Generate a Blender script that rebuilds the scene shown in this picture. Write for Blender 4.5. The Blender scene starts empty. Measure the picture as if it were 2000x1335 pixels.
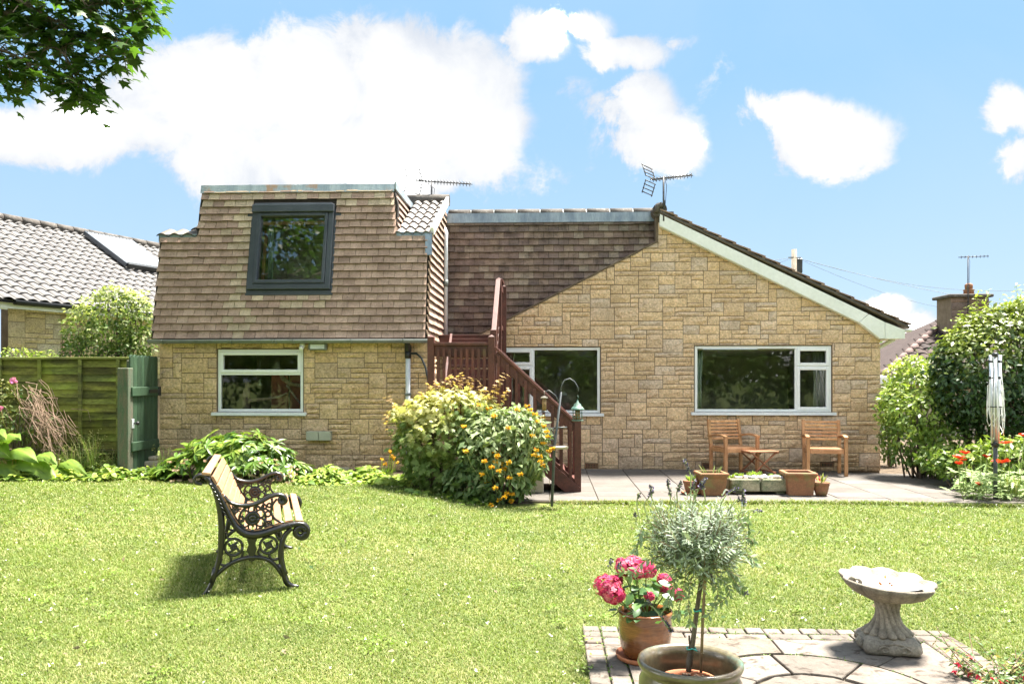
import bpy, bmesh, math, random
import numpy as np
from mathutils import Vector, Matrix

# ------------------------------------------------------------------ camera, sky, sun, exposure
scene = bpy.context.scene
COL = scene.collection
YAW = math.radians(2.5)
CY, SY = math.cos(YAW), math.sin(YAW)
F, HORIZON, EYE = 1600.0, 740.0, 1.5

cam_data = bpy.data.cameras.new('camera')
cam_data.lens = 28.8
cam_data.sensor_width = 36
cam_data.shift_y = 72.5 / 2000
cam_data.clip_start = 0.05
cam_data.clip_end = 2000
cam = bpy.data.objects.new('camera', cam_data)
cam.location = (0, 0, EYE)
cam.rotation_euler = (math.radians(90), 0, YAW)
COL.objects.link(cam)
scene.camera = cam

SUN_EL, SUN_AZ = math.radians(69), math.radians(48)     # azimuth measured from +y towards +x
sun_data = bpy.data.lights.new('sun', 'SUN')
sun_data.energy = 2.0
sun_data.angle = math.radians(11)
sun_data.color = (1.0, 0.95, 0.86)
sun = bpy.data.objects.new('sun', sun_data)
sdir = Vector((math.sin(SUN_AZ) * math.cos(SUN_EL), math.cos(SUN_AZ) * math.cos(SUN_EL), math.sin(SUN_EL)))
sun.rotation_euler = sdir.to_track_quat('Z', 'Y').to_euler()
sun.location = (0, 0, 30)
COL.objects.link(sun)

scene.view_settings.view_transform = 'Standard'
scene.view_settings.look = 'None'
scene.view_settings.gamma = 1
scene.view_settings.use_curve_mapping = False
scene.view_settings.exposure = 3.62
scene.render.engine = 'CYCLES'
scene.cycles.use_denoising = True
scene.cycles.max_bounces = 8
scene.cycles.diffuse_bounces = 3
scene.cycles.glossy_bounces = 3
scene.cycles.transmission_bounces = 4
scene.cycles.transparent_max_bounces = 12
scene.cycles.caustics_reflective = False
scene.cycles.caustics_refractive = False
scene.cycles.sample_clamp_indirect = 6

# ---- world: Nishita sky with procedural cumulus, laid out by direction
world = bpy.data.worlds.new('World')
scene.world = world
world.use_nodes = True
wt = world.node_tree
wt.nodes.clear()

class NG:
    """tiny node helper"""
    def __init__(s, tree): s.t = tree
    def n(s, typ, **kw):
        nd = s.t.nodes.new(typ)
        for k, v in kw.items(): setattr(nd, k, v)
        return nd
    def link(s, a, b): s.t.links.new(a, b)
    def setin(s, sock, v):
        if hasattr(v, 'is_linked') or isinstance(v, bpy.types.NodeSocket): s.link(v, sock)
        else: sock.default_value = v
    def math(s, op, a, b=0.0, c=None, clamp=False):
        nd = s.n('ShaderNodeMath', operation=op, use_clamp=clamp)
        s.setin(nd.inputs[0], a); s.setin(nd.inputs[1], b)
        if c is not None: s.setin(nd.inputs[2], c)
        return nd.outputs[0]
    def mix(s, fac, a, b, blend='MIX'):
        nd = s.n('ShaderNodeMix', data_type='RGBA', blend_type=blend)
        s.setin(nd.inputs[0], fac); s.setin(nd.inputs[6], a); s.setin(nd.inputs[7], b)
        return nd.outputs[2]
    def noise(s, vec, scale, detail=4, rough=0.55, dist=0.0):
        nd = s.n('ShaderNodeTexNoise')
        if vec is not None: s.link(vec, nd.inputs['Vector'])
        nd.inputs['Scale'].default_value = scale; nd.inputs['Detail'].default_value = detail
        nd.inputs['Roughness'].default_value = rough; nd.inputs['Distortion'].default_value = dist
        return nd.outputs[0]
    def ramp(s, v, lo, hi, a=0.0, b=1.0, smooth=True):
        nd = s.n('ShaderNodeMapRange')
        nd.interpolation_type = 'SMOOTHSTEP' if smooth else 'LINEAR'
        s.setin(nd.inputs[0], v)
        for i, x in enumerate((lo, hi, a, b)): nd.inputs[i + 1].default_value = x
        return nd.outputs[0]

W_ = NG(wt)
tc = W_.n('ShaderNodeTexCoord').outputs['Generated']
sky = W_.n('ShaderNodeTexSky')
sky.sky_type = 'NISHITA'
sky.sun_disc = False
sky.sun_elevation = SUN_EL
sky.sun_rotation = SUN_AZ
sky.altitude = 50
sky.air_density = 1.0
sky.dust_density = 0.6
sky.ozone_density = 1.6
sep = W_.n('ShaderNodeSeparateXYZ'); W_.link(tc, sep.inputs[0])
dx, dy, dz = sep.outputs
# angles about the viewing direction of the garden: u = azimuth tangent, v = elevation tangent
fw = W_.math('ADD', W_.math('MULTIPLY', dx, -SY), W_.math('MULTIPLY', dy, CY))
rt = W_.math('ADD', W_.math('MULTIPLY', dx, CY), W_.math('MULTIPLY', dy, SY))
fwc = W_.math('MAXIMUM', fw, 0.02)
u = W_.math('DIVIDE', rt, fwc)
v = W_.math('DIVIDE', dz, fwc)
n1 = W_.noise(tc, 5.0, 9, 0.62, 0.4)
n2 = W_.noise(tc, 14.0, 10, 0.66, 0.35)
u = W_.math('ADD', u, W_.math('MULTIPLY', W_.math('SUBTRACT', n2, 0.5), 0.07))
v = W_.math('ADD', v, W_.math('MULTIPLY', W_.math('SUBTRACT', n1, 0.5), 0.10))
# clouds: centre and radii in the photograph's pixels, strength
CLOUDS = [(160, 275, 330, 75, 1.05), (420, 210, 190, 120, 1.15), (600, 200, 170, 130, 1.25), (740, 150, 120, 100, 1.2),
          (820, 215, 190, 150, 1.3), (930, 265, 120, 110, 1.1), (640, 300, 420, 90, 1.15), (560, 345, 330, 50, .75),
          (1050, 75, 72, 55, .66), (1140, 35, 80, 40, .60), (1215, 92, 108, 42, .70), (1110, 160, 75, 50, .50), (1330, 75, 60, 26, .45),
          (1255, 205, 68, 74, .9), (1290, 280, 90, 68, .95), (1335, 305, 52, 46, .75), (1150, 190, 90, 45, .40),
          (1560, 230, 100, 56, .9), (1620, 272, 130, 74, 1.05), (1690, 300, 70, 44, .75), (1560, 330, 100, 35, .35),
          (1975, 225, 70, 55, .85), (2010, 310, 75, 50, .75), (1740, 605, 60, 28, .8), (1800, 650, 130, 42, .95), (1890, 690, 200, 40, .7),
          (700, 395, 400, 35, .40), (1430, 120, 50, 60, .30), (930, 385, 120, 30, .35)]
dens = None
for (px, py, rx, ry, st) in CLOUDS:
    a = W_.math('MULTIPLY', W_.math('SUBTRACT', u, (px - 1000) / F), F / rx)
    b = W_.math('MULTIPLY', W_.math('SUBTRACT', v, (HORIZON - py) / F), F / ry)
    r2 = W_.math('ADD', W_.math('MULTIPLY', a, a), W_.math('MULTIPLY', b, b))
    g = W_.math('MULTIPLY', W_.math('POWER', 2.718, W_.math('MULTIPLY', r2, -0.9)), st)
    dens = g if dens is None else W_.math('MAXIMUM', dens, g)
# generic broken cumulus everywhere else, fading in outside the part of the sky laid out above
n3 = W_.noise(tc, 2.6, 9, 0.58, 0.25)
gen = W_.ramp(n3, 0.44, 0.66)
outside = W_.math('MAXIMUM', W_.ramp(fw, 0.78, 0.45), W_.ramp(dz, 0.46, 0.62))
field = W_.math('ADD', W_.math('MULTIPLY', dens, W_.math('SUBTRACT', 1.0, outside)), W_.math('MULTIPLY', gen, W_.math('MULTIPLY', outside, 1.1)))
nd_ = W_.math('ADD', W_.math('MULTIPLY', W_.math('SUBTRACT', n1, 0.5), 0.9), W_.math('MULTIPLY', W_.math('SUBTRACT', n2, 0.5), 1.25))
field = W_.math('ADD', field, nd_)
cmask = W_.ramp(field, 0.29, 0.57)
n5 = W_.noise(tc, 7.0, 8, 0.58, 0.5)
shade_f = W_.math('ADD', W_.math('MULTIPLY', W_.math('SUBTRACT', field, 0.30), 0.62), W_.math('ADD', W_.math('MULTIPLY', W_.math('SUBTRACT', n5, 0.5), 1.5), 0.16), clamp=True)
cs1 = W_.mix(W_.ramp(shade_f, 0.0, 0.48), (1.24, 1.33, 1.48, 1), (1.66, 1.68, 1.70, 1))
cs2 = W_.mix(W_.ramp(shade_f, 0.40, 1.0), cs1, (25, 24.8, 24.3, 1))
skyc = W_.mix(0.95, sky.outputs[0], W_.mix(W_.ramp(dz, 0.0, 0.34, smooth=False), (.91, 1.20, 1.58, 1), (.55, 1.00, 1.49, 1)))
# thin high veil pales the blue a little
veil = W_.ramp(W_.noise(tc, 3.1, 5, 0.6, 0.6), 0.3, 0.8, 0.0, 0.12)
skyv = W_.mix(veil, skyc, (1.26, 1.48, 1.62, 1))
colr = W_.mix(cmask, skyv, cs2)
bg = W_.n('ShaderNodeBackground')
W_.link(colr, bg.inputs['Color'])
bg.inputs['Strength'].default_value = 0.05
wo = W_.n('ShaderNodeOutputWorld')
W_.link(bg.outputs[0], wo.inputs['Surface'])

# ------------------------------------------------------------------ picking world points from measurements
def ray(px, py):
    a, b = (px - 1000) / F, (HORIZON - py) / F
    return (a * CY - SY, a * SY + CY, b)
def W(px, py, Y):                        # on the upright plane y = Y
    d = ray(px, py); t = Y / d[1]
    return Vector((d[0] * t, Y, EYE + d[2] * t))
def G(px, py, z=0.0):                    # on the level z
    d = ray(px, py); t = (z - EYE) / d[2]
    return Vector((d[0] * t, d[1] * t, z))
def XP(px, py, X):                       # on the plane x = X
    d = ray(px, py); t = X / d[0]
    return Vector((X, d[1] * t, EYE + d[2] * t))
def sm(t):
    t = min(1.0, max(0.0, t)); return t * t * (3 - 2 * t)
def gz(x, y):                            # the lawn climbs a little towards the left border
    return 0.15 * sm((-x - 0.6) / 1.6) * sm((y - 7) / 3.5)
def npsm(t):
    t = np.clip(t, 0, 1); return t * t * (3 - 2 * t)
def npgz(x, y): return 0.15 * npsm((-x - 0.6) / 1.6) * npsm((y - 7) / 3.5)

# ------------------------------------------------------------------ object helpers
ROOT = {}
def tag(o, label=None, cat=None, group=None, kind=None):
    if label: o['label'] = label
    if cat: o['category'] = cat
    if group: o['group'] = group
    if kind: o['kind'] = kind
    return o
def thing(name, label, cat, loc=(0, 0, 0), rotz=0.0, group=None):
    o = bpy.data.objects.new(name, None)
    o.empty_display_size = 0.1
    COL.objects.link(o)
    o.location = loc
    o.rotation_euler = (0, 0, rotz)
    return tag(o, label, cat, group)
def link(name, mesh, parent=None, loc=None, rot=None, scale=None):
    o = bpy.data.objects.new(name, mesh)
    COL.objects.link(o)
    if parent is not None: o.parent = parent
    if loc is not None: o.location = loc
    if rot is not None: o.rotation_euler = rot
    if scale is not None: o.scale = scale
    return o
def copy_tree(o, parent=None):
    c = o.copy(); COL.objects.link(c)
    if parent is not None: c.parent = parent
    for ch in list(o.children): copy_tree(ch, c)
    return c

def frame_of(direction, up=(0, 0, 1)):
    d = Vector(direction).normalized(); u_ = Vector(up)
    if abs(d.dot(u_.normalized())) > 0.98: u_ = Vector((0, 1, 0)) if abs(d.y) < 0.9 else Vector((1, 0, 0))
    s = d.cross(u_).normalized()
    return d, s, s.cross(d).normalized()

class MB:
    def __init__(s): s.v, s.f, s.t, s.sm = [], [], [], []
    def add(s, vs, fs, tint=(1, 1, 1), smooth=False):
        o = len(s.v)
        s.v.extend([tuple(p) for p in vs])
        s.f.extend([tuple(i + o for i in f) for f in fs])
        s.t.extend([tint] * len(vs)); s.sm.extend([smooth] * len(fs))
        return s
    BOXF = [(0, 3, 2, 1), (4, 5, 6, 7), (0, 1, 5, 4), (1, 2, 6, 5), (2, 3, 7, 6), (3, 0, 4, 7)]
    def box(s, a, b, tint=(1, 1, 1)):
        (x0, y0, z0), (x1, y1, z1) = a, b
        return s.add([(x0, y0, z0), (x1, y0, z0), (x1, y1, z0), (x0, y1, z0), (x0, y0, z1), (x1, y0, z1), (x1, y1, z1), (x0, y1, z1)], s.BOXF, tint)
    def cbox(s, a, b, c=0.006, tint=(1, 1, 1)):
        """box with chamfered edges"""
        (x0, y0, z0), (x1, y1, z1) = a, b
        bm = bmesh.new()
        bmesh.ops.create_cube(bm, size=1)
        for v_ in bm.verts:
            v_.co = ((x0 + x1) / 2 + v_.co.x * (x1 - x0), (y0 + y1) / 2 + v_.co.y * (y1 - y0), (z0 + z1) / 2 + v_.co.z * (z1 - z0))
        bmesh.ops.bevel(bm, geom=list(bm.edges), offset=min(c, .45 * min(abs(x1 - x0), abs(y1 - y0), abs(z1 - z0))), segments=1, affect='EDGES', profile=.5)
        bm.verts.index_update()
        s.add([v_.co[:] for v_ in bm.verts], [[v_.index for v_ in f_.verts] for f_ in bm.faces], tint)
        bm.free(); return s
    def beam(s, p, q, w, h, up=(0, 0, 1), tint=(1, 1, 1), c=0.0):
        p, q = Vector(p), Vector(q); d, a, b = frame_of(q - p, up)
        a, b = a * w / 2, b * h / 2
        if c <= 0:
            vs = [p - a - b, p + a - b, p + a + b, p - a + b, q - a - b, q + a - b, q + a + b, q - a + b]
            return s.add(vs, [(0, 1, 2, 3), (7, 6, 5, 4), (4, 5, 1, 0), (5, 6, 2, 1), (6, 7, 3, 2), (7, 4, 0, 3)], tint)
        ka, kb = 1 - c / (w / 2), 1 - c / (h / 2)
        prof = [(-ka, -1), (ka, -1), (1, -kb), (1, kb), (ka, 1), (-ka, 1), (-1, kb), (-1, -kb)]
        vs = [p + a * i + b * j for i, j in prof] + [q + a * i + b * j for i, j in prof]
        fs = [tuple(range(8)), tuple(range(15, 7, -1))] + [(i + 8, (i + 1) % 8 + 8, (i + 1) % 8, i) for i in range(8)]
        return s.add(vs, fs, tint)
    def tube(s, pts, r, n=8, tint=(1, 1, 1), smooth=True, flat=None, cap=True, closed=False):
        """round bar along pts; flat=(vector, factor) stretches the section along a vector"""
        P = [Vector(p) for p in pts]; m = len(P)
        R = r if isinstance(r, (list, tuple)) else [r] * m
        vs, fs = [], []
        ref = None
        for i in range(m):
            a = P[(i - 1) % m] if (closed or i > 0) else P[i]
            b = P[(i + 1) % m] if (closed or i < m - 1) else P[i]
            d = (b - a)
            d = d.normalized() if d.length > 1e-9 else Vector((0, 0, 1))
            if ref is None: _, sd, upv = frame_of(d)
            else:
                sd = ref - d * ref.dot(d)
                sd = sd.normalized() if sd.length > 1e-6 else frame_of(d)[1]
                upv = sd.cross(d).normalized()
            ref = sd
            for k in range(n):
                an = 2 * math.pi * k / n
                o = (sd * math.cos(an) + upv * math.sin(an)) * R[i]
                if flat: o = o + Vector(flat[0]) * (o.dot(Vector(flat[0])) * (flat[1] - 1))
                vs.append(P[i] + o)
        for i in range(m if closed else m - 1):
            j = (i + 1) % m
            for k in range(n):
                k2 = (k + 1) % n
                fs.append((i * n + k, i * n + k2, j * n + k2, j * n + k))
        s.add(vs, fs, tint, smooth)
        if cap and not closed:
            o = len(s.v) - len(vs)
            s.f.append(tuple(o + k for k in range(n))[::-1]); s.sm.append(False)
            s.f.append(tuple(o + (m - 1) * n + k for k in range(n))); s.sm.append(False)
        return s
    def lathe(s, prof, n=24, c=(0, 0, 0), tint=(1, 1, 1), smooth=True, fn=None, cap=True):
        """prof: (radius, height) from bottom to top; fn(angle, i) scales the radius"""
        vs, fs = [], []
        for i, (r, z) in enumerate(prof):
            for k in range(n):
                a = 2 * math.pi * k / n
                q = r * (fn(a, i) if fn else 1.0)
                vs.append((c[0] + q * math.cos(a), c[1] + q * math.sin(a), c[2] + z))
        for i in range(len(prof) - 1):
            for k in range(n):
                k2 = (k + 1) % n
                fs.append((i * n + k, i * n + k2, (i + 1) * n + k2, (i + 1) * n + k))
        if cap:
            fs.append(tuple(range(n))[::-1])
            fs.append(tuple((len(prof) - 1) * n + k for k in range(n)))
        return s.add(vs, fs, tint, smooth)
    def ball(s, c, r, n=8, m=5, tint=(1, 1, 1), sq=(1, 1, 1)):
        prof = [(max(1e-4, math.sin(math.pi * i / m)) * r, -math.cos(math.pi * i / m) * r) for i in range(m + 1)]
        o = len(s.v)
        s.lathe(prof, n, (0, 0, 0), tint, True, cap=False)
        for i in range(o, len(s.v)):
            x, y, z = s.v[i]; s.v[i] = (c[0] + x * sq[0], c[1] + y * sq[1], c[2] + z * sq[2])
        return s
    def prism(s, poly, y0, y1, axis='y', tint=(1, 1, 1)):
        """poly of (a, b): axis y -> (x, z) outline pushed from y0 to y1; axis z -> (x, y); axis x -> (y, z)"""
        k = len(poly)
        def P3(a, b, d): return {'y': (a, d, b), 'z': (a, b, d), 'x': (d, a, b)}[axis]
        vs = [P3(a, b, y0) for a, b in poly] + [P3(a, b, y1) for a, b in poly]
        fs = [tuple(range(k)), tuple(range(2 * k - 1, k - 1, -1))] + [(i + k, (i + 1) % k + k, (i + 1) % k, i) for i in range(k)]
        return s.add(vs, fs, tint)
    def mesh(s, name, mat):
        me = bpy.data.meshes.new(name)
        me.from_pydata(s.v, [], s.f)
        me.materials.append(mat)
        if any(s.sm): me.polygons.foreach_set('use_smooth', s.sm)
        at = me.color_attributes.new('tint', 'FLOAT_COLOR', 'POINT')
        arr = np.ones((len(s.v), 4), np.float32)
        if s.v: arr[:, :3] = np.array(s.t, np.float32)
        at.data.foreach_set('color', arr.ravel())
        bm = bmesh.new(); bm.from_mesh(me)
        if len(bm.faces) < 60000: bmesh.ops.recalc_face_normals(bm, faces=list(bm.faces))
        bm.to_mesh(me); bm.free()
        return me
    def build(s, name, mat, parent=None, bevel=0.0, kind=None, world=False):
        if world and parent is not None:
            l = root_loc(parent)
            s.v = [(a - l[0], b - l[1], c - l[2]) for a, b, c in s.v]
        o = link(name, s.mesh(name, mat), parent)
        if bevel > 0:
            m = o.modifiers.new('edge', 'BEVEL'); m.width = bevel; m.segments = 2; m.limit_method = 'ANGLE'; m.angle_limit = math.radians(40)
        if kind: o['kind'] = kind
        return o
def root_loc(o):
    l = Vector((0, 0, 0))
    while o is not None: l = l + o.location; o = o.parent
    return l

def np_mesh(name, V, faces, mat, tint=None, smooth=False):
    """V (n,3) and a list of face arrays (m,k)"""
    me = bpy.data.meshes.new(name)
    me.vertices.add(len(V)); me.vertices.foreach_set('co', np.ascontiguousarray(V, np.float32).ravel())
    idx = np.concatenate([f.ravel() for f in faces]).astype(np.int32)
    tot = np.concatenate([np.full(len(f), f.shape[1], np.int32) for f in faces])
    me.loops.add(len(idx)); me.loops.foreach_set('vertex_index', idx)
    me.polygons.add(len(tot)); me.polygons.foreach_set('loop_start', np.concatenate([[0], np.cumsum(tot)[:-1]]).astype(np.int32))
    me.update(calc_edges=True)
    if smooth: me.polygons.foreach_set('use_smooth', np.ones(len(tot), bool))
    if tint is not None:
        at = me.color_attributes.new('tint', 'FLOAT_COLOR', 'POINT')
        at.data.foreach_set('color', np.ascontiguousarray(tint, np.float32).ravel())
    me.materials.append(mat)
    return me
# ------------------------------------------------------------------ materials (all procedural)
def new_mat(name):
    m = bpy.data.materials.new(name); m.use_nodes = True
    m.node_tree.nodes.clear()
    return m, NG(m.node_tree)
def surf(name, c=(1, 1, 1), c2=None, scale=4.0, rough=0.7, bump=0.0, bscale=60.0, attr=False, metallic=0.0, mottle=0.2, spec=0.4,
         stain=None, bdist=0.004, coat=0.0, stretch=None, det=6, lo=.35, hi=.65, streak=None):
    """general surface: colour c..c2 by noise at world position, multiplied by the piece's own tint, with fine relief"""
    m, g = new_mat(name)
    geo = g.n('ShaderNodeNewGeometry').outputs['Position']
    vec = geo
    if stretch:
        mp = g.n('ShaderNodeMapping'); g.link(geo, mp.inputs[0]); mp.inputs['Scale'].default_value = stretch; vec = mp.outputs[0]
    n1 = g.noise(vec, scale, det, 0.6)
    col = g.mix(g.ramp(n1, lo, hi), (*c, 1), (*(c2 or [x * .75 for x in c]), 1))
    if mottle:
        n2 = g.noise(vec, scale * 9, 4, 0.65)
        f = g.ramp(n2, 0.25, 0.75, 1 - mottle, 1 + mottle)
        cmb = g.n('ShaderNodeCombineColor'); [g.link(f, cmb.inputs[i]) for i in range(3)]
        col = g.mix(1.0, col, cmb.outputs[0], 'MULTIPLY')
    if stain:
        sc, s_, amt, lo_, hi_ = stain
        col = g.mix(g.ramp(g.noise(geo, s_, 7, 0.65, .4), lo_, hi_, 0, amt), col, (*sc, 1))
    if streak:
        mp2 = g.n('ShaderNodeMapping'); g.link(geo, mp2.inputs[0]); mp2.inputs['Scale'].default_value = (1, 1, 2.1)
        col = g.mix(g.ramp(g.noise(mp2.outputs[0], streak[1], 5, .6, 1.2), streak[3], streak[4], 0, streak[2]), col, (*streak[0], 1))
    if attr:
        at = g.n('ShaderNodeAttribute'); at.attribute_name = 'tint'
        col = g.mix(1.0, col, at.outputs['Color'], 'MULTIPLY')
    b = g.n('ShaderNodeBsdfPrincipled')
    g.link(col, b.inputs['Base Color'])
    b.inputs['Roughness'].default_value = rough; b.inputs['Metallic'].default_value = metallic
    b.inputs['Specular IOR Level'].default_value = spec
    if coat: b.inputs['Coat Weight'].default_value = coat; b.inputs['Coat Roughness'].default_value = 0.12
    if bump:
        bp = g.n('ShaderNodeBump'); bp.inputs['Strength'].default_value = bump; bp.inputs['Distance'].default_value = bdist
        h = g.math('ADD', g.noise(vec, bscale, 6, 0.65), g.math('MULTIPLY', g.noise(vec, bscale * .28, 4, 0.6), 1.5))
        g.link(h, bp.inputs['Height']); g.link(bp.outputs[0], b.inputs['Normal'])
    o = g.n('ShaderNodeOutputMaterial'); g.link(b.outputs[0], o.inputs['Surface'])
    return m
def leafmat(name, dark, light, new=None, trans=0.35, rough=0.5, spec=0.35, ttint=1.35):
    """leaf: tint.r blends dark..light, tint.g blends in the colour of young growth; light passes through the blade"""
    m, g = new_mat(name)
    at = g.n('ShaderNodeAttribute'); at.attribute_name = 'tint'
    sp = g.n('ShaderNodeSeparateColor'); g.link(at.outputs['Color'], sp.inputs[0])
    col = g.mix(sp.outputs[0], (*dark, 1), (*light, 1))
    if new is not None: col = g.mix(sp.outputs[1], col, (*new, 1))
    b = g.n('ShaderNodeBsdfPrincipled'); g.link(col, b.inputs['Base Color'])
    b.inputs['Roughness'].default_value = rough; b.inputs['Specular IOR Level'].default_value = spec
    t = g.n('ShaderNodeBsdfTranslucent')
    g.link(g.mix(1.0, col, (ttint, ttint * 1.1, ttint * .55, 1), 'MULTIPLY'), t.inputs['Color'])
    mx = g.n('ShaderNodeMixShader'); mx.inputs[0].default_value = trans
    g.link(b.outputs[0], mx.inputs[1]); g.link(t.outputs[0], mx.inputs[2])
    o = g.n('ShaderNodeOutputMaterial'); g.link(mx.outputs[0], o.inputs['Surface'])
    return m
def glassmat(name, tintc=(.93, .95, .94), refl=2.0):
    m, g = new_mat(name)
    tr = g.n('ShaderNodeBsdfTransparent'); tr.inputs[0].default_value = (*tintc, 1)
    gl = g.n('ShaderNodeBsdfGlossy'); gl.inputs['Roughness'].default_value = 0.015
    geo = g.n('ShaderNodeNewGeometry').outputs['Position']
    bp = g.n('ShaderNodeBump'); bp.inputs['Strength'].default_value = .06; bp.inputs['Distance'].default_value = .02
    g.link(g.noise(geo, 2.2, 2, .5), bp.inputs['Height']); g.link(bp.outputs[0], gl.inputs['Normal'])
    fr = g.n('ShaderNodeFresnel'); fr.inputs[0].default_value = 1.5
    mx = g.n('ShaderNodeMixShader'); g.link(g.math('MULTIPLY', fr.outputs[0], refl, clamp=True), mx.inputs[0])
    g.link(tr.outputs[0], mx.inputs[1]); g.link(gl.outputs[0], mx.inputs[2])
    o = g.n('ShaderNodeOutputMaterial'); g.link(mx.outputs[0], o.inputs['Surface'])
    return m

M = {}
M['stone'] = surf('stone_mat', (1, 1, 1), (.84, .83, .82), 3.2, .88, 1.0, 30, True, mottle=.24, stain=((.55, .50, .42), 2.1, .35, .55, .75), streak=((.36, .29, .22), 15, .75, .58, .68), bdist=.03, spec=.2)
M['gable_stone'] = surf('gable_stone_mat', (1, 1, 1), (.86, .85, .84), 3.2, .88, 1.0, 30, True, mottle=.24, stain=((.62, .60, .56), 1.1, .45, .5, .68), streak=((.42, .34, .27), 15, .7, .59, .68), bdist=.03, spec=.2)
M['mortar'] = surf('mortar_mat', (.13, .095, .065), (.18, .135, .095), 5, .95, .3, 80, mottle=.15)
M['tile'] = surf('tile_mat', (1, 1, 1), (.76, .74, .73), 5.0, .85, .5, 90, True, mottle=.2, stain=((.07, .06, .055), 16, .6, .60, .72), bdist=.004, spec=.25)
M['recess_tile'] = surf('recess_tile_mat', (1, 1, 1), (.7, .68, .67), 5.0, .82, .5, 90, True, mottle=.2, stain=((.055, .052, .055), 4.5, .55, .48, .70), bdist=.004, spec=.3, stretch=(1, 1, 1))
M['pantile'] = surf('pantile_mat', (1, 1, 1), (.8, .8, .8), 4, .62, .4, 70, True, mottle=.18, stain=((.10, .095, .08), 9, .5, .55, .7), spec=.5)
M['ridge'] = surf('ridge_tile_mat', (.065, .054, .046), (.105, .092, .08), 6, .85, .6, 60, mottle=.3, stain=((.26, .25, .22), 14, .6, .58, .68))
M['lead'] = surf('lead_mat', (.17, .215, .28), (.29, .345, .41), 3.5, .45, .15, 30, mottle=.12, metallic=.35, stretch=(1.6, 1, .5))
M['old_lead'] = surf('stained_lead_mat', (.27, .33, .38), (.42, .48, .51), 3.0, .5, .15, 30, mottle=.12, metallic=.2, stain=((.42, .22, .10), 2.4, .75, .56, .66), stretch=(2.2, 1, .35))
M['upvc'] = surf('white_frame_mat', (.80, .81, .82), (.77, .78, .79), 2, .35, 0, mottle=.02, spec=.5)
M['sill_white'] = surf('white_sill_mat', (.76, .77, .79), (.70, .71, .73), 4, .4, 0, mottle=.05)
M['barge'] = surf('white_board_mat', (.80, .80, .77), (.74, .75, .71), 2.2, .45, .05, 20, mottle=.05, stain=((.62, .60, .48), 2.5, .18, .52, .75))
M['gutter'] = surf('grey_gutter_mat', (.19, .215, .20), (.15, .17, .16), 6, .5, 0, mottle=.12)
M['pipe'] = surf('pale_pipe_mat', (.62, .65, .68), (.54, .57, .60), 5, .45, 0, mottle=.08)
M['black'] = surf('black_plastic_mat', (.016, .017, .018), (.024, .025, .026), 8, .4, 0, mottle=.1)
M['iron'] = surf('black_iron_mat', (.010, .009, .008), (.018, .014, .012), 20, .3, .25, 90, mottle=.15, spec=.55, coat=.3)
M['slat'] = surf('pale_slat_mat', (.41, .235, .138), (.34, .185, .105), 3.5, .5, .15, 60, True, mottle=.12, stretch=(6, 1.2, 9))
M['anth'] = surf('anthracite_mat', (.042, .050, .062), (.055, .064, .078), 3, .38, 0, mottle=.05, spec=.5)
M['glass'] = glassmat('window_glass_mat', refl=1.8)
M['roofglass'] = glassmat('roof_window_glass_mat', (.80, .84, .82), 5.5)
M['room'] = surf('room_wall_mat', (.72, .67, .62), (.58, .54, .50), 1.2, .9, 0, mottle=.05)
M['curtain'] = surf('pale_curtain_mat', (.62, .64, .60), (.45, .50, .46), 6, .85, .2, 40, mottle=.1, stretch=(1, 1, .2))
M['teal_curtain'] = surf('sea_green_curtain_mat', (.42, .52, .46), (.30, .40, .36), 9, .85, .2, 40, mottle=.12)
M['stair'] = surf('stair_wood_mat', (.115, .037, .027), (.070, .026, .020), 5, .55, .2, 70, True, mottle=.25, stain=((.10, .085, .03), 3, .6, .6, .75), stretch=(1, 1, 1))
M['teak'] = surf('teak_mat', (.56, .30, .145), (.42, .205, .09), 5, .55, .2, 70, True, mottle=.22, stretch=(2.5, 2.5, 1.2))
M['terracotta'] = surf('terracotta_mat', (.29, .125, .062), (.21, .098, .052), 6, .8, .35, 60, True, mottle=.2, stain=((.17, .15, .06), 5, .75, .48, .66))
M['glaze_brown'] = surf('brown_glaze_mat', (.23, .083, .024), (.12, .042, .016), 3.2, .22, .08, 30, True, mottle=.3, spec=.6, coat=.5, stretch=(.7, .7, 4.5))
M['glaze_green'] = surf('green_glaze_mat', (.15, .125, .072), (.085, .062, .036), 5, .28, .05, 30, True, mottle=.25, spec=.55, coat=.4, stain=((.08, .20, .16), 4.5, .55, .56, .70))
M['felt'] = surf('roof_felt_mat', (.030, .024, .021), (.045, .037, .032), 6, .95, 0)
M['compost'] = surf('compost_mat', (.045, .028, .018), (.11, .07, .045), 40, .95, 1.0, 90, mottle=.5, bdist=.02)
M['soil'] = surf('soil_mat', (.075, .052, .034), (.13, .095, .06), 7, .95, 1.0, 30, mottle=.4, bdist=.03)
M['bath'] = surf('weathered_stone_mat', (.30, .27, .225), (.20, .178, .148), 9, .9, .8, 80, True, mottle=.25, stain=((.10, .09, .08), 22, .5, .55, .66), bdist=.004)
M['water'] = surf('bath_water_mat', (.27, .26, .24), (.33, .32, .30), 6, .08, .02, 10, mottle=.05, spec=.5)
M['leafmould'] = surf('orange_leaf_mat', (.45, .15, .03), (.3, .1, .03), 9, .7, 0)
M['trough'] = surf('mossy_stone_mat', (.34, .30, .20), (.15, .17, .10), 6, .9, .8, 40, mottle=.3, stain=((.09, .10, .03), 6, .7, .52, .66), bdist=.012)
M['pebble'] = surf('pebble_mat', (1, 1, 1), (.8, .8, .8), 14, .6, .1, 60, True, mottle=.12)
M['slab'] = surf('patio_slab_mat', (1, 1, 1), (.84, .83, .83), 2.4, .85, .35, 60, True, mottle=.10, stain=((.33, .29, .24), 1.6, .35, .56, .72), spec=.25)
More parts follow.
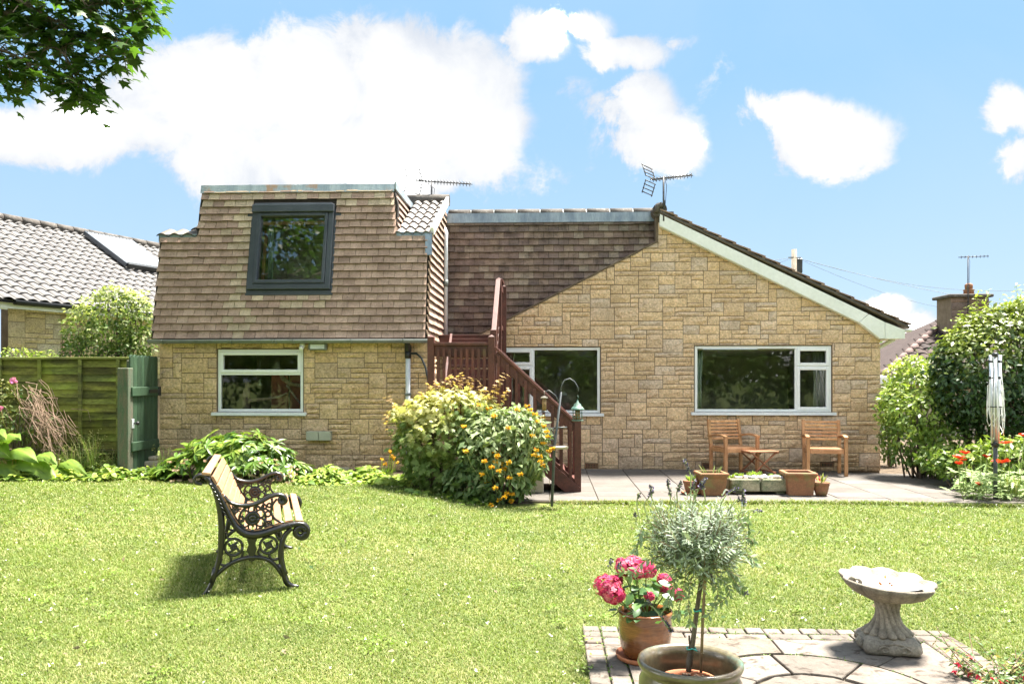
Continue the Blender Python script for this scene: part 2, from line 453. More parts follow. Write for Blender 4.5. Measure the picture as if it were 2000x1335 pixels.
M['paver'] = surf('paver_mat', (1, 1, 1), (.82, .81, .80), 5, .88, .6, 70, True, mottle=.14, stain=((.20, .155, .115), 11, .75, .52, .66), spec=.25)
M['joint'] = surf('joint_mat', (.055, .045, .032), (.10, .085, .05), 20, .95, .5, 60, mottle=.4)
M['fence'] = surf('green_fence_mat', (.20, .22, .055), (.085, .088, .032), 3.0, .85, .4, 50, True, mottle=.3, stain=((.20, .23, .035), 3.0, .65, .50, .68), stretch=(.6, 1, 3.0))
M['gate'] = surf('gate_paint_mat', (.050, .096, .052), (.036, .072, .040), 4, .6, .25, 60, True, mottle=.15, stretch=(3, 3, .7), stain=((.11, .12, .07), 6, .35, .6, .72))
M['post_old'] = surf('old_post_mat', (.075, .115, .07), (.13, .12, .085), 8, .85, .5, 60, mottle=.3, stretch=(3, 3, .6))
M['chrome'] = surf('aluminium_mat', (.62, .64, .65), (.55, .57, .58), 8, .35, 0, metallic=.75, mottle=.06)
M['greypole'] = surf('grey_pole_mat', (.055, .065, .072), (.085, .095, .10), 7, .5, 0, mottle=.1)
M['cord'] = surf('white_cord_mat', (.82, .82, .80), (.72, .72, .70), 10, .6, 0, mottle=.05)
M['aerial'] = surf('aerial_mat', (.055, .055, .06), (.09, .09, .095), 9, .5, 0, metallic=.4)
M['verdigris'] = surf('verdigris_mat', (.07, .15, .125), (.14, .20, .16), 14, .6, .1, 60, mottle=.2)
M['seed'] = surf('seed_mat', (.30, .20, .10), (.16, .10, .05), 60, .9, .5, 90, mottle=.3)
M['bark'] = surf('bark_mat', (.10, .075, .055), (.17, .13, .095), 9, .9, .8, 40, mottle=.3, stretch=(3, 3, .8), bdist=.01)
M['twig'] = surf('dead_twig_mat', (.20, .13, .09), (.30, .21, .15), 9, .9, 0, mottle=.25)
M['cane'] = surf('bamboo_mat', (.27, .19, .11), (.20, .13, .08), 12, .6, .1, 50, mottle=.2)
M['meter'] = surf('meter_box_mat', (.42, .42, .33), (.37, .37, .30), 5, .5, 0, mottle=.06)
M['driftwood'] = surf('driftwood_mat', (.34, .27, .21), (.20, .15, .11), 12, .9, .5, 60, mottle=.3)
M['redbox'] = surf('red_panel_mat', (.30, .10, .06), (.22, .08, .05), 9, .7, 0)
M['bluegreen'] = surf('aqua_tie_mat', (.06, .42, .36), (.05, .34, .30), 9, .6, 0)
M['pole'] = surf('pole_wood_mat', (.20, .17, .13), (.28, .24, .19), 6, .9, .4, 50, mottle=.2, stretch=(3, 3, .6))
M['wire'] = surf('wire_mat', (.09, .10, .11), (.11, .12, .13), 5, .6, 0)
M['panel_glass'] = surf('solar_tube_mat', (.62, .64, .66), (.52, .54, .57), 4, .18, 0, spec=.8, mottle=.05)
M['brick'] = surf('chimney_brick_mat', (1, 1, 1), (.75, .75, .75), 6, .9, .5, 70, True, mottle=.25)
M['pot_red'] = surf('saucer_mat', (.42, .15, .065), (.34, .12, .055), 6, .7, .2, 60, mottle=.15)
M['block'] = surf('pale_block_mat', (.46, .40, .30), (.40, .34, .25), 5, .9, .4, 60, mottle=.1)
# lawn base
M['lawn'] = surf('lawn_mat', (.105, .145, .036), (.17, .185, .06), 2.5, .95, 1.0, 70, mottle=.3, bdist=.02, spec=.1)
M['ground'] = surf('ground_mat', (.09, .13, .035), (.13, .15, .05), .6, .95, .6, 20, mottle=.3, spec=.1)
M['grass'] = leafmat('grass_mat', (.095, .137, .028), (.185, .242, .048), (.36, .335, .15), .30, .55, .25, 1.15)
# leaves
M['l_sycamore'] = leafmat('sycamore_leaf_mat', (.020, .046, .008), (.045, .098, .014), (.10, .18, .025), .36, .45, .35, 1.9)
M['l_maple'] = leafmat('garden_maple_leaf_mat', (.10, .17, .040), (.24, .30, .095), (.54, .50, .21), .30, .5)
M['l_maple_red'] = leafmat('red_tip_leaf_mat', (.36, .24, .10), (.48, .36, .14), (.52, .30, .18), .35, .5)
M['l_phlomis'] = leafmat('sage_leaf_mat', (.075, .135, .045), (.19, .26, .10), (.34, .38, .20), .25, .6)
M['l_hellebore'] = leafmat('hellebore_leaf_mat', (.055, .125, .018), (.15, .26, .035), (.34, .40, .06), .30, .4, .5)
M['l_cover'] = leafmat('ground_cover_leaf_mat', (.09, .17, .025), (.21, .31, .05), (.38, .44, .08), .3, .5)
M['l_laurel'] = leafmat('laurel_leaf_mat', (.022, .050, .014), (.048, .098, .024), (.36, .41, .060), .2, .42, .4)
M['l_shrub'] = leafmat('shrub_leaf_mat', (.075, .14, .025), (.19, .28, .05), (.40, .46, .09), .32, .45, .4)
M['l_climber'] = leafmat('climber_leaf_mat', (.05, .105, .020), (.14, .21, .04), (.55, .56, .24), .3, .5)
M['l_rhubarb'] = leafmat('rhubarb_leaf_mat', (.10, .19, .03), (.20, .30, .045), (.36, .42, .08), .35, .45)
M['l_rose'] = leafmat('rose_leaf_mat', (.05, .10, .03), (.12, .18, .05), (.28, .24, .08), .3, .5)
M['l_grass'] = leafmat('wild_grass_mat', (.13, .20, .05), (.27, .33, .10), (.42, .38, .20), .3, .6)
M['l_lavender'] = leafmat('lavender_leaf_mat', (.17, .21, .155), (.36, .41, .32), (.24, .35, .13), .22, .7, .2, 1.1)
M['l_hydrangea'] = leafmat('hydrangea_leaf_mat', (.035, .095, .028), (.075, .16, .045), (.16, .26, .06), .25, .4, .5)
M['l_poppy'] = leafmat('poppy_leaf_mat', (.12, .20, .07), (.25, .34, .12), (.35, .42, .15), .3, .6)
M['l_fuchsia'] = leafmat('fuchsia_leaf_mat', (.06, .12, .035), (.16, .24, .07), (.34, .26, .10), .3, .45)
M['l_far'] = leafmat('far_tree_leaf_mat', (.11, .18, .06), (.20, .28, .09), (.3, .36, .12), .3, .6)
M['l_dark'] = leafmat('background_tree_leaf_mat', (.055, .11, .028), (.125, .21, .05), (.22, .30, .06), .3, .5)
M['f_pink'] = leafmat('pink_petal_mat', (.42, .022, .10), (.62, .075, .18), (.62, .22, .25), .3, .6, .2, 1.0)
M['f_yellow'] = leafmat('yellow_petal_mat', (.60, .30, .015), (.78, .50, .03), (.55, .22, .03), .3, .6, .2, 1.0)
M['f_red'] = leafmat('red_petal_mat', (.62, .025, .015), (.80, .07, .025), (.75, .14, .04), .35, .5, .3, 1.0)
M['f_rose'] = leafmat('rose_petal_mat', (.60, .16, .42), (.78, .34, .58), None, .3, .6, .2, 1.0)
M['f_cream'] = leafmat('cream_petal_mat', (.50, .42, .30), (.66, .58, .38), (.55, .30, .22), .3, .6, .2, 1.0)
M['f_fuchsia'] = leafmat('fuchsia_petal_mat', (.50, .02, .05), (.66, .06, .10), None, .3, .5, .2, 1.0)
M['f_lav'] = leafmat('lavender_flower_mat', (.10, .085, .15), (.20, .17, .27), (.10, .11, .07), .1, .8, .1, 1.0)
M['f_white'] = leafmat('clover_flower_mat', (.55, .55, .48), (.75, .75, .70), (.6, .5, .4), .2, .7, .2, 1.0)
M['litter'] = leafmat('dry_leaf_mat', (.16, .12, .07), (.30, .26, .16), (.05, .10, .03), .2, .7, .2, 1.0)

# ------------------------------------------------------------------ leaves
def tm(v, f): return np.array(v, np.float64), f
TM_OVAL = tm([(0, 0, 0), (.42, .24, .06), (1, 0, -.10), (.42, -.24, .06), (.48, 0, 0)], [(0, 4, 1), (4, 2, 1), (0, 3, 4), (3, 2, 4)])
TM_BROAD = tm([(0, 0, 0), (.30, .34, .05), (.72, .28, .02), (1, 0, -.14), (.72, -.28, .02), (.30, -.34, .05), (.35, 0, -.01), (.72, 0, -.05)],
              [(0, 6, 1), (0, 5, 6), (6, 7, 2, 1), (5, 4, 7, 6), (7, 3, 2), (4, 3, 7)])
TM_LANCE = tm([(0, 0, 0), (.45, .10, .02), (1, 0, -.06), (.45, -.10, .02)], [(0, 3, 2, 1)])
TM_NEEDLE = tm([(0, 0, 0), (.5, .075, .01), (1, 0, 0), (.5, -.075, .01)], [(0, 3, 2, 1)])
def lobed(angs, lens, notch, cx=.34, droop=.16, sharp=.10):
    pts = [(0.0, 0.0)]
    for i, (a, l) in enumerate(zip(angs, lens)):
        a_ = math.radians(a)
        for da, q in ((-sharp * 1.5, .62), (0, 1.0), (sharp * 1.5, .62)):
            pts.append((cx + l * q * math.cos(a_ + da / max(q, .3) ), l * q * math.sin(a_ + da / max(q, .3))))
        if i < len(angs) - 1:
            b_ = math.radians((a + angs[i + 1]) / 2)
            pts.append((cx + notch * math.cos(b_), notch * math.sin(b_)))
    pts = [(x, y, -droop * ((x - cx) ** 2 + y * y)) for x, y in pts]
    k = len(pts)
    return tm([(cx, 0, .03)] + pts, [(0, i + 1, (i + 1) % k + 1) for i in range(k)])
TM_SYC = lobed([-125, -62, 0, 62, 125], [.42, .62, .70, .62, .42], .30, .34)
TM_MAPLE = lobed([-130, -80, -38, 0, 38, 80, 130], [.30, .50, .62, .68, .62, .50, .30], .17, .32, .35, .12)
TM_PETAL = tm([(0, 0, 0), (.55, .45, .10), (1, .28, .04), (1, -.28, .04), (.55, -.45, .10)], [(0, 4, 3, 2, 1)])
TM_CRINKLE = tm([(0, 0, 0), (.5, .42, .12), (.95, .35, .0), (1.0, 0, .12), (.95, -.35, .0), (.5, -.42, .12), (.55, 0, .02)],
                [(0, 6, 1), (0, 5, 6), (6, 2, 1), (6, 3, 2), (6, 4, 3), (6, 5, 4)])

def unit(a):
    return a / np.maximum(np.linalg.norm(a, axis=-1, keepdims=True), 1e-9)
def leaf_mesh(name, P, N, T, S, tmpl, mat, tint):
    tv, tf = tmpl
    N = unit(N); T = unit(T - N * np.sum(N * T, 1, keepdims=True)); B = np.cross(N, T)
    S = np.broadcast_to(np.asarray(S, float), (len(P),))[:, None, None]
    V = P[:, None, :] + S * (tv[None, :, 0:1] * T[:, None] + tv[None, :, 1:2] * B[:, None] + tv[None, :, 2:3] * N[:, None])
    k = len(tv); n = len(P)
    base = (np.arange(n) * k)[:, None, None]
    by = {}
    for f in tf: by.setdefault(len(f), []).append(f)
    faces = [(base + np.array(fs)[None]).reshape(-1, ln) for ln, fs in by.items()]
    tt = np.repeat(tint, k, axis=0)
    return np_mesh(name, V.reshape(-1, 3), faces, mat, tt)
def tints(rng, n, new=0.0, lo=0.0, hi=1.0):
    t = np.ones((n, 4), np.float32)
    t[:, 0] = rng.uniform(lo, hi, n); t[:, 1] = new if np.isscalar(new) else np.clip(new, 0, 1)
    return t
def crown(rng, blobs, n, up=.5, out=.8, rnd=.55, inner=.55, droop=.35, squash=0.0):
    """leaf places on and inside a set of ellipsoids (centre, radii); leaves buried deep in another ellipsoid are dropped"""
    C = np.array([b[0] for b in blobs], float); R = np.array([b[1] if not np.isscalar(b[1]) else (b[1],) * 3 for b in blobs], float)
    wgt = (R[:, 0] * R[:, 2] + R[:, 1] * R[:, 2] + R[:, 0] * R[:, 1]); wgt /= wgt.sum()
    m = int(n * 1.6)
    k = rng.choice(len(C), m, p=wgt)
    d = unit(rng.normal(size=(m, 3)))
    rad = np.maximum(inner, 1 - np.abs(rng.normal(0, .16, m))) + rng.normal(0, .05, m)
    out_ = rng.random(m) < .13
    rad = np.where(out_, 1 + np.minimum(rng.exponential(.10, m), .26), rad)
    P = C[k] + d * R[k] * rad[:, None]
    keep = np.ones(m, bool)
    for j in range(len(C)):
        q = np.linalg.norm((P - C[j]) / R[j], axis=1)
        keep &= ~((q < .62) & (k != j))
    P, d, rad = P[keep][:n], d[keep][:n], rad[keep][:n]
    q = len(P)
    N = d * out + np.array([0, 0, up]) + rng.normal(0, rnd, (q, 3))
    T = d * .7 + rng.normal(0, .6, (q, 3)) + np.array([0, 0, -droop])
    return P, N, T, d, rad
def clump_noise(P, seed, scale):
    r = np.random.default_rng(seed)
    v = np.zeros(len(P))
    for i in range(5):
        k = r.normal(0, scale * (1 + i * .6), 3); v += np.sin(P @ k + r.uniform(0, 6.28)) / (1 + i * .3)
    return v / 2.2
def sprigs(rng, starts, dirs, length, nper, spread=.9, r=.003):
    """leafy shoots: returns leaf places along bent shoots, and the shoot paths"""
    P, T, N, paths = [], [], [], []
    for s, d in zip(starts, dirs):
        s = np.array(s, float); d = np.array(d, float); d /= np.linalg.norm(d)
        L = length * rng.uniform(.7, 1.3); bend = rng.normal(0, .25, 3); pts = []
        for i in range(nper + 1):
            t = i / nper
            p = s + d * L * t + bend * L * t * t * .5
            pts.append(p)
            if i:
                side = rng.normal(size=3); side -= d * side.dot(d); side /= np.linalg.norm(side)
                P.append(p); T.append(side * spread + d * .7); N.append(np.array([0, 0, .8]) + rng.normal(0, .35, 3) + d * .3)
        paths.append(pts)
    return np.array(P), np.array(N), np.array(T), paths
def twigs(mb, paths, r0=.006, r1=.002, n=4):
    for p in paths:
        k = len(p); mb.tube(p, [r0 + (r1 - r0) * i / max(1, k - 1) for i in range(k)], n, cap=False)
# ------------------------------------------------------------------ setting: ground, lawn, beds, patio
YL, YR = 11.85, 13.6
XL, XR = W(312, 800, YL).x, W(835, 800, YL).x

def height_sheet(name, xs, ys, fn, mat):
    X, Y = np.meshgrid(xs, ys)
    Z = fn(X, Y)
    V = np.stack([X, Y, Z], -1).reshape(-1, 3)
    nx, ny = len(xs), len(ys)
    i = (np.arange(ny - 1)[:, None] * nx + np.arange(nx - 1)[None]).ravel()
    o = link(name, np_mesh(name, V, [np.stack([i, i + 1, i + nx + 1, i + nx], 1)], mat, None, True))
    o['kind'] = 'structure'
    return o
MBg = MB(); MBg.box((-400, -400, -.6), (400, 700, -.16))
g_ = MBg.build('ground', M['ground']); g_['kind'] = 'structure'
def lawn_edge(x):
    """how far back the mown grass runs"""
    xs = [-9, -5.0, -3.6, -2.2, -1.35, -.55, -.15, .1, 3, 9, 20]
    ys = [10.75, 10.75, 10.9, 10.6, 10.2, 9.72, 9.72, 10.06, 10.12, 10.2, 10.3]
    return np.interp(x, xs, ys)
# foreground paving: a square with a rosette of wedge slabs, brick edged
PC = Vector((1.45 * CY - 3.85 * SY, 1.45 * SY + 3.85 * CY, 0))      # centre of the rosette
def pav(a, b): return (PC.x + a, PC.y + b)
PH, PO = .86, 1.075                                                    # inner half width, outer half width
def in_paving(X, Y):
    return (np.abs(X - PC.x) < PO - .015) & (np.abs(Y - PC.y) < PO - .015)
lawn_obj = height_sheet('lawn', np.linspace(-16, 17, 150), np.linspace(-8, 10.5, 90),
             lambda X, Y: npgz(X, Y) - .012 + .012 * np.sin(X * 1.3 + .5) * np.sin(Y * 1.1) - np.where((np.abs(X - PC.x) < PO + .05) & (np.abs(Y - PC.y) < PO + .05), .05, 0), M['lawn'])
# earth of the borders
height_sheet('flower_bed', np.linspace(-16, -.1, 70), np.linspace(9.6, 13.4, 30),
             lambda X, Y: npgz(X, Y) - .03 + .05 * npsm((Y - lawn_edge(X)) / .4) * npsm((-X - .15) / .3) + .012 * np.sin(X * 9) * np.sin(Y * 8), M['soil'])
rb = height_sheet('shrub_border_soil', np.linspace(4.4, 17, 40), np.linspace(10.3, 24, 40), lambda X, Y: -.03 + .012 * np.sin(X * 9) * np.sin(Y * 8), M['soil'])

# mown grass blades, one mass
rng = np.random.default_rng(11)
def grass_patch(rng, n, y0, y1, wscale):
    # sample inside the viewed wedge, a little wider than the frame
    Y = np.sqrt(rng.uniform(y0 ** 2, y1 ** 2, n))
    X = rng.uniform(-.70, .64, n) * Y - .04 * Y
    ok = (Y < lawn_edge(X) + rng.normal(0, .03, n)) & ~in_paving(X, Y) & ((X < .1) | (Y < 10.04 + rng.normal(0, .015, n)))
    X, Y = X[ok], Y[ok]
    return X, Y
def grass(name, X, Y, ht, wd, rng):
    n = len(X)
    Z = npgz(X, Y) - .012 + .012 * np.sin(X * 1.3 + .5) * np.sin(Y * 1.1)
    P = np.stack([X, Y, Z], 1)
    patch = clump_noise(P * [1, 1, 0], 3, 1.2) * .5 + clump_noise(P * [1, 1, 0], 5, 4.5) * .5 + clump_noise(P * [1, 1, 0], 8, 14) * .35
    hh = ht * rng.uniform(.55, 1.25, n) * (1 + .22 * patch)
    edge = in_paving(X + .07, Y) | in_paving(X - .07, Y) | in_paving(X, Y + .07) | in_paving(X, Y - .07)
    hh = np.where(edge, hh * 1.5, hh)
    az = rng.uniform(0, 2 * np.pi, n); lean = rng.uniform(.15, 1.1, n)
    d = np.stack([np.cos(az) * np.sin(lean), np.sin(az) * np.sin(lean), np.cos(lean)], 1)
    s = np.stack([-np.sin(az), np.cos(az), np.zeros(n)], 1)
    ww = wd * rng.uniform(.7, 1.3, n)
    mid = P + d * hh[:, None] * .55
    tip = P + d * hh[:, None] + np.stack([np.cos(az), np.sin(az), -np.ones(n) * .6], 1) * (hh * .28)[:, None]
    V = np.stack([P - s * ww[:, None] / 2, P + s * ww[:, None] / 2, mid + s * ww[:, None] * .4, mid - s * ww[:, None] * .4, tip], 1)
    b = np.arange(n)[:, None] * 5
    tint = np.ones((n, 5, 4), np.float32)
    r = np.clip(.5 + .36 * patch + rng.normal(0, .12, n), 0, 1)
    dry = np.clip((rng.random(n) < .20 + .34 * np.clip(clump_noise(P * [1, 1, 0], 21, 1.3), 0, 1)).astype(float) * rng.uniform(.4, 1, n), 0, 1)
    tint[:, :, 0] = r[:, None]; tint[:, :, 1] = dry[:, None]
    me = np_mesh(name, V.reshape(-1, 3), [b + np.array([[0, 1, 2, 3]]), b + np.array([[3, 2, 4]])], M['grass'], tint.reshape(-1, 4))
    o = link(name, me); o['kind'] = 'stuff'; o['label'] = 'short mown grass of the sunny back lawn'; o['category'] = 'grass'
    return o
GX, GY, GH, GWD = [], [], [], []
for n, y0, y1, ht, wd in ((150000, 3.3, 5.0, .023, .0042), (150000, 5.0, 7.2, .026, .0056), (150000, 7.2, 10.95, .032, .0082)):
    x_, y_ = grass_patch(rng, n, y0, y1, 1)
    GX.append(x_); GY.append(y_); GH.append(np.full(len(x_), ht)); GWD.append(np.full(len(x_), wd))
# coarser blades where the lawn runs on past both sides of the view
y_ = rng.uniform(3.0, 10.9, 110000); sd_ = rng.integers(0, 2, 110000) * 2 - 1
x_ = sd_ * (y_ * .64 + rng.uniform(0, 4.5, 110000)) - .04 * y_; ok = (y_ < lawn_edge(x_)) & ~in_paving(x_, y_) & ((x_ < .1) | (y_ < 10.04)); x_, y_ = x_[ok], y_[ok]
GX.append(x_); GY.append(y_); GH.append(np.full(len(x_), .036)); GWD.append(np.full(len(x_), .013))
# ragged fringe along the patio edge
x_ = rng.uniform(.1, 9, 9000); y_ = 10.02 + np.abs(rng.normal(0, .05, 9000)) * -1 + .03
GX.append(x_); GY.append(y_); GH.append(np.full(9000, .07)); GWD.append(np.full(9000, .009))
grass('lawn_grass', np.concatenate(GX), np.concatenate(GY), np.concatenate(GH), np.concatenate(GWD), rng)
# clover heads, fallen petals and dry scraps on the grass
n = 520
x_, y_ = grass_patch(rng, n, 3.4, 10.2, 1); n = len(x_)
P = np.stack([x_, y_, npgz(x_, y_) + rng.uniform(.018, .034, n)], 1)
P = np.repeat(P, 5, 0) + rng.normal(0, .004, (n * 5, 3))
o = link('clover_heads', leaf_mesh('clover_heads', P, rng.normal(0, .6, (n * 5, 3)) + [0, 0, 1], rng.normal(size=(n * 5, 3)), rng.uniform(.007, .012, n * 5), TM_PETAL, M['f_white'], tints(rng, n * 5, rng.uniform(0, .5, n * 5))))
tag(o, 'white clover heads dotted through the mown lawn', 'clover', kind='stuff')
n = 210
cx_, cy_ = grass_patch(rng, n, 3.4, 10.2, 1); n = len(cx_)
P = np.repeat(np.stack([cx_, cy_, npgz(cx_, cy_) + .026], 1), 22, 0); P[:, :2] += rng.normal(0, 1, (len(P), 2)) * np.repeat(rng.uniform(.02, .07, n), 22)[:, None]; k = len(P)
o = link('clover_leaves', leaf_mesh('clover_leaves', P + rng.normal(0, .004, (k, 3)), rng.normal(0, .35, (k, 3)) + [0, 0, 1], rng.normal(size=(k, 3)), rng.uniform(.012, .024, k), TM_BROAD, M['l_cover'], tints(rng, k, .1)))
tag(o, 'patches of small clover leaves growing in the lawn', 'clover leaves', kind='stuff')
n = 260
x_, y_ = grass_patch(rng, n, 3.4, 9.5, 1); n = len(x_)
P = np.stack([x_, y_, npgz(x_, y_) + .03], 1)
o = link('leaf_litter', leaf_mesh('leaf_litter', P, rng.normal(0, .5, (n, 3)) + [0, 0, 1], rng.normal(size=(n, 3)), rng.uniform(.025, .055, n), TM_OVAL, M['litter'], tints(rng, n, (rng.random(n) < .3).astype(float))))
tag(o, 'dry scraps of leaf scattered on the lawn', 'fallen leaves', kind='stuff')

# ---- patio of pale slabs along the gable
TINTS_SLAB = [(.132, .115, .10), (.146, .129, .114), (.121, .107, .094), (.152, .136, .122), (.138, .12, .108), (.113, .10, .09)]
pb = MB(); pb.prism([(-.9, 10.02), (17, 10.10), (17, 10.9), (4.75, 13.2), (4.9, 22), (4.05, 22), (4.05, YR + .06), (-2.0, YR + .06), (-2.0, 11.9)], -.12, .004, 'z')
patio = pb.build('patio', M['joint']); patio['kind'] = 'structure'
rng = np.random.default_rng(5)
def clip_poly(poly, a, b, c):
    """keep a*x + b*y <= c"""
    out = []
    for i in range(len(poly)):
        p, q = poly[i], poly[(i + 1) % len(poly)]
        dp, dq = a * p[0] + b * p[1] - c, a * q[0] + b * q[1] - c
        if dp <= 0: out.append(p)
        if (dp < 0 < dq) or (dq < 0 < dp):
            t = dp / (dp - dq); out.append((p[0] + (q[0] - p[0]) * t, p[1] + (q[1] - p[1]) * t))
    return out
def poly_area(p):
    return abs(sum(p[i][0] * p[(i + 1) % len(p)][1] - p[(i + 1) % len(p)][0] * p[i][1] for i in range(len(p)))) / 2 if len(p) > 2 else 0
def inset_poly(poly, d):
    """move every edge of a convex outline inwards"""
    A = sum(poly[i][0] * poly[(i + 1) % len(poly)][1] - poly[(i + 1) % len(poly)][0] * poly[i][1] for i in range(len(poly)))
    if A < 0: poly = poly[::-1]
    out = list(poly)
    for i in range(len(poly)):
        p, q = poly[i], poly[(i + 1) % len(poly)]
        ex, ey = q[0] - p[0], q[1] - p[1]; L = math.hypot(ex, ey)
        if L < 1e-6: continue
        nx, ny = ey / L, -ex / L
        out = clip_poly(out, nx, ny, nx * p[0] + ny * p[1] - d)
        if len(out) < 3: return []
    return out
def slab_mesh(name, poly, z0, z1, ch, mat, tint):
    """a flat stone with a chamfered top edge"""
    m = MB(); k = len(poly); inn = inset_poly(poly, ch)
    if len(inn) != k: inn = [(x + (sum(p[0] for p in poly) / k - x) * .04, y + (sum(p[1] for p in poly) / k - y) * .04) for x, y in poly]
    else:
        # align the start of the inset ring with the outline
        A = sum(poly[i][0] * poly[(i + 1) % k][1] - poly[(i + 1) % k][0] * poly[i][1] for i in range(k))
        if A < 0: poly = poly[::-1]
        j = min(range(k), key=lambda i: (inn[i][0] - poly[0][0]) ** 2 + (inn[i][1] - poly[0][1]) ** 2)
        inn = inn[j:] + inn[:j]
    vs = [(x, y, z0) for x, y in poly] + [(x, y, z1 - ch * .8) for x, y in poly] + [(x, y, z1) for x, y in inn]
    fs = [tuple(range(2 * k, 3 * k))]
    for r in (0, 1): fs += [(r * k + i, r * k + (i + 1) % k, (r + 1) * k + (i + 1) % k, (r + 1) * k + i) for i in range(k)]
    m.add(vs, fs, tint)
    return m.mesh(name, mat)
SX, SYY = .60, .455
for j in range(10):
    yb = YR + .02 - j * SYY
    off = 0.0
    for i in range(-5, 26):
        x0 = W(1214.5, 917.7, YR).x + i * SX + off
        poly = [(x0, yb - SYY), (x0 + SX, yb - SYY), (x0 + SX, yb), (x0, yb)]
        poly = clip_poly(poly, 0, -1, -10.06 - .006 * max(x0, 0))           # lawn edge
        poly = clip_poly(poly, 0, 1, YR - .004)                             # house wall
        poly = clip_poly(poly, -1, 0, 1.95)
        if x0 > 3.8: poly = clip_poly(poly, 2.3, 12.25, 12.25 * 10.95 + 2.3 * 17) # shrub border
        poly = inset_poly(poly, .005) if len(poly) > 2 else []
        if len(poly) < 3 or poly_area(poly) < .01: continue
        if x0 > 9.5: continue
        t = TINTS_SLAB[rng.integers(6)]
        link('slab', slab_mesh('slab', poly, -.05, .018 + rng.normal(0, .0015), .005, M['slab'], t), patio)
for j in range(12):                                                        # the path running back beside the gable
    y0 = YR + .06 + j * .6
    poly = inset_poly([(4.12, y0), (4.72, y0), (4.72, y0 + .6), (4.12, y0 + .6)], .006)
    link('slab', slab_mesh('slab', poly, -.05, .018, .006, M['slab'], TINTS_SLAB[rng.integers(6)]), patio)

# ---- foreground rosette paving
mb = MB(); mb.prism([pav(-PO, -PO), pav(PO, -PO), pav(PO, PO), pav(-PO, PO)], -.10, -.012, 'z')
paving = mb.build('paved_square', M['joint']); paving['kind'] = 'structure'
TP = [(.165, .138, .112), (.185, .159, .134), (.15, .128, .108), (.194, .168, .145), (.175, .147, .126), (.167, .134, .112), (.14, .12, .102)]
def pave(poly, name='paver', gap=.0055, dz=0.0):
    poly = inset_poly(poly, gap)
    if len(poly) < 3 or poly_area(poly) < .0008: return
    link(name, slab_mesh(name, [pav(a, b) for a, b in poly], -.04, .008 + rng.normal(0, .0025) + dz, .006, M['paver'], TP[rng.integers(7)]), paving)
bw = (PO - PH) / 2
def border(side):
    # two courses of brick on each side; soldier course outside, longer pieces inside
    L = PO; k = 20
    for i in range(k):
        a0, a1 = -L + 2 * L * i / k, -L + 2 * L * (i + 1) / k
        yield [(a0, PO - bw), (a1, PO - bw), (a1, PO), (a0, PO)]
    L2 = PO - bw; cuts = np.linspace(-L2, L2, 9)
    for a0, a1 in zip(cuts[:-1], cuts[1:]):
        yield [(a0, PH), (a1, PH), (a1, PO - bw), (a0, PO - bw)]
for q in border('back'): pave(q)
for q in border('left'):
    q2 = [(-b, a) for a, b in q]
    q2 = clip_poly(q2, 0, 1, PO - bw if q[0][1] > PH + .01 else PH)
    pave(q2)
for q in border('right'):
    q2 = [(b, -a) for a, b in q]
    q2 = clip_poly(q2, 0, 1, PO - bw if q[0][1] > PH + .01 else PH)
    pave(q2)
for q in border('front'): pave(clip_poly(clip_poly([(-a, -b) for a, b in q], 1, 0, PH), -1, 0, PH))
def wedge(r0, r1, a0, a1, k=5):
    A = [a0 + (a1 - a0) * i / k for i in range(k + 1)]
    return [(r1 * math.cos(a), r1 * math.sin(a)) for a in A] + [(r0 * math.cos(a), r0 * math.sin(a)) for a in A[::-1]]
def pave_any(poly, **kw):
    """wedges are slightly hollow on their inner edge: shrink towards the centre of each instead of edge by edge"""
    cx = sum(p[0] for p in poly) / len(poly); cy = sum(p[1] for p in poly) / len(poly)
    R = max(math.hypot(x - cx, y - cy) for x, y in poly)
    f = 1 - .009 / R * 1.35
    poly = [(cx + (x - cx) * f, cy + (y - cy) * f) for x, y in poly]
    k = len(poly)
    m = MB(); z = .008 + rng.normal(0, .002)
    f2 = 1 - .005 / R
    o1 = [pav(*p) for p in poly]; o2 = [pav(cx + (x - cx) * f2, cy + (y - cy) * f2) for x, y in poly]
    vs = [(x, y, -.04) for x, y in o1] + [(x, y, z - .005) for x, y in o1] + [(x, y, z) for x, y in o2]
    fs = []
    for r in (0, 1): fs += [(r * k + i, r * k + (i + 1) % k, (r + 1) * k + (i + 1) % k, (r + 1) * k + i) for i in range(k)]
    h = k // 2
    fs += [(2 * k + i, 2 * k + i + 1, 2 * k + (k - 2 - i), 2 * k + (k - 1 - i)) for i in range(h - 1)]
    m.add(vs, fs, TP[rng.integers(7)])
    link('paver', m.mesh('paver', M['paver']), paving)
pave([(.30 * math.cos(a), .30 * math.sin(a)) for a in np.linspace(0, 2 * math.pi, 13)[:-1]])
for i in range(8):
    a0 = math.radians(7 + i * 45); a1 = a0 + math.radians(45)
    pave_any(wedge(.31, .60, a0, a1))
def sq(a):
    c, s = math.cos(a), math.sin(a); t = PH / max(abs(c), abs(s)); return (c * t, s * t)
for i in range(8):
    a0 = math.radians(i * 45); a1 = a0 + math.radians(45)
    A = [a0 + (a1 - a0) * j / 5 for j in range(6)]
    pave_any([sq(a) for a in A] + [(.61 * math.cos(a), .61 * math.sin(a)) for a in A[::-1]])

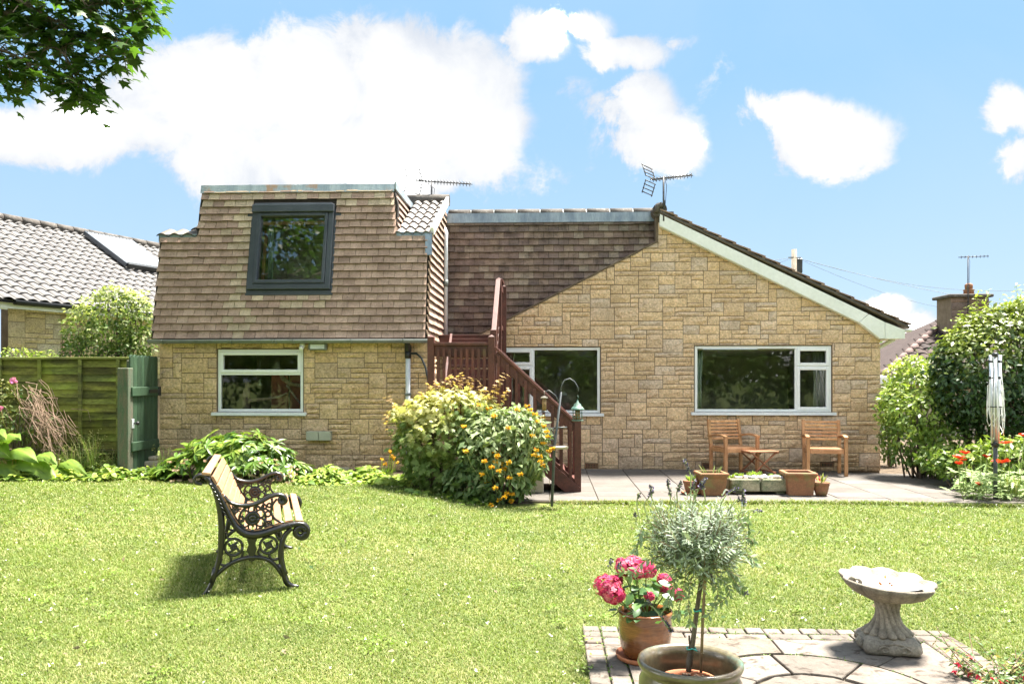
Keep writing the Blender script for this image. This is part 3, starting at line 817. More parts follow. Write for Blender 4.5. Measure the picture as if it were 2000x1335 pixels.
# moss and seedlings in the joints
jp = [pav(.605 * math.cos(a), .605 * math.sin(a)) for a in rng.uniform(0, 6.28, 130)] + [pav(rng.uniform(-PH, PH), PH) for _ in range(70)] + [pav(-PH, rng.uniform(-PH, PH)) for _ in range(60)] + [pav(PH, rng.uniform(-PH, PH)) for _ in range(60)] + [pav(rng.uniform(-PO, PO), PO - bw) for _ in range(70)] + [pav(-PO + bw, rng.uniform(-PO, PO)) for _ in range(60)] + [pav(PO - bw, rng.uniform(-PO, PO)) for _ in range(60)]
jp += [(rng.uniform(.6, 6), YR + .02 - SYY * rng.integers(1, 8)) for _ in range(90)] + [(W(1214.5, 917.7, YR).x + SX * rng.integers(-1, 9), rng.uniform(10.15, YR)) for _ in range(90)] + [(rng.uniform(.5, 4), YR - .02) for _ in range(60)]
P = np.repeat(np.array([(x, y, .004) for x, y in jp]), 7, 0); P[:, :2] += rng.normal(0, .012, (len(P), 2)); k = len(P)
o = link('joint_moss', leaf_mesh('joint_moss', P, rng.normal(0, .5, (k, 3)) + [0, 0, 1], rng.normal(size=(k, 3)) + [0, 0, .4], rng.uniform(.006, .017, k), TM_OVAL, M['l_cover'], tints(rng, k, 0, 0, .5)))
tag(o, 'moss and tiny seedlings growing in the paving joints', 'moss', kind='stuff')

# ------------------------------------------------------------------ the house
house = thing('house', 'honey stone chalet bungalow with tile-hung dormer and big gable', 'house', (0, YR, 0))
HL = Vector((0, YR, 0))
def hb(mb, name, mat, parent=None, bevel=0.0, kind=None):
    """build a house piece given in world coordinates"""
    mb.v = [(a - HL.x, b - HL.y, c - HL.z) for a, b, c in mb.v]
    return mb.build(name, mat, parent or house, bevel, kind)

# ---- rough-faced reconstituted stone, laid as random courses
def stone_layout(rng, x0, x1, z0, z1, ux=.066, uz=.0745):
    nx, nz = int(round((x1 - x0) / ux)), int(math.ceil((z1 - z0) / uz))
    ux = (x1 - x0) / nx
    occ = np.zeros((nz + 4, nx), bool)
    out = []
    for j in range(nz):
        i = 0
        while i < nx:
            if occ[j, i]: i += 1; continue
            run = 0
            while i + run < nx and not occ[j, i + run]: run += 1
            h = int(rng.choice([1, 2, 3], p=[.53, .33, .14]))
            w = int({1: rng.integers(4, 9), 2: rng.integers(3, 7), 3: rng.integers(4, 7)}[h])
            if run - w in (1,): w = run if run <= 6 else w - 1
            w = max(1, min(w, run))
            if w == 1: h = 1 if h > 2 else h
            while h > 1 and occ[j:j + h, i:i + w].any(): h -= 1
            occ[j:j + h, i:i + w] = True
            out.append((x0 + i * ux, z0 + j * uz, x0 + (i + w) * ux, z0 + (j + h) * uz))
            i += w
    return out
STONE_C = [(.60, .455, .26), (.57, .43, .24), (.63, .485, .285), (.56, .425, .25), (.60, .46, .28), (.58, .43, .235), (.54, .42, .265), (.62, .47, .26)]
STONE_G = [(.64, .49, .285), (.66, .51, .305), (.61, .475, .295), (.61, .485, .315), (.67, .515, .30), (.63, .485, .285), (.585, .485, .34), (.65, .50, .29), (.61, .47, .28)]
def stone_mesh(name, poly, place, rng, mat, tint, rough=1.0):
    """poly in wall coordinates (a, z); place(a, z, d) -> world, d > 0 proud of the wall"""
    m = MB(); k = len(poly)
    if k == 4 and max(abs(poly[0][1] - poly[1][1]), abs(poly[1][0] - poly[2][0]), abs(poly[2][1] - poly[3][1]), abs(poly[3][0] - poly[0][0])) < 1e-6:
        (a0, z0), (a1, z1) = poly[0], poly[2]
        nx = max(2, min(5, int((a1 - a0) / .07) + 1)); nz = max(2, min(3, int((z1 - z0) / .07) + 1))
        vs, fs = [], []
        for j in range(nz + 1):
            for i in range(nx + 1):
                a, z = a0 + (a1 - a0) * i / nx, z0 + (z1 - z0) * j / nz
                edge = i in (0, nx) or j in (0, nz)
                if edge: d = .010 + rng.uniform(-.002, .004)
                else:
                    a += rng.uniform(-.014, .014); z += rng.uniform(-.012, .012); d = .022 + rng.uniform(-.006, .012) * rough
                vs.append(place(a, z, d))
        W1 = nx + 1
        fs = [(j * W1 + i, j * W1 + i + 1, (j + 1) * W1 + i + 1, (j + 1) * W1 + i) for j in range(nz) for i in range(nx)]
        ring = [i for i in range(W1)] + [j * W1 + nx for j in range(1, nz + 1)] + [nz * W1 + i for i in range(nx - 1, -1, -1)] + [j * W1 for j in range(nz - 1, 0, -1)]
        inv = []
        for r_ in ring:
            j, i = divmod(r_, W1); inv.append(place(a0 + (a1 - a0) * i / nx, z0 + (z1 - z0) * j / nz, -.03))
        b = len(vs); q = len(ring); vs += inv
        fs += [(ring[(t + 1) % q], ring[t], b + t, b + (t + 1) % q) for t in range(q)]
        m.add(vs, fs, tint, False)
    else:
        cx = sum(p[0] for p in poly) / k; cz = sum(p[1] for p in poly) / k
        vs = [place(a, z, -.03) for a, z in poly] + [place(a, z, .010 + rng.uniform(-.002, .004)) for a, z in poly] + \
             [place(a + (cx - a) * .4, z + (cz - z) * .4, .022 + rng.uniform(-.005, .01) * rough) for a, z in poly]
        fs = [tuple(range(2 * k, 3 * k))]
        for r_ in (0, 1): fs += [(r_ * k + i, r_ * k + (i + 1) % k, (r_ + 1) * k + (i + 1) % k, (r_ + 1) * k + i) for i in range(k)]
        m.add(vs, fs, tint, False)
    return m
def lay_stones(parent, rects, clips, place, mat, palette, rng, holes=(), limit=300, joint=.0048):
    """clips: function rect -> list of half planes; holes: rectangles left open"""
    polys = []
    for (a0, z0, a1, z1) in rects:
        parts = [(a0, z0, a1, z1)]
        for (h0, k0, h1, k1) in holes:
            nxt = []
            for (p0, q0, p1, q1) in parts:
                if p1 <= h0 or p0 >= h1 or q1 <= k0 or q0 >= k1: nxt.append((p0, q0, p1, q1)); continue
                if p0 < h0: nxt.append((p0, q0, h0, q1))
                if p1 > h1: nxt.append((h1, q0, p1, q1))
                if q0 < k0: nxt.append((max(p0, h0), q0, min(p1, h1), k0))
                if q1 > k1: nxt.append((max(p0, h0), k1, min(p1, h1), q1))
            parts = nxt
        for (p0, q0, p1, q1) in parts:
            poly = [(p0, q0), (p1, q0), (p1, q1), (p0, q1)]
            for c in clips((p0, q0, p1, q1)): poly = clip_poly(poly, *c) if len(poly) > 2 else []
            if len(poly) < 3: continue
            poly = inset_poly(poly, joint)
            if len(poly) > 2 and poly_area(poly) > .0009: polys.append(poly)
    polys.sort(key=poly_area, reverse=True)
    rest = MB()
    for i, p in enumerate(polys):
        v_ = rng.uniform(.94, 1.06)
        if sum(q[1] for q in p) / len(p) < .17: v_ *= .76            # damp courses at the foot of the wall
        t = tuple(c * v_ * w_ for c, w_ in zip(palette[rng.integers(len(palette))], (1.22, 1.14, 1.22)))
        # rectangles must start at their lower left corner
        if len(p) == 4:
            lo = (min(q[0] for q in p), min(q[1] for q in p)); hi = (max(q[0] for q in p), max(q[1] for q in p))
            if abs(poly_area(p) - (hi[0] - lo[0]) * (hi[1] - lo[1])) < 1e-7: p = [lo, (hi[0], lo[1]), hi, (lo[0], hi[1])]
        m = stone_mesh('stone', p, place, rng, mat, t)
        if i < limit: hb(m, 'stone', mat, parent)
        else: rest.add(m.v, m.f, t)
    if rest.v: hb(rest, 'small_stones', mat, parent, kind='stuff')
def opening_wall(mb, x0, x1, z0, z1, y0, y1, holes):
    """solid wall pieces round rectangular openings"""
    xs = sorted({x0, x1, *[h[0] for h in holes], *[h[2] for h in holes]})
    for a, b in zip(xs[:-1], xs[1:]):
        hs = sorted([h for h in holes if h[0] <= a + 1e-6 and h[2] >= b - 1e-6], key=lambda h: h[1])
        z = z0
        for h in hs:
            if h[1] > z: mb.box((a, y0, z), (b, y1, h[1]))
            z = h[3]
        if z1 > z: mb.box((a, y0, z), (b, y1, z1))

rng = np.random.default_rng(21)
# ---- left block: ground floor wall
ZE = 2.10                                                    # eaves of the left block
hole_k = (W(425, 700, YL).x, W(425, 804, YL).z, W(592, 700, YL).x, W(592, 682, YL).z)
mb = MB(); opening_wall(mb, XL, XR, -.2, ZE, YL + .004, YL + .25, [hole_k])
wall_l = hb(mb, 'extension_wall', M['mortar'])
lay_stones(wall_l, stone_layout(rng, XL, XR, -.05, ZE - .01), lambda r: [(0, 1, ZE - .012)], lambda a, z, d: (a, YL - d, z), M['stone'], STONE_C, rng, [(hole_k[0] - .012, hole_k[1] - .05, hole_k[2] + .012, hole_k[3] + .012)])
mb = MB(); mb.box((XR - .25, YL + .252, -.2), (XR - .004, 14.6, ZE))
wall_s = hb(mb, 'extension_side_wall', M['mortar'])
lay_stones(wall_s, stone_layout(rng, YL, 13.55, -.05, ZE - .01), lambda r: [], lambda a, z, d: (XR + d, a, z), M['stone'], STONE_C, rng)
mb = MB(); mb.box((XL, YL + .252, -.2), (XL + .25, 18, ZE)); hb(mb, 'extension_far_wall', M['mortar'])

# ---- gable
xv = lambda px, py: (W(px, py, YR).x, W(px, py, YR).z)
gA, gB = xv(985, 628), xv(1285, 472)                          # the line where the tile hanging meets the stone
gC, gD = xv(1290, 436), xv(1718, 652)                         # under the bargeboard
gx0, gx1 = XR - .2, xv(1718, 800)[0]
xs_ = gB[0]
def line_clip(p, q, keep_below=True):
    a, b = -(q[1] - p[1]), (q[0] - p[0]); c = a * p[0] + b * p[1]
    return (a, b, c) if keep_below else (-a, -b, -c)
LD, LV = line_clip(gA, gB), line_clip(gC, gD)
def diag_z(x): return gA[1] + (x - gA[0]) * (gB[1] - gA[1]) / (gB[0] - gA[0])
def verge_z(x): return gC[1] + (x - gC[0]) * (gD[1] - gC[1]) / (gD[0] - gC[0])
def gclips(r):
    c = [LV]
    if (r[0] + r[2]) / 2 < xs_:
        c.append(LD)
        if r[3] > gB[1]: c.append((1, 0, xs_))
    elif r[0] < xs_ and r[3] > gB[1]: c.append((-1, 0, -xs_))
    return c
holeA = (*xv(968, 806)[:1], xv(968, 806)[1], xv(1172, 806)[0], xv(1172, 678)[1])
holeB = (xv(1357, 804)[0], xv(1357, 804)[1], xv(1624, 804)[0], xv(1624, 675)[1])
mb = MB()
zt = 2.12
xd = gx0 + (zt - diag_z(gx0)) / ((gB[1] - gA[1]) / (gB[0] - gA[0]))
opening_wall(mb, xd, gx1, -.1, zt, YR + .004, YR + .28, [holeA, holeB])
mb.prism([(gx0, -.1), (xd, -.1), (xd, zt), (gx0, diag_z(gx0))], YR + .004, YR + .28)
xe = gC[0] + (zt - gC[1]) / ((gD[1] - gC[1]) / (gD[0] - gC[0]))
mb.prism([(xd, zt), (min(xe, gx1), zt), (gx1, min(zt + .02, verge_z(gx1))), (gx1, verge_z(gx1)), (xs_, verge_z(xs_)), (xs_, diag_z(xs_))], YR + .004, YR + .28)
gable = hb(mb, 'gable_wall', M['mortar'])
rects = []
for r in stone_layout(rng, gx0, gx1, 0.0, 4.7):
    if r[0] < xs_ < r[2] and r[1] < 4.7:                       # break stones at the top corner of the tiling
        if r[3] > diag_z(xs_) - .1: rects += [(r[0], r[1], xs_, r[3]), (xs_, r[1], r[2], r[3])]; continue
    rects.append(r)
vents = [(*xv(1142, 914), *xv(1168, 904)), (*xv(1370, 914), *xv(1392, 904)), (*xv(1602, 911), *xv(1628, 903))]
GH_ = [(holeA[0] - .012, holeA[1] - .05, holeA[2] + .012, holeA[3] + .012), (holeB[0] - .012, holeB[1] - .05, holeB[2] + .012, holeB[3] + .012)]
lay_stones(gable, rects, gclips, lambda a, z, d: (a, YR - d, z), M['gable_stone'], STONE_G, rng, GH_ + vents)
for (a0, z0, a1, z1) in vents:                                 # terracotta air bricks
    m = MB(); m.box((a0 + .006, YR - .012, z0 + .006), (a1 - .006, YR + .003, z1 - .006))
    vb = hb(m, 'air_brick', M['terracotta'], gable)
    m = MB(); k = 7
    for i in range(k):
        for j in range(2):
            xx = a0 + .02 + (a1 - a0 - .04) * (i + .5) / k; zz = z0 + .012 + (z1 - z0 - .024) * (j + .5) / 2
            m.box((xx - .0075, YR - .0135, zz - .011), (xx + .0075, YR - .0125, zz + .011))
    m.v = [(a - HL.x, b - HL.y, c) for a, b, c in m.v]; m.build('vent_holes', M['black'], gable)
mb = MB(); mb.box((gx1 - .28, YR + .282, -.1), (gx1 - .004, 22, verge_z(gx1)))
east = hb(mb, 'gable_side_wall', M['mortar'])
lay_stones(east, stone_layout(rng, YR, YR + 3.0, 0, verge_z(gx1) - .02), lambda r: [], lambda a, z, d: (gx1 + d, a, z), M['stone'], STONE_G, rng, limit=160)

# rooms behind the panes
def room(x0, x1, y0, y1, z0, z1):
    m = MB(); m.box((x0, y0, z0), (x1, y1, z0 + .02)); m.box((x0, y0, z1), (x1, y1, z1 + .02))
    m.box((x0 - .02, y0, z0), (x0, y1, z1)); m.box((x1, y0, z0), (x1 + .02, y1, z1)); m.box((x0, y1, z0), (x1, y1 + .02, z1))
    hb(m, 'room', M['room'])
room(XL + .3, XR - .3, YL + .26, YL + 3.2, -.1, 2.0)
room(gx0 + .3, .95, YR + .30, YR + 3.5, -.02, 1.98)
room(1.2, gx1 - .32, YR + .30, YR + 4.0, -.02, 1.98)
# ---- windows
def window(hole, Y, mullions, name='window', sill=True, y_in=.05):
    """hole (x0,z0,x1,z1); mullions: list of lights (fx0,fz0,fx1,fz1,opening) as fractions of the hole"""
    x0, z0, x1, z1 = hole; f = .045
    yo, yi = Y + y_in - .035, Y + y_in + .035
    m = MB()
    m.cbox((x0, yo, z0), (x0 + f, yi, z1), .004); m.cbox((x1 - f, yo, z0), (x1, yi, z1), .004)
    m.cbox((x0 + f, yo, z0), (x1 - f, yi, z0 + f), .004); m.cbox((x0 + f, yo, z1 - f), (x1 - f, yi, z1), .004)
    for (a0, b0, a1, b1, op) in mullions:
        X0, X1, Z0, Z1 = x0 + (x1 - x0) * a0, x0 + (x1 - x0) * a1, z0 + (z1 - z0) * b0, z0 + (z1 - z0) * b1
        if a0 > 0: m.cbox((X0 - .022, yo + .003, max(z0 + f, Z0)), (X0 + .022, yi - .003, min(z1 - f, Z1)), .004)
        if b0 > 0: m.cbox((max(X0 + (.022 if a0 > 0 else f), x0 + f), yo + .004, Z0 - .022), (min(X1 - (.022 if a1 < 1 else f), x1 - f), yi - .004, Z0 + .022), .004)
    w = hb(m, name, M['upvc'])
    for (a0, b0, a1, b1, op) in mullions:
        X0, X1, Z0, Z1 = x0 + (x1 - x0) * a0, x0 + (x1 - x0) * a1, z0 + (z1 - z0) * b0, z0 + (z1 - z0) * b1
        X0 += .022 if a0 > 0 else f; X1 -= .022 if a1 < 1 else f; Z0 += .022 if b0 > 0 else f; Z1 -= .022 if b1 < 1 else f
        g0 = 0.0
        if op:
            s = MB(); e = .05; q = yo - .014
            X0 -= .012; X1 += .012; Z0 -= .012; Z1 += .012
            s.cbox((X0, q, Z0), (X0 + e, yi - .02, Z1), .006); s.cbox((X1 - e, q, Z0), (X1, yi - .02, Z1), .006)
            s.cbox((X0 + e, q, Z0), (X1 - e, yi - .02, Z0 + e), .006); s.cbox((X0 + e, q, Z1 - e), (X1 - e, yi - .02, Z1), .006)
            hb(s, 'sash', M['upvc'], w); g0 = e
        p = MB(); yp = (yo + yi) / 2 - .006
        p.add([(X0 + g0, yp, Z0 + g0), (X1 - g0, yp, Z0 + g0), (X1 - g0, yp, Z1 - g0), (X0 + g0, yp, Z1 - g0)], [(0, 1, 2, 3)])
        hb(p, 'pane', M['glass'], w)
    if sill:
        s = MB(); s.cbox((x0 - .07, Y - .075, z0 - .042), (x1 + .06, Y + .06, z0 - .004), .006)
        s.cbox((x0 - .07, Y - .078, z0 - .052), (x1 + .06, Y - .06, z0 - .03), .004)
        hb(s, 'sill', M['sill_white'], w)
    return w
window(hole_k, YL, [(0, 0, 1, .615, False), (0, .615, 1, 1, True)])
window(holeA, YR, [(0, 0, .36, .72, True), (0, .72, .36, 1, True), (.36, 0, 1, 1, False)])
window(holeB, YR, [(0, 0, .745, 1, False), (.745, 0, 1, .69, True), (.745, .69, 1, 1, True)])
def curtain(name, label, x0, x1, z0, z1, y, mat, folds):
    n = folds * 6; vs = []; fs = []
    for j, z in enumerate((z0, (z0 + z1) / 2, z1)):
        for i in range(n + 1):
            t = i / n; sway = .02 * math.sin(j * 2 + t * 4)
            vs.append((x0 + (x1 - x0) * t + sway, y + .035 * math.sin(t * folds * 2 * math.pi), z))
    for j in range(2):
        for i in range(n): fs.append((j * (n + 1) + i, j * (n + 1) + i + 1, (j + 1) * (n + 1) + i + 1, (j + 1) * (n + 1) + i))
    m = MB(); o0 = Vector((x0, y, z0)); m.add([tuple(Vector(v_) - o0) for v_ in vs], fs, (1, 1, 1), True)
    o = m.build(name, mat); o.location = o0
    s = o.modifiers.new('cloth', 'SOLIDIFY'); s.thickness = .004
    return tag(o, label, 'curtain', 'curtains hanging inside the house windows')
yc = YR + .42
curtain('curtain', 'pale curtain drawn back at the right end of the wide gable window', W(1588, 700, yc).x, W(1622, 700, yc).x, holeB[1] - .1, holeB[3], yc, M['curtain'], 5)
curtain('curtain', 'narrow pale curtain edge beside the left jamb of the wide gable window', W(1357, 700, yc - .1).x, W(1369, 700, yc).x, holeB[1] - .1, holeB[3], yc - .1, M['teal_curtain'], 2)
curtain('curtain', 'light curtain behind the window beside the wooden steps', W(987, 700, yc).x, W(1003, 700, yc).x, holeA[1] - .1, holeA[3], yc, M['curtain'], 3)
# things standing inside the small ground-floor window
yk = YL + .38
def kx(px, py): return W(px, py, yk)
a = kx(482, 795); t = thing('wood_carving', 'forked grey driftwood stump standing inside the small kitchen window', 'ornament', a)
m = MB(); m.tube([(0, 0, -.02), (-.01, .01, .2), (.02, 0, .35), (-.03, 0, .42)], [.07, .06, .045, .018], 8); m.tube([(.05, 0, .1), (.3, .02, .13), (.5, 0, .16), (.62, 0, .22)], [.035, .025, .02, .012], 6)
m.build('branch', M['driftwood'], t)
a = kx(545, 775); t = thing('driftwood_branch', 'crooked grey branch lying across the right of the kitchen windowsill', 'ornament', a)
m = MB(); m.tube([(-.02, 0, .42), (.06, 0, .28), (.16, .02, .2), (.36, 0, .17)], [.02, .035, .03, .025], 7); m.tube([(.12, 0, .18), (.24, -.02, .02), (.34, 0, -.12)], [.02, .018, .012], 6)
m.build('branch', M['driftwood'], t)
a = kx(508, 742); t = thing('hanging_glass', 'pale glass drop hanging on a thread inside the kitchen window', 'ornament', a)
m = MB(); m.tube([(0, 0, 0), (0, 0, .30)], .004, 5); m.lathe([(.001, -.09), (.03, -.075), (.022, -.05), (.008, -.02), (.03, .0), (.001, .01)], 10)
m.build('drop', M['bluegreen'] if False else M['curtain'], t)
a = kx(565, 712); t = thing('red_cabinet', 'row of red and cream boards showing inside the kitchen window', 'shelf', (a.x, a.y + .5, 1.0))
for i in range(3):
    m = MB(); m.cbox((-.45 + i * .3, 0, -.3), (-.18 + i * .3, .05, .62), .006); m.build('board', M['redbox'], t)

# ---- left block: tile hanging
def ytile(z): return 11.72 + (z - 2.08) * .216
def Wt(px, py):
    """point on the leaning tile face"""
    d = ray(px, py)
    t = (11.72 + (EYE - 2.08) * .216) / (d[1] - d[2] * .216)
    return Vector((d[0] * t, d[1] * t, EYE + d[2] * t))
GAUGE, TW = .1135, .168
LEAN = math.atan(.216)
def tile_mesh(name, w, h, mat, tint, th=.016, clipfn=None):
    """tile in local coordinates: x along, z up the face, -y outward; the tail stands proud, its drip edge carries a painted shade line"""
    m = MB()
    y0, y1 = -.040, -.006                                    # tail proud, head tucked in
    hm = h * .085; ym = y0 + (y1 - y0) * .085
    tail_shade = tuple(c * .34 for c in tint)  # shadow line under the tail, painted into the tint
    for (za, zb, ya, yb, ta, tb) in ((0, hm, y0, ym, tail_shade, tint), (hm, h, ym, y1, tint, tint)):
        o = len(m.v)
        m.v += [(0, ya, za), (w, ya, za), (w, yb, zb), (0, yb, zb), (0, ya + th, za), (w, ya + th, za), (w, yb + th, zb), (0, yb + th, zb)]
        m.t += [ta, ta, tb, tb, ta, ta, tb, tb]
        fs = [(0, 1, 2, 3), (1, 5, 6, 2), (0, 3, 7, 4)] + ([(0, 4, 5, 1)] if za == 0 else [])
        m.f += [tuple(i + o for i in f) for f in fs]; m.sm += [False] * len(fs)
    return m
TCACHE = {}
def put_tile(parent, w, h, mat, tint, origin, ax, az, limit_list):
    """ax: unit vector along the course, az: up the face; outward normal = ax x az (to -y)"""
    nrm = Vector(ax).cross(Vector(az)) * -1                    # local +y (inward)
    limit_list.append((w, h, mat, tint, Vector(origin), Vector(ax), Vector(nrm), Vector(az)))
def flush_tiles(parent, lst, name, limit=300):
    rest = MB(); mat = lst[0][2]
    for i, (w, h, mt, tint, o, ax, ay, az) in enumerate(sorted(lst, key=lambda q: -q[0])):
        R = Matrix((ax, ay, az)).transposed()
        if i < limit:
            key = (round(w, 3), round(h, 3), tint, mt.name, name)
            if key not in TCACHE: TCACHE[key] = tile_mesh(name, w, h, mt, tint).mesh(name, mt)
            ob = link(name, TCACHE[key], parent); ob.matrix_local = Matrix.Translation(o - HL) @ R.to_4x4()
        else:
            m = tile_mesh(name, w, h, mt, tint)
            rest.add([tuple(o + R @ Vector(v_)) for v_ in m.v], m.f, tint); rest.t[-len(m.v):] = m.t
    if rest.v: hb(rest, 'hung_tiles', mat, parent, kind='stuff')
rng = np.random.default_rng(33)
TB = [(0.439, 0.299, 0.231), (0.413, 0.282, 0.22), (0.458, 0.316, 0.243), (0.39, 0.266, 0.209), (0.439, 0.304, 0.235), (0.477, 0.333, 0.257)]
TP_ = [(.54, .42, .295), (.57, .45, .32), (.51, .395, .285)]
def q3(t): return tuple(round(c, 3) for c in t)
# window opening in the tiles
wq = [Wt(497, 402), Wt(656, 402), Wt(645, 567), Wt(487, 567)]
wx0, wx1, wz0, wz1 = (wq[0].x + wq[3].x) / 2, (wq[1].x + wq[2].x) / 2, (wq[2].z + wq[3].z) / 2, (wq[0].z + wq[1].z) / 2
zled = Wt(320, 462).z                                          # where the old roof cuts in at both sides
xl_b, xl_t = Wt(296, 660).x, Wt(313, 468).x
ul_b, ul_t = Wt(385, 458).x, Wt(396, 376).x
ur_b, ur_t = Wt(775, 455).x, Wt(768, 372).x
xr_b, xr_t = Wt(831, 660).x, Wt(836, 470).x
ztop = Wt(600, 375).z
m = MB()
zb_ = 2.085
def tl(x, z, d=0.0): return (x, ytile(z) + d, z)
def slabface(poly, th=.12):
    k = len(poly)
    return [tl(x, z, .0) for x, z in poly] + [tl(x, z, th) for x, z in poly], [tuple(range(k)), tuple(range(2 * k - 1, k - 1, -1))] + [(i + k, (i + 1) % k + k, (i + 1) % k, i) for i in range(k)]
for poly in ([(xl_b, zb_), (xr_b, zb_), (xr_b + .0, wz0), (xl_b + (xl_t - xl_b) * .5, wz0)],
             [(xl_b + (xl_t - xl_b) * .5, wz0), (wx0, wz0), (wx0, wz1), (ul_b, wz1), (ul_b, zled), (xl_t, zled)],
             [(wx1, wz0), (xr_b, wz0), (xr_t, zled), (ur_b, zled), (ur_b, wz1), (wx1, wz1)],
             [(ul_b, wz1), (ur_b, wz1), (ur_t, ztop + .1), (ul_t, ztop + .1)]):
    m.add(*slabface(poly))
dormer = hb(m, 'dormer_front', M['felt'])
lst = []
rows = int((ztop - zb_) / (GAUGE * math.cos(LEAN))) + 1
for r in range(rows):
    z = zb_ + r * GAUGE * math.cos(LEAN)
    f_ = (z - zb_) / (zled - zb_)
    if z < zled - .04: x0, x1 = xl_b + (xl_t - xl_b) * f_, xr_b + (xr_t - xr_b) * f_
    else:
        g2 = (z - zled) / (ztop - zled); x0, x1 = ul_b + (ul_t - ul_b) * g2, ur_b + (ur_t - ur_b) * g2
    off = (TW / 2 if r % 2 else 0) - .03
    x = x0 - off
    zc = z + GAUGE * .5
    while x < x1 - .02:
        a, b = max(x, x0), min(x + TW, x1)
        segs = [(a, b)]
        if wz0 - .10 < zc < wz1 + .05:
            segs = []
            if a < wx0 - .02: segs.append((a, min(b, wx0 - .02)))
            if b > wx1 + .02: segs.append((max(a, wx1 + .02), b))
        for (a_, b_) in segs:
            if b_ - a_ < .025: continue
            px = 1000 + ((a_ + b_) / 2 * CY + 12 * SY) / 12 * F
            pale = 0
            if 425 < px < 500 and z > 3.0: pale = .85 - abs(px - 465) / 130
            if z > ztop - .3: pale = max(pale, .7 * rng.random() + .2)
            if 440 < px < 505 and z <= 3.0: pale = max(pale, .55 if rng.random() < .6 else .1)
            if 480 < px < 640 and wz0 - .35 < z < wz0: pale = max(pale, .45)
            t = TP_[rng.integers(3)] if rng.random() < pale else TB[rng.integers(6)]
            v_ = round(rng.uniform(.92, 1.08) * 12) / 12
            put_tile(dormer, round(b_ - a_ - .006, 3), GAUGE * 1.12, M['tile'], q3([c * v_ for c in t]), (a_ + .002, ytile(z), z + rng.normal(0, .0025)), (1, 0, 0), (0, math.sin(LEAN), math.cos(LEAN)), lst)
        x += TW
flush_tiles(dormer, lst, 'tile', 300)
# lead capping along the top
m = MB(); zt_ = ztop + .115
m.add([tl(ul_t - .02, ztop - .012, -.036), tl(ur_t + .02, ztop - .012, -.036), (ur_t + .02, ytile(zt_) - .03, zt_), (ul_t - .02, ytile(zt_) - .03, zt_),
       (ul_t - .02, ytile(zt_) + .1, zt_ + .01), (ur_t + .02, ytile(zt_) + .1, zt_ + .01)], [(0, 1, 2, 3), (3, 2, 5, 4)])
for k in range(1, 4):
    xx = ul_t + (ur_t - ul_t) * k / 4
    m.add([tl(xx, ztop - .014, -.042), tl(xx + .02, ztop - .014, -.042), (xx + .02, ytile(zt_) - .036, zt_ + .004), (xx, ytile(zt_) - .036, zt_ + .004)], [(0, 1, 2, 3)])
lead_top = hb(m, 'lead_capping', M['old_lead'])
# flat roof and the dormer's right cheek
m = MB(); m.prism([(ul_t, ytile(zt_) + .05), (ur_t, ytile(zt_) + .05), (ur_t, 14.6), (ul_t, 14.6)], zt_ - .08, zt_ + .004, 'z')
hb(m, 'flat_roof', M['lead'])
PZ0, PY0, PK = 3.66, 12.10, math.tan(math.radians(24.9))        # old pitched roof: eaves height, line and slope
def pz(y): return PZ0 + (y - PY0) * PK
PYR = PY0 + .88 / PK                                             # its ridge line
m = MB(); m.add([(ur_b, ytile(zled), zled), (ur_t, ytile(ztop), ztop + .1), (ur_t, 14.4, ztop + .1), (ur_b, 14.4, zled)], [(0, 1, 2, 3)])
m2 = MB(); m2.add([(ul_b, ytile(zled), zled), (ul_t, ytile(ztop), ztop + .1), (ul_t, 14.4, ztop + .1), (ul_b, 14.4, zled)], [(3, 2, 1, 0)], (.3, .22, .18))
hb(m2, 'dormer_far_cheek', M['tile'])
cheek = hb(m, 'dormer_cheek', M['felt'])
lst = []
for r in range(8):
    z = zled + .02 + r * GAUGE
    if z > ztop: break
    g2 = (z - zled) / (ztop - zled); xx = ur_b + (ur_t - ur_b) * g2
    yend = PY0 + max(0, (z - PZ0)) / PK + .05
    y = ytile(z) + .02
    while y < yend:
        put_tile(cheek, min(TW, yend - y + .03) - .004, GAUGE * 1.12, M['tile'], q3(TB[rng.integers(6)]), (xx, y, z), (0, 1, 0), (-.11, 0, .994), lst)
        y += TW
flush_tiles(cheek, lst, 'tile')
m = MB(); m.beam((ur_t + .03, ytile(zt_) - .02, zt_ - .03), (ur_t + .03, 14.0, zt_ - .03), .03, .11); hb(m, 'lead_edge', M['old_lead'])
# right side of the left block: tile hung cheek below the old roof verge
m = MB(); YB = 13.86
m.prism([(ytile(2.085) + .02, 2.085), (YB, 2.085), (YB, pz(YB) - .05), (PY0 + .1, PZ0 - .02), (ytile(PZ0 - .1) + .02, PZ0 - .1)], XR - .05, XR + .004, 'x')
side = hb(m, 'side_tile_face', M['felt'])
lst = []
for r in range(20):
    z = 2.085 + r * GAUGE
    y0 = ytile(z) if z < PZ0 - .1 else PY0 + (z + GAUGE - PZ0) / PK + .02
    y = y0 + (TW / 2 if r % 2 else 0) - TW
    while y < YB:
        a, b = max(y, y0), min(y + TW, YB); 
        if b - a > .03:
            v_ = round(rng.uniform(.95, 1.12) * 12) / 12
            put_tile(side, round(b - a - .006, 3), GAUGE * 1.12, M['tile'], q3([c * v_ * 1.1 for c in TB[rng.integers(6)]]), (XR + .004, a, z + rng.normal(0, .003)), (0, 1, 0), (0, 0, 1), lst)
        y += TW
flush_tiles(side, lst, 'tile')
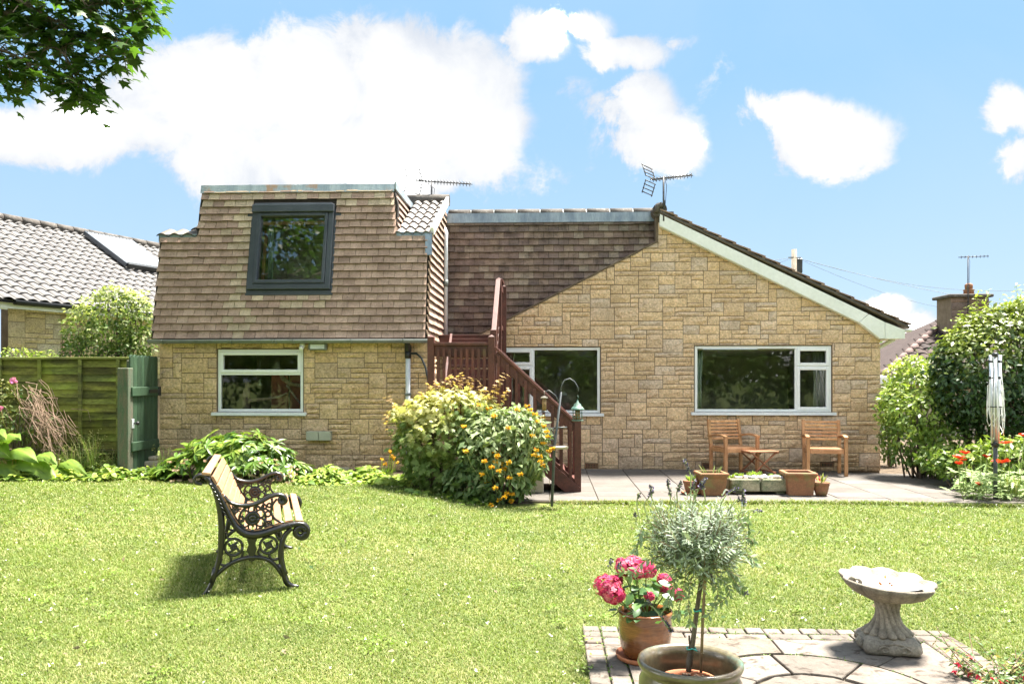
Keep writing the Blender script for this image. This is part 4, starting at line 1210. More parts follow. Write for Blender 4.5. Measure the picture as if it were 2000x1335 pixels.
# corner strip of lead, verge mortar, white downpipe
m = MB(); m.beam((xr_t + .01, ytile(PZ0 - .02) - .03, PZ0 - .02), (xr_t + .02, ytile(PZ0 - .32) - .03, PZ0 - .34), .10, .012, (0, 1, 0)); hb(m, 'lead_soaker', M['lead'])
m = MB(); m.beam((XR + .035, PY0 - .02, PZ0 + .03), (XR + .035, PYR, pz(PYR) + .03), .05, .12, (0, 0, 1)); hb(m, 'verge_board', M['barge'], bevel=.004)
yp_ = XP(870, 500, XR + .06).y
m = MB(); m.tube([(XR + .065, yp_, 2.1), (XR + .065, yp_, 3.80), (XR + .065, yp_ + .05, 3.92), (XR + .03, yp_ + .1, 4.0)], .034, 10); pipe_w = hb(m, 'downpipe', M['pipe'])
m = MB(); m.tube([(XR + .065, yp_, 3.02), (XR + .065, yp_, 3.14)], .040, 10); hb(m, 'pipe_joint', M['gutter'], pipe_w)
# the old pitched roof, pantiled, showing at both sides of the dormer
def pantile_obj(parent, corner, ax, up, w, l, tint, store):
    store.append((corner, ax, up, w, l, tint))
def pantile_mesh(w, l, th=.014, seg=8, amp=.038):
    """S-section tile: local x across, y up the slope, z outward"""
    vs, fs = [], []
    for j, (y, dz) in enumerate(((0, .026), (.045, .024), (l, 0.0))):
        for lay in (0, 1):
            for i in range(seg + 1):
                t = i / seg
                z = amp * (math.sin(2 * math.pi * t - .6) * .6 + .4 * math.sin(4 * math.pi * t) * .25) + dz - lay * th
                vs.append((w * t * 1.06, y, z))
    n = seg + 1
    def ix(j, lay, i): return j * 2 * n + lay * n + i
    for i in range(seg):
        for j in (0, 1): fs.append((ix(j, 0, i), ix(j, 0, i + 1), ix(j + 1, 0, i + 1), ix(j + 1, 0, i)))
        fs.append((ix(0, 1, i), ix(0, 0, i), ix(0, 0, i + 1), ix(0, 1, i + 1))[::-1])
    fs.append((ix(0, 1, 0), ix(0, 0, 0), ix(2, 0, 0), ix(2, 1, 0))); fs.append((ix(0, 1, seg), ix(0, 0, seg), ix(2, 0, seg), ix(2, 1, seg))[::-1])
    return vs, fs
def nose(tint, seg): return [tuple(c * .30 for c in tint)] * (2 * seg + 2) + [tint] * (4 * seg + 4)  # front edge tinted dark: painted shade between the courses
PC_ = {}
def pantiles(parent, off, store, mat, limit=300, name='pantile'):
    rest = MB()
    for i, (c, ax, up, w, l, tint) in enumerate(store):
        ax, up = Vector(ax).normalized(), Vector(up).normalized(); nz = ax.cross(up).normalized()
        R = Matrix((ax, up, nz)).transposed()
        if i < limit:
            key = (round(w, 3), round(l, 3), tint, mat.name)
            if key not in PC_:
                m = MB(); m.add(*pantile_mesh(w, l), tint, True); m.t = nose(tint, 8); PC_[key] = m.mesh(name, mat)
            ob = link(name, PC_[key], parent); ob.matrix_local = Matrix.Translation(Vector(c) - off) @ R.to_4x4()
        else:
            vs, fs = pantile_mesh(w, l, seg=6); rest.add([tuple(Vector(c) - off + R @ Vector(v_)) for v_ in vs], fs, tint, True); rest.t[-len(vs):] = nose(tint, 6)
    if rest.v: rest.build('far_pantiles', mat, parent, kind='stuff')
PT = [(.20, .17, .15), (.23, .20, .178), (.175, .148, .132), (.25, .22, .198), (.215, .18, .155)]
m = MB(); 
m.add([(ur_b - .1, PY0 + .05, pz(PY0 + .05) - .03), (XR + .02, PY0 + .05, pz(PY0 + .05) - .03), (XR + .02, PYR, pz(PYR) - .03), (ur_b - .1, PYR, pz(PYR) - .03)], [(0, 1, 2, 3)])
m.add([(XL - .1, PY0 + .05, pz(PY0 + .05) - .03), (ul_b + .1, PY0 + .05, pz(PY0 + .05) - .03), (ul_b + .1, PY0 + .6, pz(PY0 + .6) - .03)], [(0, 1, 2)])
oldroof = hb(m, 'old_roof', M['felt'])
store = []; L_ = .31
cs, sn = math.cos(math.radians(24.9)), math.sin(math.radians(24.9))
nrow = int((PYR - PY0) / (L_ * cs)) + 1
xe0, xe1 = ur_b - .03, XR + .045
kx_ = 4; wti = (xe1 - xe0) / kx_ / 1.0
for r in range(nrow):
    y = PY0 - .07 + r * L_ * cs
    for i in range(kx_):
        store.append(((xe0 + i * wti, y, pz(y) + .015), (1, 0, 0), (0, cs, sn), wti, L_ + .04, PT[rng.integers(5)]))
for r in range(2):
    y = PY0 - .07 + r * L_ * cs
    for i in range(4 - r * 2):
        x = xl_t - .05 + (i + r * 2) * .20
        if x < ul_b - .1: store.append(((x, y, pz(y) + .01), (1, 0, 0), (0, cs, sn), .20, L_ + .04, (.12, .09, .06)))
pantiles(oldroof, HL, store, M['pantile'])
m = MB(); m.tube([(ur_t - .1, PYR + .02, pz(PYR) + .03), (XR + .06, PYR + .02, pz(PYR) + .03)], .10, 10); hb(m, 'ridge_tile', M['ridge'], oldroof)
m = MB(); m.box((xl_t - .02, ytile(zled) - .02, zled - .07), (ul_b, ytile(zled) + .06, zled + .03)); hb(m, 'lead_flashing', M['lead'], oldroof)
m = MB(); m.box((ur_b, ytile(zled) - .02, zled - .07), (xr_t + .02, ytile(zled) + .06, zled + .04)); hb(m, 'lead_flashing', M['lead'], oldroof)
# gutter, brackets, downpipe of the left block
yg, zg = 11.66, ZE - .03
m = MB()
prof = [(.055 * math.cos(a), .055 * math.sin(a)) for a in np.linspace(math.pi, 2 * math.pi, 9)]
xa, xb = Wt(294, 664).x, XR + .06
vs = [(xa, yg + p, zg + q) for p, q in prof] + [(xb, yg + p, zg + q) for p, q in prof] + [(xa, yg + p * .86, zg + q * .86) for p, q in prof] + [(xb, yg + p * .86, zg + q * .86) for p, q in prof]
fs = [(i, i + 1, i + 10, i + 9) for i in range(8)] + [(i + 18, i + 27, i + 28, i + 19) for i in range(8)] + [(0, 9, 27, 18), (8, 26, 35, 17)] + [(i, i + 18, i + 19, i + 1) for i in range(8)] + [(i + 9, i + 10, i + 28, i + 27) for i in range(8)]
m.add(vs, fs, (1, 1, 1), True)
gut = hb(m, 'gutter', M['gutter'])
for px in (322, 455, 536, 542, 577, 688, 790):
    xx = Wt(px, 664).x; m = MB()
    m.add([(xx + d, yg + p * 1.12, zg + q * 1.12) for d in (-.012, .012) for p, q in prof], [(i, i + 1, i + 10, i + 9) for i in range(8)], (1, 1, 1), True)
    mm = hb(m, 'gutter_bracket', M['gutter'], gut); md = mm.modifiers.new('t', 'SOLIDIFY'); md.thickness = .006
m = MB(); m.box((XL - .12, YL - .11, ZE - .002), (XR + .02, YL + .26, ZE + .012)); hb(m, 'soffit', M['stone'] if False else M['mortar'])
xd_ = W(797, 760, YL - .07).x
m = MB(); m.tube([(xd_, YL - .075, .05), (xd_, YL - .075, 1.93)], .036, 12); dp = hb(m, 'downpipe', M['pipe'])
m = MB(); m.tube([(xd_, YL - .075, 1.80), (xd_, YL - .075, 1.90)], .048, 12); m.tube([(xd_, YL - .075, 1.90), (xd_, YL - .075, 1.97), (xd_, YL - .13, 2.01), (xd_, YL - .17, ZE - .07)], [.052, .050, .040, .032], 12); hb(m, 'pipe_diverter', M['black'], dp)
m = MB(); m.tube([(xd_ - .05, YL - .075, 1.28), (xd_ + .05, YL - .075, 1.28)], .008, 6); m.tube([(xd_, YL - .075, 1.26), (xd_, YL - .075, 1.30)], .043, 12); hb(m, 'pipe_clip', M['gutter'], dp)
h0 = Vector((xd_ + .03, YL - .1, 1.87))
m = MB(); m.tube([h0, h0 + Vector((.10, -.02, .0)), h0 + Vector((.18, -.05, -.07)), h0 + Vector((.24, -.08, -.2)), h0 + Vector((.29, -.12, -.42)), h0 + Vector((.33, -.16, -.75))], .016, 8); hb(m, 'hose', M['black'], dp)
# roof window
wd = MB(); nrm_ = Vector((0, -math.cos(LEAN), math.sin(LEAN)))
def wt2(fx, fz, d=0.0):
    x = wx0 + (wx1 - wx0) * fx; z = wz0 + (wz1 - wz0) * fz
    return Vector((x, ytile(z), z)) + nrm_ * d
def leanbox(mb, a0, b0, a1, b1, d0, d1):
    vs = [wt2(a0, b0, d0), wt2(a1, b0, d0), wt2(a1, b1, d0), wt2(a0, b1, d0), wt2(a0, b0, d1), wt2(a1, b0, d1), wt2(a1, b1, d1), wt2(a0, b1, d1)]
    mb.add(vs, [(0, 3, 2, 1), (4, 5, 6, 7), (0, 1, 5, 4), (1, 2, 6, 5), (2, 3, 7, 6), (3, 0, 4, 7)])
for q in ((0, 0, .065, 1), (.935, 0, 1, 1), (.065, .0, .935, .06), (.065, .93, .935, 1)): leanbox(wd, *q, -.10, .075)
rw = hb(wd, 'roof_window', M['anth'], bevel=.006)
m = MB(); leanbox(m, -.005, .895, 1.005, .985, .078, .115); leanbox(m, .02, .96, .98, 1.005, .06, .10); hb(m, 'window_hood', M['anth'], rw, bevel=.008)
m = MB()
for q in ((.068, .065, .105, .89), (.895, .065, .932, .89), (.105, .065, .895, .105), (.105, .855, .895, .89)): leanbox(m, *q, .0, .088)
hb(m, 'sash', M['anth'], rw, bevel=.005)
m = MB(); m.add([wt2(.103, .103, .03), wt2(.897, .103, .03), wt2(.897, .858, .03), wt2(.103, .858, .03)], [(0, 1, 2, 3)]); hb(m, 'pane', M['roofglass'], rw)
m = MB(); leanbox(m, -.03, -.06, 1.03, -.004, -.03, .03); leanbox(m, -.08, .84, -.002, .95, -.03, .02); leanbox(m, 1.002, .84, 1.08, .95, -.03, .02); leanbox(m, -.025, .0, -.002, .84, -.03, .035); leanbox(m, 1.002, .0, 1.025, .84, -.03, .035)
hb(m, 'window_flashing', M['anth'], rw, bevel=.004)
m = MB(); leanbox(m, .06, .10, .10, .82, -.3, -.26); leanbox(m, .10, .05, .9, .10, -.28, -.05); leanbox(m, .10, .79, .9, .83, -.2, -.05); hb(m, 'window_lining', M['teak'], rw)
m = MB()
for q in ((0, -.1, .02, 1.1), (.98, -.1, 1, 1.1)): leanbox(m, *q, -1.6, -.10)
leanbox(m, 0, 1.08, 1, 1.1, -1.6, -.10); leanbox(m, 0, -.1, 1, -.08, -1.6, -.10); leanbox(m, 0, -.1, 1, 1.1, -1.62, -1.6)
hb(m, 'room', M['room'])
p_ = wt2(.18, .46, -.18); o = curtain('curtain', 'pale green curtain at the left side of the attic roof window', p_.x - .06, p_.x + .04, wz0 + .15, wz1 - .12, p_.y + .06, M['teal_curtain'], 2)

# ---- tile hanging between the left block and the gable
RY0, RLE = 13.74, .06
def yrec(z): return RY0 + (z - 2.0) * RLE
rz0, rz1 = W(900, 662, RY0).z - .12, W(1000, 433, yrec(4.2)).z
rx0, rx1 = XR + .0, gB[0] + .015
m = MB(); m.add([(rx0, yrec(rz0) + .01, rz0), (rx1, yrec(rz0) + .01, rz0), (rx1, yrec(rz1 + .1) + .01, rz1 + .1), (rx0, yrec(rz1 + .1) + .01, rz1 + .1),
                 (rx0, 14.4, rz0), (rx1, 14.4, rz0), (rx1, 14.4, rz1 + .1), (rx0, 14.4, rz1 + .1)], MB.BOXF and [(0, 1, 2, 3), (5, 4, 7, 6), (4, 0, 3, 7), (1, 5, 6, 2), (3, 2, 6, 7), (4, 5, 1, 0)])
rec = hb(m, 'recess_face', M['felt'])
lst = []
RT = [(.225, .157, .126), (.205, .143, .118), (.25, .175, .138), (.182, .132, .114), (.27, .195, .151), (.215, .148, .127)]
r = 0; z = rz0
while z < rz1 - .03:
    x = rx0 - (TW / 2 if r % 2 else 0)
    while x < rx1:
        a, b = max(x, rx0), min(x + TW, rx1)
        if b - a > .03 and diag_z(b) < z + GAUGE + .25:
            pale = rng.random() < .10
            t = (.32, .25, .195) if pale else RT[rng.integers(6)]
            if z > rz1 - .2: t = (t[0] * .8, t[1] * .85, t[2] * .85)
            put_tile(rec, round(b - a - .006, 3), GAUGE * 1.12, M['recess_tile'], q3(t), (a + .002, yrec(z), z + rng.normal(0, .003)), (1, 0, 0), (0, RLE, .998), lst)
        x += TW
    z += GAUGE; r += 1
flush_tiles(rec, lst, 'tile', 300)
m = MB(); m.beam((gA[0] - 1.2, YR - .012, diag_z(gA[0] - 1.2) + .012), (gB[0], YR - .012, gB[1] + .012), .045, .022, (0, 0, 1)); hb(m, 'mortar_fillet', M['mortar'])
m = MB(); m.box((gB[0] - .03, YR - .006, gB[1] - .01), (gB[0] + .02, YR + .3, W(1285, 420, YR).z)); hb(m, 'mortar_fillet', M['mortar'])
m = MB(); zf0, zf1 = rz1 - .02, W(1000, 417, yrec(4.2)).z
m.box((rx0 + .02, yrec(rz1) - .045, zf0), (rx1 + .01, yrec(rz1) - .02, zf1)); 
for k in range(1, 5): xx = rx0 + (rx1 - rx0) * k / 5; m.box((xx, yrec(rz1) - .050, zf0 - .004), (xx + .018, yrec(rz1) - .046, zf1))
hb(m, 'lead_flashing', M['lead'])
yr_ = yrec(rz1) + .10; zr_ = zf1 + .01
for k in range(9):
    a, b = rx0 + .05 + (rx1 - rx0 - .05) * k / 9, rx0 + .05 + (rx1 - rx0 - .05) * (k + 1) / 9
    m = MB(); m.tube([(a + .008, yr_, zr_ - .02), (b - .008, yr_, zr_ - .02)], .105, 12); hb(m, 'ridge_tile', M['ridge'])
m = MB(); m.box((rx0 + .02, yr_ - .085, zf1 - .01), (rx1, yr_ + .1, zr_ - .01)); m.tube([(rx0 + .05, yr_, zr_ - .02), (rx1, yr_, zr_ - .02)], .088, 10); hb(m, 'ridge_mortar', M['barge'])
m = MB(); m.prism([(yr_, zr_ + .02), (22, zr_ - 3), (22, zr_ - 3.2), (yr_, zr_ - .2)], rx0, rx1 + .3, 'x'); hb(m, 'back_roof_slope', M['ridge'])

# ---- the gable's right-hand roof slope, verge tiles, bargeboard, boxed eaves
vA, vB = Vector((*xv(1287, 409),)).to_3d() if False else xv(1287, 411), xv(1772, 636)
def slope_pt(t, d=0.0):
    x = vA[0] + (vB[0] - vA[0]) * t; z = vA[1] + (vB[1] - vA[1]) * t
    ln = math.hypot(vB[0] - vA[0], vB[1] - vA[1]); nx, nz = -(vB[1] - vA[1]) / ln, (vB[0] - vA[0]) / ln
    return (x + nx * d, z + nz * d)
VO = YR - .14                                                   # verge overhang
m = MB(); m.prism([slope_pt(0, -.02), slope_pt(1, -.02), slope_pt(1, -.06), slope_pt(0, -.06)], VO + .01, 22, 'y'); roofr = hb(m, 'roof_slope', M['mortar'])
RTN = 17
SLOPE_T = [(.235, .155, .115), (.26, .175, .13), (.205, .14, .11), (.28, .20, .15)]
for i in range(RTN):                                            # courses seen end-on: one tile wide pieces along the verge, the rest of each course as one strip
    t0, t1 = i / RTN, (i + 1.18) / RTN
    p0, p1 = slope_pt(t0, .004), slope_pt(min(t1, 1.0), .03)
    q0, q1 = slope_pt(t0, -.018), slope_pt(min(t1, 1.0), .006)
    for (ya, yb_, nm) in ((VO, VO + .33, 'verge_tile'), (VO + .334, 22, 'tile_course')):
        m = MB(); m.prism([p0, p1, q1, q0], ya, yb_, 'y', SLOPE_T[rng.integers(4)]); hb(m, nm, M['tile'], roofr, bevel=.003 if nm == 'verge_tile' else 0)
m = MB(); m.prism([slope_pt(.0, -.02), slope_pt(1, -.02), slope_pt(1, -.05), slope_pt(0, -.05)], VO + .004, VO + .03, 'y'); hb(m, 'verge_undercloak', M['ridge'], roofr)
# left verge of the roof ridge end
m = MB(); m.tube([(xs_ + .02, VO + .02, vA[1] - .005), (xs_ + .02, 22, vA[1] - .005)], .115, 12); hb(m, 'ridge_tile', M['ridge'], roofr)
m = MB(); m.tube([(xs_ - .05, VO + .005, vA[1] - .06), (xs_ - .02, VO + .005, vA[1] + .05), (xs_ + .05, VO + .005, vA[1] + .07)], .045, 8); hb(m, 'ridge_mortar', M['ridge'], roofr)
# bargeboard
def px2(px, py): return xv(px, py)
b1, b2, b3, b4 = px2(1290, 424), px2(1690, 620), px2(1680, 618), px2(1290, 440)
m = MB(); m.prism([px2(1288, 424), px2(1708, 627), px2(1690, 636), px2(1672, 612), px2(1286, 441)] if False else [px2(1287, 421), px2(1690, 614), px2(1672, 630), px2(1286, 443)], VO + .012, VO + .037, 'y'); barge = hb(m, 'bargeboard', M['barge'])
m = MB(); m.prism([px2(1691, 614.5), px2(1722, 630), px2(1722, 661), px2(1714, 662), px2(1673, 630)], VO + .012, VO + .037, 'y'); hb(m, 'bargeboard', M['barge'])
m = MB(); m.prism([px2(1723, 630), px2(1761, 645), px2(1761, 662), px2(1723, 662)], VO + .014, VO + .039, 'y'); boxend = hb(m, 'eaves_box', M['barge'])
m = MB(); a, b = px2(1761, 645), px2(1722, 662)
m.box((b[0], VO + .04, b[1]), (a[0], 22, b[1] + .012)); m.box((a[0] - .018, VO + .04, b[1] + .012), (a[0], 22, a[1])); hb(m, 'soffit', M['barge'])
m = MB(); m.prism([px2(1287, 445), px2(1672, 631), px2(1714, 663), px2(1718, 655), px2(1680, 622), px2(1290, 436)], VO + .037, YR + .004, 'y'); hb(m, 'verge_soffit', M['barge'])
m = MB(); e = px2(1762, 643); vs = [(e[0] + .005 + .05 + .05 * math.cos(a_), VO - .02, e[1] + .05 * math.sin(a_)) for a_ in np.linspace(math.pi, 2 * math.pi, 8)]
vs = vs + [(x, 22, z) for x, y, z in vs]; m.add(vs, [(i, i + 1, i + 9, i + 8) for i in range(7)] + [tuple(range(8))], (1, 1, 1), True); go = hb(m, 'gutter', M['upvc']); go.modifiers.new('t', 'SOLIDIFY').thickness = .005
m = MB(); e = px2(1745, 664); f_ = px2(1722, 676); m.tube([(e[0] + .1, VO + .35, e[1] + .02), (e[0] - .02, VO + .35, e[1] - .04), (f_[0], VO + .35, f_[1] - .04), (f_[0] + .02, VO + .35, f_[1] - .15), (f_[0] + .02, VO + .35, .05)], .034, 10); hb(m, 'downpipe', M['upvc'])
# small fittings on the left block
def on_wall(px, py): return W(px, py, YL)
a, b = on_wall(602, 859), on_wall(650, 841)
m = MB()
for (p0, p1) in ((a.x, (a.x + b.x) / 2 - .002), ((a.x + b.x) / 2 + .002, b.x)): m.cbox((p0, YL - .12, a.z), (p1, YL - .02, b.z), .008)
hb(m, 'meter_box', M['meter'])
a, b = on_wall(607, 684), on_wall(642, 670)
m = MB(); m.cbox((a.x, YL - .13, a.z), (b.x, YL - .05, b.z), .012); m.tube([(a.x + .15, YL - .06, (a.z + b.z) / 2), (a.x + .15, YL - .01, (a.z + b.z) / 2)], .03, 8); fl = hb(m, 'security_light', M['gutter'])
m = MB(); m.box((a.x + .03, YL - .134, a.z + .02), (b.x - .03, YL - .131, b.z - .02)); hb(m, 'light_lens', M['pipe'], fl)
a = on_wall(594, 676); m = MB(); m.cbox((a.x - .035, YL - .12, a.z - .03), (a.x + .035, YL - .04, a.z + .05), .02); m.ball((a.x - .005, YL - .12, a.z - .03), .035, 10, 6); hb(m, 'motion_sensor', M['upvc'])
a, b = on_wall(632, 940), on_wall(692, 908); m = MB(); m.cbox((a.x, YL - .30, a.z), (b.x, YL - .26, b.z), .01); t_ = m.build('stone_slab', M['block']); tag(t_, 'pale flat slab leaning on the wall below the meter box', 'slab')
# ------------------------------------------------------------------ staircase
rng = np.random.default_rng(44)
def wood(v=.12): 
    k = rng.uniform(1 - v, 1 + v); return (k, k, k)
XB, XT, LZ = .395, -.745, 1.06                                  # foot and head of the first flight, landing height
SY0, SY1 = 10.84, 11.68
XLAND = -1.55
st = thing('outdoor_staircase', 'dark red-brown timber staircase climbing from patio to upper door', 'staircase', (XB, SY0, 0))
def sb(m, name, mat='stair', bevel=.004, parent=None):
    l = Vector((XB, SY0, 0)); m.v = [(a - l.x, b - l.y, c - l.z) for a, b, c in m.v]
    return m.build(name, M[mat], parent or st, bevel)
def newel(x, y, z0, z1, s=.088):
    m = MB(); m.box((x - s / 2, y - s / 2, z0), (x + s / 2, y + s / 2, z1), wood())
    m.add([(x - s / 2, y - s / 2, z1), (x + s / 2, y - s / 2, z1), (x + s / 2, y + s / 2, z1), (x - s / 2, y + s / 2, z1), (x, y, z1 + .03)], [(0, 1, 4), (1, 2, 4), (2, 3, 4), (3, 0, 4)], wood())
    return sb(m, 'newel_post')
for y in (SY0, SY1): newel(XB, y, 0.01, .99)
newel(XT, SY0, 0.01, 2.06); newel(XLAND, SY0, .01, 2.06); newel(XT - .03, SY1, .01, 2.20)
sl = (LZ) / (XB - XT)
def rail_z(x, off): return LZ - (x - XT) * sl + off
for y in (SY0, SY1):
    for off, h in ((.90, .035), (.80, .12), (.10, .06)):
        m = MB(); m.beam((XT + .044, y, rail_z(XT + .044, off)), (XB - .044, y, rail_z(XB - .044, off)), .035 if h > .05 else .085, h, (0, 0, 1), wood()); sb(m, 'handrail' if off > .8 else 'rail_board')
    n = 9
    for i in range(n):
        x = XT + (XB - XT) * (i + .8) / (n + .6)
        m = MB(); yy = y - .028; m.box((x - .019, yy - .019, rail_z(x, .02)), (x + .019, yy + .019, rail_z(x, .84)), wood()); sb(m, 'baluster', bevel=.003)
    m = MB(); m.prism([(XT, LZ + .02), (XB + .03, .06 + .02), (XB + .03, .01), (XB - .16, .01), (XT, LZ - .24)], y - .055 - .012, y - .055 + .012, 'y', wood()) if y == SY0 else m.prism([(XT, LZ + .02), (XB, .08), (XB, .01), (XB - .16, .01), (XT, LZ - .24)], y + .03, y + .055, 'y', wood())
    sb(m, 'stringer')
for i in range(6):
    x = XB - .02 - (i + 1) * (XB - XT) / 6.2; z = (i + 1) * LZ / 7
    m = MB(); m.box((x, SY0 + .0, z - .036), (x + .22, SY1, z), wood()); sb(m, 'tread')
    m = MB(); m.box((x + .19, SY0 + .01, z - .15), (x + .21, SY1 - .01, z - .04), wood()); sb(m, 'riser')
# landing
for i in range(7):
    y = SY0 + .05 + i * .12; m = MB(); m.box((XLAND, y, LZ - .03), (XT, y + .112, LZ), wood()); sb(m, 'deck_board')
m = MB(); m.box((XLAND, SY0 - .02, LZ - .20), (XT, SY0 + .025, LZ - .032), wood()); sb(m, 'fascia_board')
m = MB(); m.box((XLAND + .045, SY0 - .05, 1.945), (XT - .045, SY0 + .05, 1.985), wood()); sb(m, 'handrail')
m = MB(); m.box((XLAND + .045, SY0 - .018, 1.80), (XT - .045, SY0 + .018, 1.943), wood()); sb(m, 'rail_board')
for i in range(9):
    x = XLAND + .10 + i * (XT - XLAND - .16) / 8.4
    m = MB(); m.box((x - .019, SY0 - .057, LZ - .1), (x + .019, SY0 - .019, 1.90), wood()); sb(m, 'baluster', bevel=.003)
# second flight, up along the cheek of the left block
YT_, ZT_ = 12.85, 2.20
s2 = (ZT_ - LZ) / (YT_ - SY1)
for x in (XLAND + .03, XT - .05):
    m = MB(); m.prism([(SY1, LZ - .05), (SY1 + .2, LZ - .2), (YT_, ZT_ - .25), (YT_, ZT_ + .02), (SY1, LZ + .1)], x - .018, x + .018, 'x', wood()); sb(m, 'stringer')
for i in range(6):
    y = SY1 + (i + .3) * (YT_ - SY1) / 6.3; z = LZ + (i + 1) * (ZT_ - LZ) / 7
    m = MB(); m.box((XLAND + .05, y, z - .036), (XT - .07, y + .22, z), wood()); sb(m, 'tread')
    m = MB(); m.box((XLAND + .05, y + .17, z), (XT - .07, y + .19, z + .10), wood()); sb(m, 'riser')
m = MB(); m.box((XR + .03, YT_ + .02, ZT_ - .04), (XT, YR - .05, ZT_), wood()); sb(m, 'landing_board')
m = MB(); m.box((XR + .03, YT_ + .02, ZT_ - .22), (XT, YT_ + .06, ZT_ - .042), wood()); sb(m, 'fascia_board')
newel(XT - .02, YT_ - .03, ZT_ - 1.2, 3.06); newel(XT + .02, YR - .12, .02, 3.02)
for off, h in ((.86, .04), (.76, .13), (.12, .07)):
    m = MB(); m.beam((XT - .03, SY1 + .05, LZ + .25 + off), (XT - .03, YT_ - .08, ZT_ + off - .02), .07 if h < .05 else .035, h, (0, 0, 1), wood()); sb(m, 'handrail' if off > .8 else 'rail_board')
    m = MB(); m.beam((XT, YT_ + .02, ZT_ + off), (XT, YR - .17, ZT_ + off), .07 if h < .05 else .035, h, (0, 0, 1), wood()); sb(m, 'handrail' if off > .8 else 'rail_board')
for i in range(8):
    f_ = (i + .7) / 8.4; y = SY1 + (YT_ - SY1) * f_; z = LZ + .2 + (ZT_ - LZ - .2) * f_
    m = MB(); m.box((XT - .05, y - .019, z + .05), (XT - .012, y + .019, z + .82), wood()); sb(m, 'baluster', bevel=.003)
m = MB(); m.box((XLAND + .2, SY0 + .1, .02), (XLAND + .9, SY1 - .1, .8), wood()); 
a = G(1025, 968); b = G(1050, 968)
m = MB(); m.box((-.02, 0, 0), (.34, .5, .44), (1, 1, 1)); t_ = m.build('storage_block', M['block'], None, .01); t_.location = (a.x - .1, a.y + .15, .02); tag(t_, 'plain pale block standing under the foot of the wooden stairs', 'block')

# ------------------------------------------------------------------ television aerials
def yagi(name, label, base, h, aim, boom, n, el, reflector=True, second=None):
    t = thing(name, label, 'aerial', base, 0, 'television aerials')
    m = MB(); m.tube([(0, 0, -.25), (0, 0, h)], .016, 8); m.build('mast', M['aerial'], t)
    m = MB(); a = Vector((math.cos(aim), math.sin(aim), second or 0)); s = Vector((-a.y, a.x, 0)).normalized()
    c = Vector((0, 0, h - .03))
    p0, p1 = c - a * boom * .32, c + a * boom * .68
    m.tube([p0, p1], .011, 6); m.build('boom', M['aerial'], t)
    m = MB()
    for i in range(n):
        p = p0 + (p1 - p0) * ((i + .8) / n); q = el * (1 - .45 * i / n)
        m.tube([p - s * q, p + s * q], .007, 5); m.tube([p - Vector((0, 0, .045)), p + Vector((0, 0, .045))], .006, 5)
    m.build('elements', M['aerial'], t, kind='stuff')
    if reflector:
        m = MB()
        for sg in (1, -1):
            k = Vector((0, 0, 1)) * sg
            for j in range(4):
                p = p0 + k * (.04 + .06 * j) - a * (.02 * j); m.tube([p - s * .20, p + s * .20], .009, 5)
            for e in (-.18, .18): m.tube([p0 + k * .03 + s * e, p0 + k * .24 + s * e - a * .07], .009, 5)
        m.build('reflector', M['aerial'], t)
    m = MB(); m.tube([p0 + a * .25, c + Vector((.05, 0, -.12)), (.02, 0, -.1), (.02, 0.0, h * .2)], .005, 5); m.build('aerial_cable', M['black'], t)
    return t
pA = W(843, 392, 14.0)
yagi('tv_aerial', 'long tilted television aerial above the ridge of the small pantiled roof', (pA.x, 14.0, pA.z), .36, math.radians(-38), 1.35, 18, .10, True, -.20)
pB = W(1296, 402, 13.48)
yagi('tv_aerial', 'tall television aerial with square reflectors standing at the gable peak', (pB.x, 13.48, pB.z), .48, math.radians(-32), .72, 12, .12, True, -.03)

# ------------------------------------------------------------------ left: fence, gate, steps
zg0 = .13
FY = 11.55
t = thing('garden_fence', 'mossy green larch-lap fence panel with upright battens beside open gate', 'fence', (W(120, 800, FY).x, FY, zg0))
FL = Vector((W(120, 800, FY).x, FY, zg0))
def fb(m, name, mat='fence', bevel=0): 
    m.v = [(a - FL.x, b - FL.y, c - FL.z) for a, b, c in m.v]; return m.build(name, M[mat], t, bevel)
fx0, fx1 = W(-720, 800, FY).x, W(252, 800, FY).x
ftop, fbot = W(100, 702, FY).z, W(100, 876, FY).z
nb = 12
for i in range(nb):
    z0 = fbot + (ftop - fbot) * i / nb; z1 = z0 + (ftop - fbot) / nb * 1.22
    for (xa, xb_) in ((fx0, W(-560, 800, FY).x), (W(-560, 800, FY).x, W(-400, 800, FY).x), (W(-400, 800, FY).x, W(-240, 800, FY).x), (W(-240, 800, FY).x, W(-79, 800, FY).x), (W(-79, 800, FY).x, W(81, 800, FY).x), (W(81, 800, FY).x, W(160, 800, FY).x), (W(160, 800, FY).x, fx1)):
        m = MB(); v_ = rng.uniform(.55, 1.6); v_ *= 1.2; tn = (v_ * rng.uniform(.9, 1.1), v_, v_ * .8)
        w0, w1 = rng.normal(0, .006, 2)
        m.add([(xa, FY - .028, z0 + w0), (xb_, FY - .028, z0 + w1), (xb_, FY - .004, min(z1, ftop)), (xa, FY - .004, min(z1, ftop)), (xa, FY - .014, z0 + w0), (xb_, FY - .014, z0 + w1), (xb_, FY + .006, min(z1, ftop)), (xa, FY + .006, min(z1, ftop))],
              [(0, 1, 2, 3), (5, 4, 7, 6), (4, 5, 1, 0), (1, 5, 6, 2), (3, 2, 6, 7), (4, 0, 3, 7)], tn)
        for i_ in (2, 3, 6, 7): m.t[i_] = tuple(c * .38 for c in tn)  # board tops tinted darker, painting the shade under the lap above
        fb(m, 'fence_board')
for px in (-560, -400, -240, -79, 4, 81, 160, 234):
    x = W(px, 800, FY).x; m = MB(); m.cbox((x - .026, FY - .062, fbot - .02), (x + .026, FY - .03, ftop), .004); fb(m, 'batten')
